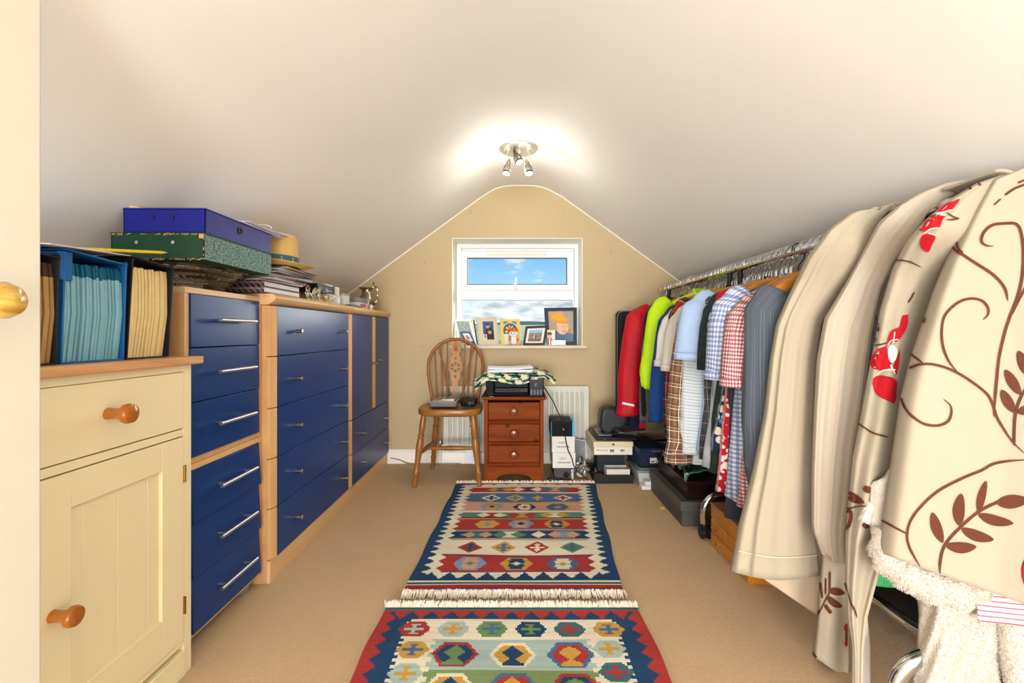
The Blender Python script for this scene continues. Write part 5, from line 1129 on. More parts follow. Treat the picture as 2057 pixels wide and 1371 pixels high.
for (ya_, yb_, za, zb, hs) in ((1.935, 2.078, .066, .121, 1), (1.746, 1.931, .066, .121, 1), (1.746, 2.078, .006, .062, 2)):
    dr = bx('drawer', jw, t, jx0, jx0+.2, ya_, yb_, za, zb, .0015)
    for k in range(hs):
        yk = (ya_+yb_)/2 if hs == 1 else (ya_+(yb_-ya_)*(.28 if k == 0 else .785)); q = MB(); q.lathe([(.003, 0), (.0025, .005), (.005, .009), (.005, .012), (0, .013)], (jx0, yk, (za+zb)/2), (-1, 0, 0), 12); q.build('knob', simple('bright brass', '#d8b56a', .2, 1), dr, label='tiny brass knob')
q = MB(); q.lathe([(.008, 0), (.008, .0015), (.003, .0018), (0, .0018)], (jx0+.002, 1.90, .152), (-1, 0, 0), 16); q.build('keyhole', MATS['bright brass'], t)
# ---------------------------------------------------------------- kilim rugs
NAVY, CRM, RED, BLU, GRN, PNK, YEL, LBL, TEAL = '#1f4266', '#e6dcc2', '#a83632', '#4a6c92', '#5d8570', '#c9997f', '#c99a45', '#7c95b0', '#3d6b72'
def diam(A, cy_, cx_, ry, rx_, col, k=1.0, cap=1.0):
    h, w, _ = A.shape; j, i = np.mgrid[0:h, 0:w]; dj, di = abs(j+.5-cy_)/ry, abs(i+.5-cx_)/rx_; A[(dj+di*k < 1) & (di <= cap) & (dj <= cap)] = L3(col)
def hexm(A, cy_, cx_, ry, rx_, col):
    h, w, _ = A.shape; j, i = np.mgrid[0:h, 0:w]; dj, di = abs(j+.5-cy_)/ry, abs(i+.5-cx_)/rx_; A[(dj <= 1) & (di+dj*.5 < 1)] = L3(col)
def rectp(A, cy_, cx_, ry, rx_, col):
    h, w, _ = A.shape; j, i = np.mgrid[0:h, 0:w]; A[(abs(j+.5-cy_) <= ry) & (abs(i+.5-cx_) <= rx_)] = L3(col)
def star(A, cy, cx, s, c1, c2, c3):
    hexm(A, cy, cx, s, s*1.25, c1)
    for sy in (-1, 1): diam(A, cy+sy*s*.42, cx, s*.42, s*.75, c2); rectp(A, cy+sy*s*.78, cx, s*.12, s*.45, c2); rectp(A, cy+sy*s*.18, cx, s*.12, s*.6, c2)
    diam(A, cy, cx, s*.38, s*.38, c3)
def hourg(A, cy, cx, s, c1, c2, w=1.0):
    diam(A, cy, cx-s*1.0*w, s, s*1.1, c1); diam(A, cy, cx+s*1.0*w, s, s*1.1, c1)
    h_, w_, _ = A.shape; j, i = np.mgrid[0:h_, 0:w_]; A[(abs(j+.5-cy) <= s*.95) & (abs(i+.5-cx) < abs(j+.5-cy)*.9+1)] = L3(c2)
def cross(A, cy, cx, s, c1, c2):
    diam(A, cy, cx, s, s*.95, c1); rectp(A, cy, cx, s*.08+.4, s*.55, c2); diam(A, cy+s*.38, cx, s*.32, s*.26, c2); diam(A, cy-s*.38, cx, s*.32, s*.26, c2); rectp(A, cy, cx, s*.5, .9, c2)
def abrash(A, amt=.07):
    h, w, _ = A.shape; r1 = NZ.rand(h, 1, 1); k = 1+amt*(np.repeat(r1, w, 1)*2-1)+.05*(NZ.rand(h, w, 1)-.5); return A*k
rug_m = colattr('woven wool kilim', .95, .7, 220, weave=260)
def fringe(par, P0, P1, d, n, L_):
    q = MB(); P0, P1 = Vector(P0), Vector(P1); d = Vector(d)
    for k in range(n):
        p = P0.lerp(P1, (k+R.random()*.6)/n); e_ = p+d*L_*R.uniform(.6, 1.15)+(P1-P0).normalized()*R.uniform(-.014, .014); z1 = R.uniform(.003, .012)
        a_ = (P1-P0).normalized()*.0030; mdl = p.lerp(e_, .5)+Vector((R.uniform(-.004, .004), 0, z1+.006)); z0 = Vector((0, 0, .006))
        q.add([p-a_+z0, p+a_+z0, mdl+a_, mdl-a_, e_+a_*.6+Vector((0, 0, .003)), e_-a_*.6+Vector((0, 0, .003)), p+z0+Vector((0, 0, .004)), mdl+Vector((0, 0, .004)), e_+Vector((0, 0, .005))],
              [(0, 6, 7, 3), (6, 1, 2, 7), (3, 7, 8, 5), (7, 2, 4, 8), (0, 3, 2, 1), (3, 5, 4, 2)])
    return q.build('fringe', simple('cream wool fringe', '#e9e0cd', .95, var=.08), par, kind='stuff', flat=True)
def rug(name, label, c4, Wc, Hc, draw, z=.0045):
    (fl, fr, bl, br) = [Vector((a, b, z)) for a, b in c4]
    t = thing(name, label, 'rug', ((fl.x+br.x)/2, (fl.y+br.y)/2, 0), group='flat woven patterned rugs down the middle of the room')
    A = draw(Wc, Hc); A = abrash(A)
    # gentle waves in the cloth
    h, w, _ = A.shape; m = MB(); vs = []
    for j in range(h+1):
        a = fl.lerp(bl, j/h); b = fr.lerp(br, j/h)
        for i in range(w+1):
            p = a.lerp(b, i/w); wob = .0022*math.sin(p.y*11+2)*math.sin(p.x*7+1)+.0012*math.sin(p.y*31+p.x*9)
            e_ = .003*math.sin(p.y*17)*((i == 0)-(i == w)); vs.append(Vector((p.x+e_, p.y, z+.0035+wob)))
    m.add(vs, [(j*(w+1)+i, j*(w+1)+i+1, (j+1)*(w+1)+i+1, (j+1)*(w+1)+i) for j in range(h) for i in range(w)], None, [tuple(A[j, i])+(1.0,) for j in range(h) for i in range(w)])
    m.build('weave', rug_m, t, recalc=False, flat=True, solid=.004)
    return t, fl, fr, bl, br
YR0, YR1 = 1.676, 2.906
def draw1(W, Hh):
    A = canvas(Hh, W, NAVY); tv = lambda v: ((F*H/(v-V0))-YR0)/(YR1-YR0)*Hh
    j, i = np.mgrid[0:Hh, 0:W]; J = j+.5; I = i+.5; iE = np.minimum(I, W-I)
    zig = lambda x, per, amp: np.round(np.abs(((x/per) % 1)-.5)*2*amp)
    inner = (iE > W*.042+zig(J, 9, 6)) & (J > tv(1170)+zig(I, W/11, 8)) & (J < tv(972)-zig(I, W/11, 4))
    A[inner] = L3(CRM)
    fld = (iE > W*.100+zig(J+4, 9, 5)) & (J > tv(1156)) & (J < tv(980))
    bands = [(1156, 1154.3, BLU), (1154.3, 1122.5, RED), (1122.5, 1121, NAVY), (1121, 1119.6, RED), (1119.6, 1089, CRM), (1089, 1087, LBL), (1087, 1085, YEL), (1085, 1070, NAVY), (1070, 1068.5, YEL), (1068.5, 1066, LBL), (1066, 1046, RED), (1046, 1043.5, YEL), (1043.5, 1042, NAVY), (1042, 1031, GRN), (1031, 1028, CRM), (1028, 1012, PNK), (1012, 1010, YEL), (1010, 992.5, BLU), (992.5, 991, PNK), (991, 989.5, CRM), (989.5, 980, RED)]
    for a_, b_, c_ in bands: A[fld & (J >= tv(a_)) & (J < tv(b_))] = L3(c_)
    lines = (iE > W*.10) & (J > tv(1156)) & (J < tv(980))
    X = lambda f_: W*f_
    yb = lambda a_, b_: (tv(a_)+tv(b_))/2
    y = yb(1154, 1122); s = (tv(1122)-tv(1154))*.42
    star(A, y, X(.265), s, LBL, PNK, GRN); star(A, y, X(.50), s, YEL, NAVY, CRM); star(A, y, X(.735), s, BLU, CRM, YEL)
    y = yb(1119, 1089); s = (tv(1089)-tv(1119))*.40
    for f_, c1, c2 in ((.24, RED, NAVY), (.42, YEL, BLU), (.60, RED, CRM), (.79, GRN, TEAL)): cross(A, y, X(f_), s, c1, c2)
    y = yb(1085, 1070); s = (tv(1070)-tv(1085))*.42
    hourg(A, y, X(.26), s, PNK, BLU, 1.1); hourg(A, y, X(.44), s, GRN, CRM, 1.2); diam(A, y, X(.605), s, s*1.1, CRM); hourg(A, y, X(.75), s, PNK, LBL, 1.2)
    y = yb(1066, 1046); s = (tv(1046)-tv(1066))*.43
    hexm(A, y, X(.30), s*.9, s*1.15, YEL); diam(A, y, X(.30), s*.5, s*.35, LBL); star(A, y, X(.50), s, LBL, PNK, NAVY); star(A, y, X(.71), s, YEL, NAVY, CRM)
    y = yb(1042, 1031); s = (tv(1031)-tv(1042))*.45
    hourg(A, y, X(.31), s, CRM, RED, 1.2); hourg(A, y, X(.50), s, RED, YEL, 1.2); hourg(A, y, X(.70), s, YEL, CRM, 1.2)
    y = yb(1028, 1012); s = (tv(1012)-tv(1028))*.43
    star(A, y, X(.30), s, LBL, YEL, NAVY); star(A, y, X(.51), s, NAVY, CRM, RED); star(A, y, X(.72), s, TEAL, BLU, YEL)
    y = yb(1010, 993); s = (tv(993)-tv(1010))*.40
    for f_, c1, c2 in ((.28, CRM, NAVY), (.44, PNK, GRN), (.59, BLU, YEL), (.76, CRM, RED)): cross(A, y, X(f_), s, c1, c2)
    y = yb(989, 980); s = (tv(980)-tv(989))*.45
    hourg(A, y, X(.33), s, YEL, BLU, 1.1); hourg(A, y, X(.52), s, CRM, NAVY, 1.5); hourg(A, y, X(.71), s, BLU, PNK, 1.3)
    for a_, b_, c_ in ((1174, 1175.8, NAVY), (1173.5, 1175.6, CRM), (1175.6, 1179, TEAL), (1179, 1181, NAVY), (1181, 1183, CRM), (1182, 1190, RED)):
        A[(J >= min(tv(a_), tv(b_))) & (J < max(tv(a_), tv(b_)))] = L3(c_)
    dash = (J >= tv(1181.4)) & (J < tv(1179.4)) & (i % 4 < 2); A[dash] = L3(CRM)
    A[:2] = L3(RED); A[-2:] = L3(RED)
    return A
t, fl, fr, bl, br = rug('kilim_rug', 'striped blue, red and cream kilim rug, the farther one, reaching the pine chest', ((-.408, 1.690), (.390, 1.690), (-.372, 2.895), (.497, 2.895)), 128, 200, draw1)
fringe(t, fl, fr, (0, -1, 0), 420, .045); fringe(t, bl, br, (0, 1, 0), 300, .03)
YB2 = 1.585
def draw2(W, Hh):
    A = canvas(Hh, W, RED); ty = lambda v: Hh-(YB2-(F*H/(v-V0)))/.0062
    j, i = np.mgrid[0:Hh, 0:W]; J = Hh-(j+.5); I = i+.5; iE = np.minimum(I, W-I); E = np.minimum(iE*.9, J*1.25)
    zig = lambda x, per, amp: np.round(np.abs(((x/per) % 1)-.5)*2*amp)
    E1 = np.minimum(iE-zig(J, 9, 5), J-zig(I, W/13, 7)+1.5)
    A[E1 > 4] = L3(NAVY)
    A[(iE > 15+2*((J//2) % 2)) & (J > 10)] = L3(CRM)
    fx = lambda u: (place(u, 1.487)+.448)/.867*W
    inn = (iE > 31+2*((J//3) % 2)) & (J > 26)
    A[inn] = L3('#a9bdb4')
    band = ((J-26)//21).astype(int)
    for k, c_ in enumerate(('#a9bdb4', '#7d945f', '#c98f3f', '#a9bdb4', '#7d945f', '#b5473c', '#a9bdb4', '#7d945f', '#c98f3f', '#a9bdb4')): A[inn & (band == k)] = L3(c_)
    pal = [(RED, '#a9bdb4'), ('#a9bdb4', YEL), ('#6f8a55', BLU), (NAVY, '#6f8a55'), (TEAL, RED), (YEL, BLU)]
    def bug(cy, cx, s, c1, c2):
        hexm(A, cy, cx, s, s*1.35, c1); rectp(A, cy, cx, s*.14, s*.8, c2); rectp(A, cy, cx, s*.6, s*.14+.3, c2); rectp(A, cy+s*.58, cx, s*.12, s*.4, c2); rectp(A, cy-s*.58, cx, s*.12, s*.4, c2)
    for k in range(6): bug(Hh-18, W*(.145+.142*k), 6.2, *pal[k])
    for r_ in range(8):
        y = Hh-34-r_*15
        if y < 8: break
        bug(y, 23, 6, *pal[(r_*2+5) % 6]); bug(y+1, W-23, 6, *pal[(r_*3+1) % 6])
    trees = [(RED, NAVY, '#6f8a55'), (CRM, YEL, NAVY), (BLU, RED, YEL)]
    for r_ in range(8):
        y = Hh-26-10.5-r_*21
        if y < 10: break
        for k in range(3):
            o_, m_, c_ = trees[(k+r_) % 3]; cx = W*(.31+.195*k); s = 8.6
            hexm(A, y, cx, s, s*1.3, o_); hexm(A, y, cx, s*.80, s*1.06, m_); diam(A, y+s*.15, cx, s*.6, s*.62, c_); rectp(A, y-s*.2, cx, s*.35, s*.13, c_)
            diam(A, y-s*.95, cx, s*.75, s*.75, c_) if 0 else None
            for q_ in range(4): rectp(A, y-s*(.35+.14*q_), cx, s*.08, s*(.15+.14*q_), c_)
    A[-2:] = L3(TEAL); A[:2] = L3(TEAL)
    return A
t, fl, fr, bl, br = rug('kilim_rug', 'red bordered kilim rug with tree motifs, the nearer of the two rugs', ((-.452, .42), (.432, .42), (-.448, YB2), (.4195, YB2)), 140, 188, draw2)
fringe(t, bl, br, (0, 1, 0), 420, .040); fringe(t, fl, fr, (0, -1, 0), 200, .04)

# ---------------------------------------------------------------- clothes rails
RX, RZ = 1.035, 1.252
def rack(label, y0, y1, ey0, ey1):
    t = thing('clothes_rail', label, 'clothes rail', (RX, (y0+y1)/2, 0), group='chrome clothes rails end to end')
    MB().tube([(RX, ey0, RZ), (RX, ey1, RZ)], .020, 16).build('rail', chrome, t)
    for y in ((y0, y1) if ey0 < 1.5 else (y0, y1)):
        MB().tube([(RX, y, .20 if (ey0 < 1.5 or y == y1) else .60), (RX, y, RZ-.01)], .012, 12).build('upright', simple('black powder coat', '#17191d', .4), t)
        if ey0 > 1.5 and y == y0: continue
        q = MB(); q.tube(smoothpts([(.868, y, .072), (.868, y, .13), (.885, y, .175), (.925, y, .205), (.98, y, .214), (1.10, y, .214), (1.16, y, .205), (1.20, y, .175), (1.215, y, .13), (1.215, y, .072)], 5), .0165, 14); q.build('foot', chrome, t)
        for x in (.868, 1.215):
            c = MB()
            for dx in (-.017, .012): c.lathe([(.0, 0), (.024, .0), (.029, .003), (.029, .016), (.024, .019), (0, .019)], (x+dx, y+.006, .030), (1, 0, 0), 20, caps=False)
            c.tube([(x, y, .030), (x, y, .078)], .013, 12); c.build('caster', black_pl, t)
    MB().tube([(RX, y0 if ey0 < 1.5 else 2.15, .185), (RX, y1, .185)], .0145, 14).build('base_bar', chrome, t)
    return t
rack('near chrome clothes rail carrying curtains and robes', 1.06, 2.135, .992, 2.14)
rack('far chrome clothes rail carrying shirts and jackets, by the window wall', 2.24, 3.13, 2.15, 3.20)

# ---------------------------------------------------------------- hangers
hw_ = wood('amber hanger wood', '#a8661c', '#cd8b38', 'x', 1.4, .3, coat=.3)
hook_m = chrome
def hanger_mesh(kind):
    ap = -.095   # apex of the arms below the rail centre
    q = MB()
    hp = [(0.0, 0, ap), (0, 0, -.060), (.010, 0, -.045), (.022, 0, -.024), (.0235, 0, .004), (.012, 0, .022), (-.006, 0, .0245), (-.020, 0, .014), (-.0245, 0, -.006)]
    q.tube(smoothpts(hp, 4), .0022, 7)
    b = MB()
    if kind == 'wood':
        path = [(0, 0, ap), (.06, -.003, ap-.010), (.13, -.010, ap-.035), (.19, -.020, ap-.068), (.215, -.024, ap-.085)]
        left = [(-x, y, z) for x, y, z in reversed(path[1:])]
        pts = smoothpts(left+path, 4); b.tube(pts, [(.0075 if k not in (0, len(pts)-1) else .005, .017-.004*math.exp(-((k-len(pts)/2)/4)**2)) for k in range(len(pts))], 10, ref=(0, 1, 0))
        b.tube([(-.185, -.015, ap-.080), (.185, -.015, ap-.080)], .005, 8)
    elif kind == 'wire':
        b.tube(smoothpts([(-.20, 0, ap-.085), (-.10, 0, ap-.045), (0, 0, ap), (.10, 0, ap-.045), (.20, 0, ap-.085)], 4), .0025, 7); b.tube([(-.20, 0, ap-.085), (.20, 0, ap-.088)], .0025, 7)
    else:
        b.tube(smoothpts([(-.205, 0, ap-.075), (-.12, 0, ap-.045), (0, 0, ap), (.12, 0, ap-.045), (.205, 0, ap-.075)], 4), [(.006, .011)]*17, 8, ref=(0, 1, 0)); b.tube([(-.205, 0, ap-.075), (-.20, 0, ap-.13)], .006, 8)
    return q, b
PROTO = {}
def hanger(kind, y, label, rz=0, dx=0):
    if kind not in PROTO:
        t = thing('coat_hanger', label, 'hanger', (RX+dx, y, RZ), rotz=math.radians(rz)); a, b = hanger_mesh(kind)
        bm_ = {'wood': hw_, 'wire': chrome, 'plastic': simple('dark blue plastic', '#182238', .35)}[kind]
        a.build('hook', hook_m if kind != 'plastic' else black_pl, t, local=True); b.build('arms', bm_, t, local=True); PROTO[kind] = t
    else:
        t = copy_tree(PROTO[kind]); t.location = (RX+dx, y, RZ); t.rotation_euler = (0, 0, math.radians(rz)); t['label'] = label
    t['group'] = 'coat hangers on the clothes rails'
    return t

# ---------------------------------------------------------------- garments on hangers
def garment(name, label, cat, y, mat, L=.72, sleeve=None, hw=.215, th=.040, sl=.24, flare=.05, cuffw=None, hem=None, collar=None, inner=None, splay=.06, rz=0, drop=0, cuff_mat=None, sw=.075, hang='wood', uvs=1.0, seed=0, hlabel=None, dx=0, lowhem=0, srad=1.0):
    rr = random.Random(seed*13+int(y*1000)); t = thing(name, label, cat, (RX+dx, y, RZ-.10-drop), rotz=math.radians(rz), group='clothes hanging on the rails')
    ph = [rr.uniform(0, 6) for _ in range(8)]; n = 36
    # (z, half width, half depth) going down from the neck
    S = [(.0, .055, .020), (-.012, .085, .026), (-.030, .130, .028), (-.055, .180, .030), (-.078, hw, .028), (-.10, hw+.006, .030), (-.16, hw-.002, th*.85), (-.26, hw-.010, th), (-.40, hw+flare*.3, th), (-.55, hw+flare*.6, th*1.05), (-L*.92 if L > .62 else -.6, hw+flare*.9, th*1.05), (-L, hw+flare, th*1.0)]
    S = [s for s in S if s[0] > -L+.01 or s[0] == -L]
    rings = []; uv = []
    for (z, w_, d_) in S:
        k = min(1, max(0, -z-.1)/.4)
        for i in range(n+1):
            a = 2*PI*i/n; c_, s_ = math.cos(a), math.sin(a)
            x = w_*math.copysign(abs(c_)**.75, c_); yy = d_*math.copysign(abs(s_)**.8, s_)
            yy += k*(.010*math.sin(x*28+ph[0])+.006*math.sin(x*55+ph[1]+z*6)); x += k*.006*math.sin(z*14+ph[2])
            zz = z+(.012*math.sin(x*9+ph[3])+lowhem*(1-(x/w_)**2) if z == -L else 0)
            rings.append(Vector((x, yy, zz))); uv.append(((x if s_ >= 0 else x+.7)*uvs, zz*uvs))
    m_ = len(S); q = MB(); q.add(rings, [(r_*(n+1)+i, r_*(n+1)+i+1, (r_+1)*(n+1)+i+1, (r_+1)*(n+1)+i) for r_ in range(m_-1) for i in range(n)], uv)
    bd = q.build('body', mat, t, local=True, solid=.0025, ang=80)
    if collar:
        q = MB(); q.tube([(.062*math.cos(2*PI*k/20), .030*math.sin(2*PI*k/20), .004-.020*(math.sin(2*PI*k/20) < -.3)) for k in range(21)], [(.016, .005)]*21, 8, caps=False, ref=(0, 0, 1)); q.build('collar', collar, t, local=True)
    if sleeve:
        for sg in (-1, 1):
            x0 = sg*(hw-.030)
            if sleeve == 'short': zs = [(-.060, .050, 0), (-.082, .068, .022), (-.12, sw, .034), (-.18, sw+.004, .044), (-.082-sl, sw+.012, .05)]
            else: zs = [(-.060, .046, 0), (-.082, .060, .022), (-.13, sw*.92, .040), (-.22, sw*.85, .055), (-.36, sw*.78, .072), (-.36-(sl-.36)*.55, sw*.72, .085), (-.082-sl+.07, sw*.62, .092), (-.082-sl, sw*.52 if not cuffw else cuffw, .094)]
            pts = []; rad = []; kx = splay/.094
            for (z, r_, o_) in zs:
                pts.append(Vector((x0+sg*o_*kx, -.004-.012*(o_/.09)*math.sin(ph[4]), z))); rad.append((r_*srad, r_*.62))
            # refine
            pp, rr2 = [], []
            for a_ in range(len(pts)-1):
                for b_ in range(4): f_ = b_/4; pp.append(pts[a_].lerp(pts[a_+1], f_)); rr2.append(tuple(rad[a_][k]+(rad[a_+1][k]-rad[a_][k])*f_ for k in (0, 1)))
            pp.append(pts[-1]); rr2.append(rad[-1])
            q = MB(); N_ = 20; q.tube(pp, rr2, N_, caps=False, ref=(1, 0, 0))
            for vi, v in enumerate(q.v):
                ri, ki = divmod(vi, N_); kk = ri/len(pp); v.y += .006*kk*math.sin(ki*1.9+ph[5]+ri*.2); v.x += .005*kk*math.sin(ki*2.4+ph[6]+ri*.5); v.z += (.010*math.sin(2*PI*ki/N_+ph[7]) if ri >= len(pp)-2 else 0)
            sv = q.build('sleeve', mat, t, local=True, solid=.0025, ang=80)
            if cuff_mat and sleeve == 'long':
                c = MB(); c.tube([pp[-1]+Vector((0, 0, .012)), pp[-1]+Vector((0, 0, -.022))], [(rr2[-1][0]+.003, rr2[-1][1]+.003)]*2, N_, caps=False, ref=(1, 0, 0)); c.build('cuff', cuff_mat, sv, local=True, solid=.002)
            if cuff_mat and sleeve == 'short':
                c = MB(); c.tube([pp[-1]+Vector((0, 0, .026)), pp[-1]+Vector((0, 0, -.004))], [(rr2[-1][0]+.004, rr2[-1][1]+.004)]*2, N_, caps=False, ref=(1, 0, 0)); c.build('cuff', cuff_mat, sv, local=True, solid=.002)
    if hang: hanger(hang, y, hlabel or ('%s hanger holding the %s' % ({'wood': 'wooden', 'wire': 'chrome wire', 'plastic': 'dark plastic'}[hang], label.split(',')[0])), rz, dx)
    return t
fb = cloth
g_navy = fb('dark navy fabric', '#1b2436'); g_black = fb('black jersey', '#17181b'); g_red = fb('bright red shell', '#b8081c', .6, fold=.5); g_hv = fb('fluorescent yellow shell', '#b4dc06', .6, fold=.5)
g_blue = fb('royal blue fleece', '#0b3c7c', .7); g_nj = fb('navy jumper knit', '#1f3357'); g_wt = fb('off white jersey', '#d9d3cc'); g_st = fb('stone jersey', '#c9c3b4'); g_ol = fb('olive cotton', '#5b5838')
g_gry = fb('slate grey shell', '#5b5f63'); g_pg = fb('pale grey cotton', '#a9afb3'); g_lb = fb('light blue cotton', '#a9bfe0', fold=.5); g_dgn = blotch('dark green leaf print', '#22312e', [('#3c5450', .22, 3), ('#121a19', .2, 2)], 18); g_char = fb('charcoal towelling', '#3a3b47'); g_dt = fb('dark denim', '#1f3556')
p_tart = plaid('red tartan flannel', '#a3161c', [('u', .075, 0, .030, '#17181f', .72), ('v', .075, 0, .030, '#17181f', .72), ('u', .075, .05, .003, '#d9d2c8', .4), ('v', .075, .05, .003, '#d9d2c8', .4)])
p_brown = plaid('brown plaid cotton', '#6b482c', [('u', .048, 0, .016, '#94714f', .6), ('v', .048, 0, .012, '#54351f', .5), ('u', .048, .025, .0025, '#efe6da', .8), ('v', .048, .025, .0025, '#efe6da', .8), ('v', .048, .038, .002, '#efe6da', .6)])
p_stripe = plaid('pale striped linen', '#cfd6d8', [('v', .0135, 0, .0016, '#5f6c78', .8), ('v', .054, .004, .003, '#8fa0ad', .5)])
p_bging = plaid('blue gingham cotton', '#dfe3ee', [('u', .0165, 0, .0082, '#35549a', .58), ('v', .0165, 0, .0082, '#35549a', .58)])
p_rging = plaid('red gingham cotton', '#efe4df', [('u', .0125, 0, .0065, '#9c1c26', .72), ('v', .0125, 0, .0065, '#8c1420', .72)])
p_pin = plaid('grey pinstripe wool', '#4d545e', [('u', .010, 0, .0012, '#8b95a2', .5), ('u', .03, 0, .002, '#323841', .5)])
p_dp = plaid('dark grey plaid', '#2c2b30', [('u', .05, 0, .018, '#4b4a50', .5), ('v', .05, 0, .018, '#4b4a50', .5), ('v', .05, .03, .002, '#c9c4bd', .5), ('u', .05, .03, .002, '#c9c4bd', .5)])
p_tan = plaid('tan check', '#c9ab7c', [('u', .035, 0, .010, '#97774c', .5), ('v', .035, 0, .010, '#97774c', .5), ('u', .035, .018, .002, '#2b2320', .7), ('v', .035, .018, .002, '#2b2320', .7)])
b_flor = blotch('red floral print', '#c01c30', [('#f3ece8', .42, 3), ('#e58a93', .12, 3)], 15); b_haw = blotch('navy floral print', '#1d2c4a', [('#d9d4c4', .40, 2), ('#4f7fa8', .3, 2.2), ('#7c6a4c', .15, 2)], 13); b_leaf = blotch('black and cream leaf print', '#d8d2c2', [('#1b1a1c', .28, 3)], 18)
# far rail
t = thing('garment_bag', 'black zipped suit carrier hanging against the window wall', 'garment bag', (.99, 3.235, .32), group='clothes hanging on the rails')
bx('body', simple('black woven nylon', '#191a1d', .7, bump=.3, bs=300), t, .700, 1.30, 3.205, 3.275, .30, 1.102, .03, seg=4)
q = MB(); q.tube([(.703, 3.204, .32), (.703, 3.204, 1.06), (.715, 3.204, 1.090), (.745, 3.204, 1.100), (1.28, 3.204, 1.100)], .0035, 6); q.build('piping', simple('grey piping thread', '#76726c', .7), t)
hanger('wire', 3.24, 'chrome wire hanger carrying the black suit carrier')
garment('coat', 'long dark navy coat next to the black suit carrier', 'coat', 3.14, g_navy, L=.86, sleeve='long', sl=.66, sw=.07, splay=.05, seed=1)
garment('jacket', 'navy sports jacket with white piping, between dark coat and red jacket', 'jacket', 3.02, g_nj, L=.70, sleeve='long', sl=.60, sw=.07, splay=.06, collar=g_wt, seed=2, hang='wire')
t = garment('jacket', 'bright red rain jacket with a white cuff flash', 'jacket', 2.90, g_red, L=.80, sleeve='long', sl=.63, sw=.105, splay=.145, collar=g_black, seed=3, hw=.22, srad=1, cuffw=.072)
q = MB(); q.obox((-.345, -.060, -.640), (.075, .004, .014), rot3(0, 12, 0)); q.build('reflective_flash', simple('reflective white', '#e9e6e2', .4), t, local=True)
garment('jacket', 'slate grey and black fleece, behind the yellow jacket', 'jacket', 2.80, g_gry, L=.80, sleeve='long', sl=.66, sw=.06, splay=.085, seed=4, collar=g_black, hang='wire', dx=.02)
garment('fleece', 'black fleece with a stand collar, left of the yellow jacket', 'fleece', 2.73, g_black, L=.72, sleeve='long', sl=.60, sw=.07, splay=.07, seed=5, collar=g_black, hang='wire')
garment('shirt', 'olive green shirt, mostly hidden, hem showing beside the blue fleece', 'shirt', 2.66, g_ol, L=.74, sleeve='long', sl=.58, splay=.04, sw=.06, seed=6, hang='wire', dx=-.02)
garment('jacket', 'fluorescent yellow cycling jacket', 'jacket', 2.53, g_hv, L=.60, sleeve='long', sl=.44, sw=.075, splay=.12, drop=-.022, hw=.225, collar=g_hv, seed=7, hang='wire', cuffw=.03)
garment('jumper', 'black jumper squeezed behind the royal blue fleece', 'jumper', 2.475, g_black, L=.66, sleeve='long', sl=.50, splay=.07, dx=.03, drop=.02, seed=8, hang='wire', sw=.065)
t = garment('fleece', 'royal blue fleece with long sleeves and a navy yoke', 'fleece', 2.42, g_blue, L=.74, sleeve='long', sl=.54, sw=.085, splay=.125, collar=g_nj, seed=9, cuffw=.055, drop=.035, dx=.02)
garment('jumper', 'navy knitted jumper next to the royal blue fleece', 'jumper', 2.36, g_nj, L=.76, sleeve='long', sl=.62, splay=.05, sw=.07, seed=10, drop=.02)
garment('polo_shirt', 'off white short sleeved top with a rose collar lining', 'shirt', 2.285, g_wt, L=.66, sleeve='short', sl=.235, sw=.085, splay=.13, drop=.045, collar=g_wt, seed=11, cuff_mat=g_wt)
garment('shirt', 'red and black tartan flannel shirt, lower part showing under the off white top', 'shirt', 2.24, p_tart, L=.76, sleeve='long', sl=.60, splay=.09, sw=.08, seed=12, hang='wire', cuff_mat=p_tart)
garment('polo_shirt', 'stone coloured short sleeved polo shirt', 'shirt', 2.185, g_st, L=.66, sleeve='short', sl=.25, sw=.085, splay=.125, drop=.045, collar=g_st, seed=13, cuff_mat=g_st)
garment('jacket', 'black leather-look jacket between the stone polo and brown plaid shirt', 'jacket', 2.135, simple('black leather sheen', '#15171b', .3, bump=.3, bs=40), L=.66, sleeve='long', sl=.50, splay=.03, sw=.06, seed=14, collar=g_black, hang='wire')
garment('shirt', 'brown and cream plaid long sleeved shirt', 'shirt', 2.075, p_brown, L=.72, sleeve='long', sl=.625, splay=.125, sw=.085, seed=15, cuff_mat=p_brown, collar=p_brown, cuffw=.060, drop=.05)
# near rail
garment('shirt', 'pale blue-grey striped long sleeved linen shirt', 'shirt', 2.02, p_stripe, L=.74, sleeve='long', sl=.59, splay=.075, sw=.085, seed=16, cuff_mat=p_stripe, collar=p_stripe, cuffw=.045, drop=.035)
garment('shirt', 'light blue short sleeved cotton shirt', 'shirt', 1.975, g_lb, L=.70, sleeve='short', sl=.235, splay=.105, sw=.105, seed=17, cuff_mat=g_lb, collar=g_lb, drop=-.006)
garment('shirt', 'dark grey plaid flannel shirt, hem showing between pale shirts', 'shirt', 1.935, p_dp, L=.72, sleeve='long', sl=.50, splay=.02, sw=.06, seed=18, hang='wire')
garment('shirt', 'tan checked shirt, only its hem showing above the bagged clothes', 'shirt', 1.915, p_tan, L=.75, sleeve=None, hw=.19, seed=19, hang='wire')
garment('shirt', 'pale grey long sleeved shirt with a small dark chest motif', 'shirt', 1.89, g_pg, L=.74, sleeve='long', sl=.60, splay=-.01, sw=.075, seed=20, collar=g_pg)
garment('shirt', 'dark green leaf print shirt', 'shirt', 1.845, g_dgn, L=.77, sleeve='short', sl=.26, splay=.04, sw=.09, seed=21, hang='wire')
garment('shirt', 'navy floral short sleeved holiday shirt', 'shirt', 1.805, b_haw, L=.66, sleeve='short', sl=.22, splay=.05, sw=.075, seed=22, collar=b_haw)
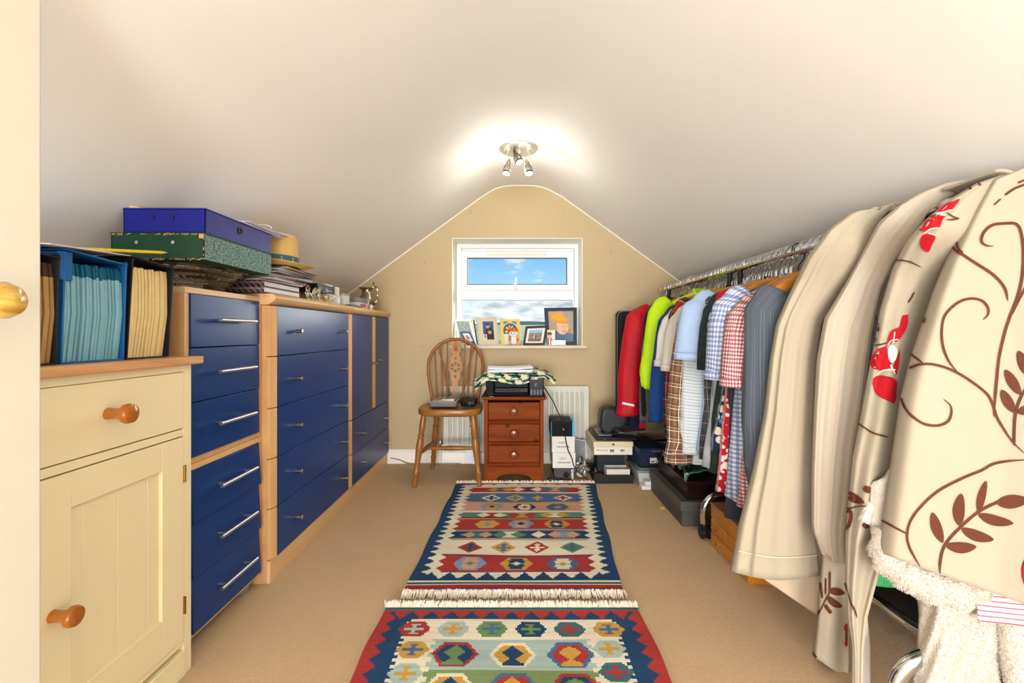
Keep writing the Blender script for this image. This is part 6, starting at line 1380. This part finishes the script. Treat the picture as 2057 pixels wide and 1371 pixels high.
garment('shirt', 'red and white floral shirt showing beside the blue gingham', 'shirt', 1.775, b_flor, L=.80, sleeve='short', sl=.24, splay=.06, sw=.07, seed=23, hang='wire')
garment('robe', 'charcoal towelling robe hanging low behind the gingham shirts', 'robe', 1.745, g_char, L=.90, sleeve='long', sl=.56, splay=.0, sw=.06, hw=.215, flare=.03, seed=24, hang='wire')
garment('shirt', 'blue and white gingham short sleeved shirt', 'shirt', 1.695, p_bging, L=.80, sleeve='short', sl=.285, splay=.085, sw=.100, seed=25, collar=p_bging, cuff_mat=p_bging, hang='plastic', lowhem=-.05)
garment('shirt', 'red and white gingham short sleeved shirt', 'shirt', 1.60, p_rging, L=.76, sleeve='short', sl=.265, splay=.065, sw=.095, seed=26, collar=p_rging, cuff_mat=p_rging, lowhem=-.04, drop=.035)
garment('jacket', 'grey pinstripe suit jacket next to the cream curtain', 'jacket', 1.50, p_pin, L=.80, sleeve='long', sl=.60, splay=.045, sw=.090, seed=27, drop=.004, hw=.22)
garment('trousers', 'folded dark blue jeans hanging low behind the pinstripe jacket', 'trousers', 1.655, g_dt, L=.95, sleeve=None, hw=.14, flare=0.0, seed=28, hang='wire', dx=.02)
# spare hangers crowding the rail
for i, y in enumerate((1.555, 1.545, 1.565, 1.64, 1.655, 1.73, 1.76, 1.79, 1.83, 1.865, 1.905, 1.955, 1.99, 2.045, 2.06, 2.10, 2.16, 2.21, 2.255, 2.31, 2.34, 2.39, 2.46, 2.54, 2.62, 2.69, 2.76, 2.84, 2.95, 3.06)):
    hanger('wood' if i < 3 or i % 4 == 1 else 'wire', y+.006, ('bare wooden hanger crowded among the clothes on the rail' if (i < 3 or i % 4 == 1) else 'bare chrome wire hanger crowded among the clothes on the rail'), R.uniform(-7, 7) if i > 2 else (8, 3, 14)[i])
for o in [x for x in bpy.data.objects if x.get('label', '').startswith('bare ')]: o['group'] = 'bare wooden hangers' if 'wooden' in o['label'] else 'bare wire hangers'
# ---------------------------------------------------------------- hung sheets and curtains at the near end
def resample(pl, n):
    d = [0]
    for a, b in zip(pl, pl[1:]): d.append(d[-1]+math.hypot(b[0]-a[0], b[1]-a[1]))
    out = []
    for k in range(n+1):
        x = d[-1]*k/n; i = 0
        while i < len(d)-2 and d[i+1] < x: i += 1
        f = (x-d[i])/max(1e-6, d[i+1]-d[i]); out.append((pl[i][0]+(pl[i+1][0]-pl[i][0])*f, pl[i][1]+(pl[i+1][1]-pl[i][1])*f))
    return out
def sheet(name, label, cat, left, right, Y, mat, folds, nu=40, nv=60, sag=0, wrap=.05, hemh=None, thick=.006, Yt=None, tilt=0, crease=None, lift=None):
    """cloth hanging over the rail at depth Y; its outline is given at its own distance and its folds run down it"""
    Lp, Rp = resample(left, nv), resample(right, nv)
    def fn(s, t):
        k = t*nv; i = min(int(k), nv-1); f = k-i
        l = [Lp[i][j]+(Lp[i+1][j]-Lp[i][j])*f for j in (0, 1)]; r = [Rp[i][j]+(Rp[i+1][j]-Rp[i][j])*f for j in (0, 1)]
        u = l[0]+(r[0]-l[0])*s; v = l[1]+(r[1]-l[1])*s + (sag*math.sin(PI*s) if t > .999 else sag*math.sin(PI*s)*max(0, t-.8)/.2)
        y = Y+tilt*(s-.5)
        for (amp, frq, ph, gr) in folds: y += amp*math.sin(frq*s*2*PI+ph+gr*t)*(.25+.75*min(1, t*1.6))*min(1, abs(r[0]-l[0])/90)
        y += wrap*((1-min(1, s/.10))**2)
        if lift: k_ = min(1, max(0, (lift[2]-t)/(lift[2]-lift[1]))); y -= lift[0]*k_*k_*(3-2*k_)
        if crease: y += crease[1]*(1-min(1, max(0, (s-crease[0]+.02)/.03)))*min(1, max(0, (t-.15)/.3))
        return pt(u, v, y)
    t = thing(name, label, cat, (pt((Lp[0][0]+Rp[0][0])/2, Lp[0][1], Y)), group='curtains and sheets draped over the near rail')
    q = MB(); q.grid(fn, nu, nv, uvfn=lambda a, b: (a*.4, b*.9)); o = q.build('cloth', mat, t, solid=thick, soff=1, ang=180, recalc=False)
    return t, fn, q
def cream_cloth(name, col, fold=.16, trans=.12):
    m = cloth(name, col, .85, fold=fold, var=.03, sheen=.1, scale=6, weave=900); return m
c_ivory = cream_cloth('ivory lining cotton', '#afa28b'); c_linen = cream_cloth('pale linen denim', '#b6a995'); c_flor = cream_cloth('cream curtain cotton', '#aca08a', .10); c_pink = cream_cloth('blush lining', '#c8b196', .2)
A3 = lambda x, y: (x/2.587+1440, y/2.587+330)
B3 = lambda x, y: (x/2.582+1440, y/2.582+840)
C3 = lambda x, y: (x/3.704+1600, y/3.704+330)
# far ivory lining
l1 = [(1762, 419), (1715, 423), (1665, 458), (1622, 515), (1585, 590), (1558, 650), (1546, 720), (1534, 830), (1510, 950), (1484, 1050), (1466, 1146)]
r1 = [(1800, 405), (1762, 450), (1728, 520), (1690, 590), (1652, 645), (1640, 720), (1634, 830), (1632, 950), (1634, 1050), (1648, 1155)]
t, f1, q1 = sheet('hanging_curtain', 'plain ivory lined curtain hanging farthest from the viewer, beside the grey jacket', 'curtain', l1, r1, 1.36, c_ivory, [(.014, .9, .4, .6), (.006, 1.9, 2.0, -1.0), (.0010, 5.3, 1, 2)], sag=14, crease=(.24, .014), lift=(.105, .12, .34))
SAD = [(t, 1.25, 1.41, 'c_ivory', .036, .5, 1)]
hem = MB(); hem.grid(lambda s, v_: f1(s, .945+.004*v_)+Vector((0, -.003, 0)), 40, 1); hem.build('hem_stitching', simple('hem thread', '#cfc2a6', .9), t, solid=.001)
# pinkish layer behind it, low
sheet('hanging_curtain', 'lower blush lining of the curtains showing below the ivory one', 'curtain', [(1560, 1080), (1545, 1130), (1538, 1165)], [(1650, 1080), (1652, 1160), (1648, 1240)], 1.40, c_pink, [(.01, 1.5, 0, 1)], nu=16, nv=16, wrap=0)
# low floral piece between
l4 = [(1660, 1000), (1652, 1100), (1645, 1180), (1640, 1250), (1634, 1300), (1632, 1316)]; r4 = [(1720, 1000), (1712, 1100), (1706, 1200), (1704, 1290), (1704, 1340), (1702, 1364)]
t4, f4, q4 = sheet('floral_curtain', 'narrow low strip of floral curtain behind the linen sheet', 'curtain', l4, r4, 1.29, c_flor, [(.012, 1.2, 1, .6)], nu=24, nv=40)
# linen denim
l2 = [(1965, 357), (1900, 366), (1850, 385), (1810, 408), (1765, 445), (1735, 500), (1700, 565), (1655, 640), (1640, 720), (1634, 830), (1630, 950), (1630, 1060), (1650, 1108)]
r2 = [(1990, 360), (1945, 375), (1900, 400), (1862, 430), (1840, 470), (1800, 520), (1770, 580), (1754, 660), (1744, 740), (1734, 820), (1718, 900), (1708, 1000), (1700, 1060), (1696, 1130)]
t2, f2, q2 = sheet('linen_sheet', 'pale linen sheet with a stitched side seam, between ivory and floral curtains', 'sheet', l2, r2, 1.235, c_linen, [(.010, .9, .2, .5), (.005, 1.7, 1.2, -1.5), (.0010, 5, 0, 2)], sag=8, crease=(.5, .004), lift=(.115, .18, .38))
q = MB(); q.grid(lambda s, v_: f2(.90+.012*s, .42+.56*v_)+Vector((0, -.0025, 0)), 1, 60); q.build('seam', simple('seam thread', '#c4b9a4', .9), t2, solid=.001)
q = MB()
for k in range(60):
    a = f2(.88, .42+.56*k/60); b = f2(.935, .425+.56*k/60); q.tube([a+Vector((0, -.002, 0)), b+Vector((0, -.002, 0))], .0009, 4)
q.build('pucker', c_linen, t2, kind='stuff')
# grey lining strip
sheet('hanging_curtain', 'grey-beige lining edge hanging down to the floor behind the narrow floral curtain', 'curtain', [(1735, 1170), (1722, 1240), (1716, 1300), (1714, 1400)], [(1738, 1170), (1743, 1240), (1749, 1300), (1749, 1400)], 1.19, cream_cloth('grey lining', '#c4bbae'), [(.008, 1, 0, 1)], nu=10, nv=20, wrap=0)
# middle floral
l3 = [(2010, 350), (1960, 368), (1905, 402), (1860, 440), (1820, 485), (1792, 540), (1768, 620), (1756, 690), (1742, 760), (1728, 840), (1712, 920), (1704, 1000), (1698, 1080), (1697, 1170), (1702, 1240), (1712, 1300), (1714, 1400)]
r3 = [(2060, 345), (2020, 380), (1990, 430), (1965, 520), (1940, 620), (1900, 720), (1870, 820), (1850, 920), (1815, 1020), (1775, 1100), (1752, 1180), (1736, 1240), (1730, 1300), (1728, 1400)]
t3, f3, q3 = sheet('floral_curtain', 'cream curtain with red flowers, middle one of the floral curtains', 'curtain', l3, r3, 1.10, c_flor, [(.014, 1.3, 1.2, .4), (.005, 2.6, .3, -.8)], nu=50, nv=90, wrap=.03, lift=(.105, .13, .28))
# big front curtain
l5 = [(1992, 362), (1962, 400), (1930, 460), (1900, 520), (1872, 590), (1848, 660), (1828, 720), (1808, 800), (1796, 880), (1784, 960), (1772, 1040), (1763, 1108)]
r5 = [(2165, 318), (2170, 420), (2175, 520), (2180, 600), (2182, 700), (2184, 800), (2186, 900), (2188, 1000), (2188, 1100), (2188, 1260)]
l5 = [(2050, 338), (1988, 358)]+l5[1:]
t5, f5, q5 = sheet('floral_curtain', 'large cream curtain printed with brown scrolling vines, nearest the viewer', 'curtain', l5, r5, .975, c_flor, [(.014, 1.3, .4, .6), (.006, 2.7, 2, -.8)], nu=60, nv=90, wrap=.05)

# the cloths are folded over the rail: saddles with their far sides hanging behind
def saddle(par, y0, y1, mat, r0, drop, seed):
    rr = random.Random(seed); ph = [rr.uniform(0, 6) for _ in range(4)]
    def fn(s, v):
        y = y0+(y1-y0)*s; r = r0*(1+.035*math.sin(s*3+ph[0])+.012*math.sin(s*11+ph[1]+v*3))
        if v < .5: a = PI*(.42+v*1.16); return Vector((RX-r*1.15*math.cos(a), y, RZ+r*math.sin(a)))
        k = (v-.5)*2; return Vector((RX+r*1.1+.05*k+.012*math.sin(s*14+ph[2]+k*2), y+.01*math.sin(k*4+ph[3]), RZ-drop*k))
    q = MB(); q.grid(fn, 20, 30, uvfn=lambda a, b: (a*.2, b*.6)); q.build('fold_over_rail', mat, par, solid=.006, soff=-1, ang=180)
saddle(SAD[0][0], 1.25, 1.41, c_ivory, .036, .5, 1); saddle(t2, 1.115, 1.247, c_linen, .040, .55, 2); saddle(t3, .985, 1.112, c_flor, .040, .5, 3)
# prints carried on the cloth surfaces
brown_p = simple('brown printed ink', '#5d2f1c', .85, var=.05); red_p = simple('red printed ink', '#b50f1e', .85, var=.05); cream_p = simple('cream printed line', '#efe4c8', .85)
class Print:
    def __init__(s, q):
        s.t = BVHTree.FromPolygons([tuple(v) for v in q.v], [tuple(f) for f in q.f]); s.cam = Vector((0, 0, H))
    def hit(s, u, v):
        d = (pt(u, v, 1)-s.cam).normalized(); loc, nr, i, dd = s.t.ray_cast(s.cam, d)
        if loc is None: return None
        if nr.dot(d) > 0: nr = -nr
        return loc+nr*.0028
    def strokes(s, name, lst, mat, par, lift=0):
        for pts, w in lst:
            q = MB()
            P = smoothpts([(x, y, 0) for x, y in pts], max(4, int(60/len(pts)))); n = len(P)-1; rows = []
            for i, p in enumerate(P):
                tg = (P[min(i+1, n)]-P[max(i-1, 0)]); tg.normalize() if tg.length else None
                nx = Vector((-tg.y, tg.x, 0)); f = i/n
                ww = (w*max(.04, math.sin(PI*min(1, max(0, f)))**.8) if w > 13 else w*min(1, .25+6*min(f, 1-f)))/2
                na = max(1, int(w/7)); rows.append([s.hit(*(p+nx*(ww*(2*k/na-1)))[:2]) for k in range(na+1)])
            for a, b in zip(rows, rows[1:]):
                for k in range(len(a)-1):
                    qd = [a[k], a[k+1], b[k+1], b[k]]
                    if all(x is not None for x in qd) and (qd[0]-qd[2]).length < .08: q.add([x+Vector((0, -lift, 0)) for x in qd], [(0, 1, 2, 3)])
            if q.f: q.build(name, mat, par, flat=False, recalc=False)
def fillpoly(P, name, polys, mat, par, lift=0):
    q = MB()
    for poly in polys:
        pl = smoothpts([(x, y, 0) for x, y in poly+poly[:1]], 4); ys = [p.y for p in pl]; y = min(ys)+.01; st = 2.0
        def span(y):
            xs = sorted(a.x+(b.x-a.x)*(y-a.y)/(b.y-a.y) for a, b in zip(pl, pl[1:]) if (a.y <= y < b.y) or (b.y <= y < a.y))
            return list(zip(xs[::2], xs[1::2]))
        while y < max(ys):
            s0, s1 = span(y), span(min(y+st, max(ys)-.01))
            if len(s0) == len(s1):
                for (a, b), (c, d) in zip(s0, s1):
                    n = max(1, int((b-a)/9)); r0 = [P.hit(a+(b-a)*k/n, y) for k in range(n+1)]; r1 = [P.hit(c+(d-c)*k/n, y+st) for k in range(n+1)]
                    for k in range(n):
                        qd = [r0[k], r0[k+1], r1[k+1], r1[k]]
                        if all(x is not None for x in qd): q.add([x+Vector((0, -lift, 0)) for x in qd], [(0, 1, 2, 3)])
            y += st
    if q.f: q.build(name, mat, par, recalc=False)
P5 = Print(q5); P3 = Print(q3); P4 = Print(q4)
a3 = lambda l: [A3(*p) for p in l]; b3 = lambda l: [B3(*p) for p in l]; c3 = lambda l: [C3(*p) for p in l]
vines = [(a3([(1430, 425), (1395, 422), (1370, 400), (1382, 355), (1425, 317), (1490, 308), (1553, 312), (1578, 360), (1588, 470), (1578, 600), (1553, 700), (1515, 800), (1488, 890), (1462, 1010), (1445, 1180), (1438, 1270), (1436, 1310)]), 5.5),
         (a3([(1215, 400), (1235, 435), (1275, 470), (1350, 520), (1420, 565), (1470, 610), (1498, 655), (1508, 710)]), 5.5),
         (a3([(1305, 325), (1262, 375), (1252, 410), (1262, 440), (1278, 465)]), 4.5),
         (a3([(1380, 807), (1405, 780), (1405, 745), (1375, 710), (1320, 697), (1260, 712), (1205, 755), (1175, 800), (1165, 870), (1172, 945), (1200, 1020), (1250, 1085)]), 5),
         (a3([(975, 885), (985, 940), (1015, 985), (1075, 1032)]), 4.5),
         (a3([(1175, 1220), (1208, 1250), (1214, 1290), (1195, 1335), (1140, 1356), (1070, 1345), (1010, 1300), (970, 1235), (958, 1150), (980, 1080), (1040, 1045), (1110, 1037), (1190, 1057), (1260, 1090), (1330, 1135), (1400, 1190), (1430, 1245), (1450, 1310), (1482, 1368), (1530, 1440), (1593, 1500)]), 5),
         (a3([(1490, 162), (1540, 128), (1600, 106)]), 4.5), (a3([(1435, 212), (1470, 180)]), 3), (a3([(1560, 98), (1600, 82)]), 4),
         (a3([(1610, 620), (1575, 680), (1545, 740), (1520, 790)]), 5),
         (a3([(1596, 1160), (1560, 1240), (1543, 1310), (1538, 1400), (1538, 1460)]), 5),
         (b3([(1610, 213), (1500, 220), (1425, 236), (1370, 268), (1270, 308), (1150, 370), (1065, 445), (1005, 525), (985, 600), (995, 660), (1022, 715), (1055, 772)]), 5),
         (b3([(833, 514), (905, 553), (985, 597)]), 4), (b3([(853, 250), (855, 320)]), 4),
         (b3([(1152, 802), (1155, 730), (1178, 655), (1240, 580), (1350, 485), (1450, 432), (1510, 410)]), 5.5)]
P5.strokes('printed_vine', vines, brown_p, t5)
leaves = [(a3([(985, 897), (1030, 850), (1092, 798)]), 20), (a3([(1003, 812), (1035, 765), (1070, 730)]), 15), (a3([(1022, 727), (1045, 695), (1064, 670)]), 9.5), (a3([(1060, 628), (1075, 605), (1092, 586)]), 8),
          (a3([(1560, 968), (1585, 1030), (1600, 1090)]), 20), (a3([(1493, 1066), (1530, 1130), (1570, 1195)]), 20), (a3([(1475, 1170), (1505, 1230), (1540, 1288)]), 20), (a3([(1556, 1292), (1600, 1275), (1640, 1278)]), 18),
          (b3([(1166, 642), (1135, 565), (1114, 485)]), 21), (b3([(1255, 556), (1250, 475), (1264, 388)]), 24), (b3([(1354, 487), (1368, 410), (1394, 322)]), 16), (b3([(1445, 437), (1520, 430), (1610, 420)]), 27), (b3([(1353, 494), (1430, 525), (1530, 541)]), 21), (b3([(1265, 569), (1340, 605), (1430, 626)]), 22), (b3([(1180, 655), (1260, 668), (1342, 662)]), 22)]
for l in leaves: P5.strokes('printed_leaf', [l], brown_p, t5)
fillpoly(P5, 'printed_petal', [b3([(1600, 715), (1578, 760), (1578, 820), (1600, 870), (1660, 890), (1680, 780), (1650, 710)])], red_p, t5)
# middle curtain prints
for pg in ([(1050, 358), (1090, 318), (1140, 288), (1212, 263), (1192, 300), (1150, 345), (1100, 355)], [(903, 470), (925, 430), (975, 400), (1050, 375), (1112, 385), (1090, 410), (1062, 470), (1000, 478), (950, 500)], [(942, 520), (925, 560), (925, 600), (945, 630), (980, 648), (1005, 600), (1035, 530), (980, 515)]):
    fillpoly(P3, 'printed_petal', [c3(pg)], red_p, t3)
P3.strokes('printed_petal_line', [(c3([(1040, 375), (1090, 360), (1150, 345)]), 2.4), (c3([(945, 510), (1000, 480), (1062, 470)]), 2.6), (c3([(980, 508), (1040, 525)]), 2.4), (c3([(1060, 378), (1110, 385)]), 2.4)], cream_p, t3, .0012)
for pg in ([(990, 780), (962, 788), (948, 840), (918, 905), (935, 920), (965, 880), (985, 835)], [(942, 848), (905, 870), (884, 940), (905, 932), (932, 905)], [(885, 945), (840, 960), (808, 1005), (803, 1035), (818, 1062), (880, 1070), (908, 1035), (890, 985)], [(815, 1112), (812, 1150), (835, 1195), (880, 1225), (918, 1236), (928, 1180), (925, 1118), (870, 1098), (835, 1100)], [(948, 955), (930, 1000), (912, 1060), (925, 1095), (940, 1040)]):
    fillpoly(P3, 'printed_petal', [a3(pg)], red_p, t3)
fillpoly(P3, 'printed_flower_centre', [a3([(893, 948), (915, 938), (932, 965), (925, 1010), (905, 1030), (892, 1000)])], cream_p, t3, .0012)
P3.strokes('printed_petal_line', [(a3([(888, 940), (910, 915), (940, 910)]), 2.4), (a3([(825, 1095), (870, 1070), (925, 1065)]), 2.6), (a3([(925, 870), (915, 930)]), 2.2), (a3([(900, 1040), (920, 1090)]), 2.2)], cream_p, t3, .0012)
P3.strokes('printed_vine', [(c3([(570, 990), (610, 920), (645, 860), (665, 790), (700, 740), (770, 712), (850, 722), (932, 762)]), 3.2), (c3([(700, 700), (716, 660), (712, 625)]), 3), (c3([(1120, 365), (1160, 392), (1195, 405), (1110, 415)]), 3), (c3([(1235, 190), (1300, 180)]), 5), (c3([(1350, 145), (1370, 162)]), 4), (c3([(825, 1030), (850, 990), (870, 950)]), 3),
                           (a3([(805, 855), (850, 828)]), 3), (a3([(825, 942), (885, 928)]), 3), (b3([(720, 0), (760, 42), (820, 78), (885, 96)]), 3.4), (b3([(672, 470), (710, 462), (770, 452)]), 3), (b3([(658, 822), (690, 920), (722, 1032)]), 2.6)], brown_p, t3)
for l in [(b3([(674, 378), (710, 410), (768, 438)]), 18), (b3([(692, 468), (690, 520), (672, 582)]), 16), (b3([(772, 350), (790, 385)]), 14), (b3([(765, 568), (770, 540)]), 14), (a3([(800, 905), (835, 908)]), 14), (a3([(795, 970), (812, 968)]), 13.5), (a3([(810, 840), (850, 862)]), 13.5)]: P3.strokes('printed_leaf', [l], brown_p, t3)
P4.strokes('printed_leaf', [(b3([(578, 890), (615, 895), (660, 903)]), 15)], brown_p, t4); P4.strokes('printed_leaf', [(b3([(573, 918), (605, 955), (645, 973)]), 14)], brown_p, t4)
P4.strokes('printed_vine', [(b3([(525, 1020), (550, 970), (590, 890)]), 3), (b3([(585, 890), (586, 790)]), 4), (b3([(565, 910), (565, 825)]), 4), (b3([(548, 930), (540, 850)]), 4), (b3([(563, 965), (590, 1008)]), 7), (b3([(500, 1215), (560, 1285), (632, 1346)]), 4), (b3([(545, 690), (530, 740)]), 3), (b3([(672, 1060), (672, 1180)]), 6)], brown_p, t4)
P4.strokes('printed_flower', [(b3([(665, 1060), (670, 1120), (668, 1180)]), 13.5)], red_p, t4)

# white fleecy robe
fleece_m = simple('white fleece', '#d6cabb', 1, var=.03, bump=.8, bs=160, bd=.005)
Yr = 1.02
t = thing('bathrobe', 'white fluffy bathrobe hanging below the large floral curtain', 'robe', (1.0, 1.04, .3), group='clothes hanging on the rails')
def tufts(q, par, n, ln, down=.6, seed=1):
    rr = random.Random(seed); fs = [f for f in q.f]; m = MB(); ar = []
    for f in fs: ar.append((q.v[f[1]]-q.v[f[0]]).cross(q.v[f[-1]]-q.v[f[0]]).length)
    tot = sum(ar)
    for f in rr.choices(fs, weights=ar, k=n):
        a, b, c = q.v[f[0]], q.v[f[1]], q.v[f[-1]]; s_, v_ = rr.random(), rr.random(); p = a+(b-a)*s_+(c-a)*v_; nn = (b-a).cross(c-a)
        if nn.length < 1e-9: continue
        nn.normalize(); 
        if nn.y > .3: nn = -nn
        d = (nn*.7+Vector((rr.uniform(-.6, .6), rr.uniform(-.4, .2), -down+rr.uniform(-.3, .4)))).normalized()*ln*rr.uniform(.5, 1.2); w_ = Vector((rr.uniform(-1, 1), rr.uniform(-.3, .3), rr.uniform(-1, 1))).normalized()*ln*.16
        m.add([p-w_, p+w_, p+d], [(0, 1, 2)])
    return m.build('pile', fleece_m, par, kind='stuff', flat=True, recalc=False)
rl = [(1840, 960), (1838, 1180), (1846, 1230), (1842, 1290), (1834, 1350), (1826, 1420)]; rrp = [(2000, 960), (2000, 1150), (2003, 1230), (2006, 1290), (2010, 1350), (2010, 1420)]
L_, R_ = resample(rl, 30), resample(rrp, 30)
def fr1(s, t_):
    i = min(int(t_*30), 29); f = t_*30-i; u = (L_[i][0]+(L_[i+1][0]-L_[i][0])*f)*(1-s)+(R_[i][0]+(R_[i+1][0]-R_[i][0])*f)*s; v = (L_[i][1]+(L_[i+1][1]-L_[i][1])*f)*(1-s)+(R_[i][1]+(R_[i+1][1]-R_[i][1])*f)*s
    return pt(u, v, 1.07-.05*math.sin(PI*s)**.7+.012*math.sin(s*9+t_*3)+.004*math.sin(s*31+t_*27))
q = MB(); q.grid(fr1, 40, 40); q.build('body', fleece_m, t, solid=.02, soff=-1, ang=180); tufts(q, t, 16000, .0055, seed=2)
cp = [pt(1790, 1128, 1.02), pt(1830, 1152, 1.01), pt(1880, 1185, 1.0), pt(1930, 1215, 1.0)]
q = MB(); P_ = smoothpts([pt(1790, 1075, 1.05), pt(1782, 1105, 1.04), pt(1795, 1135, 1.03), pt(1832, 1155, 1.015), pt(1872, 1172, 1.01), pt(1910, 1180, 1.01), pt(1945, 1165, 1.02)], 6)
q.tube(P_, [(.030+.006*math.sin(k*.9)+.010*(k > 16), .035+.004*math.sin(k*1.3)) for k in range(len(P_))], 16); q.build('sleeve', fleece_m, t, ang=180); tufts(q, t, 10000, .0055, seed=3)
q = MB(); q.tube(smoothpts([pt(2030, 1180, 1.05), pt(2035, 1290, 1.04), pt(2055, 1400, 1.03)], 6), .028, 12); q.build('front_panel', fleece_m, t, ang=180); tufts(q, t, 5000, .0055, seed=4)
# collar corner sticking out left of the curtain
q = MB(); q.grid(lambda s, v_: pt((1-s)*(1738-16*v_)+s*(1790), (1-s)*(1008+34*v_)+s*(935+140*v_), 1.085+.01*math.sin(s*6)), 14, 12); q.build('collar', fleece_m, t, solid=.02, ang=180); tufts(q, t, 3000, .0055, seed=5)
# striped shirt and dark cloth behind
stp = plaid('red and white striped cotton', '#e9dcd8', [('v', .0115, 0, .0028, '#a8284a', .9)])
tt = thing('striped_shirt', 'white shirt with thin crimson stripes below the large floral curtain', 'shirt', (1.05, 1.0, .4), group='clothes hanging on the rails')
q = MB(); q.grid(lambda s, v_: pt(1968+s*200-(1-v_)*8, 1130+v_*(118+22*s)+s*20*(1-v_), 1.005+.01*math.sin(s*7)), 30, 16, uvfn=lambda a, b: (a*.2, b*.13)); q.build('body', stp, tt, solid=.004, ang=180)
tt = thing('dark_trousers', 'black trousers hanging behind the white robe', 'trousers', (1.12, 1.12, .1), group='clothes hanging on the rails')
q = MB(); q.grid(lambda s, v_: pt(2015+s*120, 1150+v_*290, 1.12+.01*math.sin(s*9)), 16, 12); q.build('leg', cloth('dark brown cloth', '#3b3733'), tt, solid=.01, ang=180)
tt = thing('green_top', 'bright green top, its hem peeping out behind the white robe', 'top', (1.0, 1.15, .4), group='clothes hanging on the rails')
q = MB(); q.grid(lambda s, v_: pt(1735+s*130, 1080+v_*(90+8*math.sin(s*3)), 1.16+.01*math.sin(s*9)), 20, 12, uvfn=lambda a, b: (a*.16, b*.12)); q.build('hem', blotch('green sequin cloth', '#3f9a5c', [('#1d5a32', .2, 4)], 40), tt, solid=.006, ang=180)
# dark items under the near rail
tt = thing('dark_bag', 'large dark brown holdall standing on the floor under the near rail', 'bag', (1.30, 1.45, 0))
bx('body', cloth('dark brown canvas', '#241f19'), tt, 1.26, 1.46, 1.1, 1.72, .002, .36, .05, seg=4)
q = MB(); q.tube(smoothpts([(1.255, 1.25, .22), (1.235, 1.30, .12), (1.235, 1.38, .10), (1.24, 1.42, .20), (1.255, 1.5, .30)], 6), .005, 8); q.build('strap', black_pl, tt)
print('SCENE objects', len(bpy.data.objects))
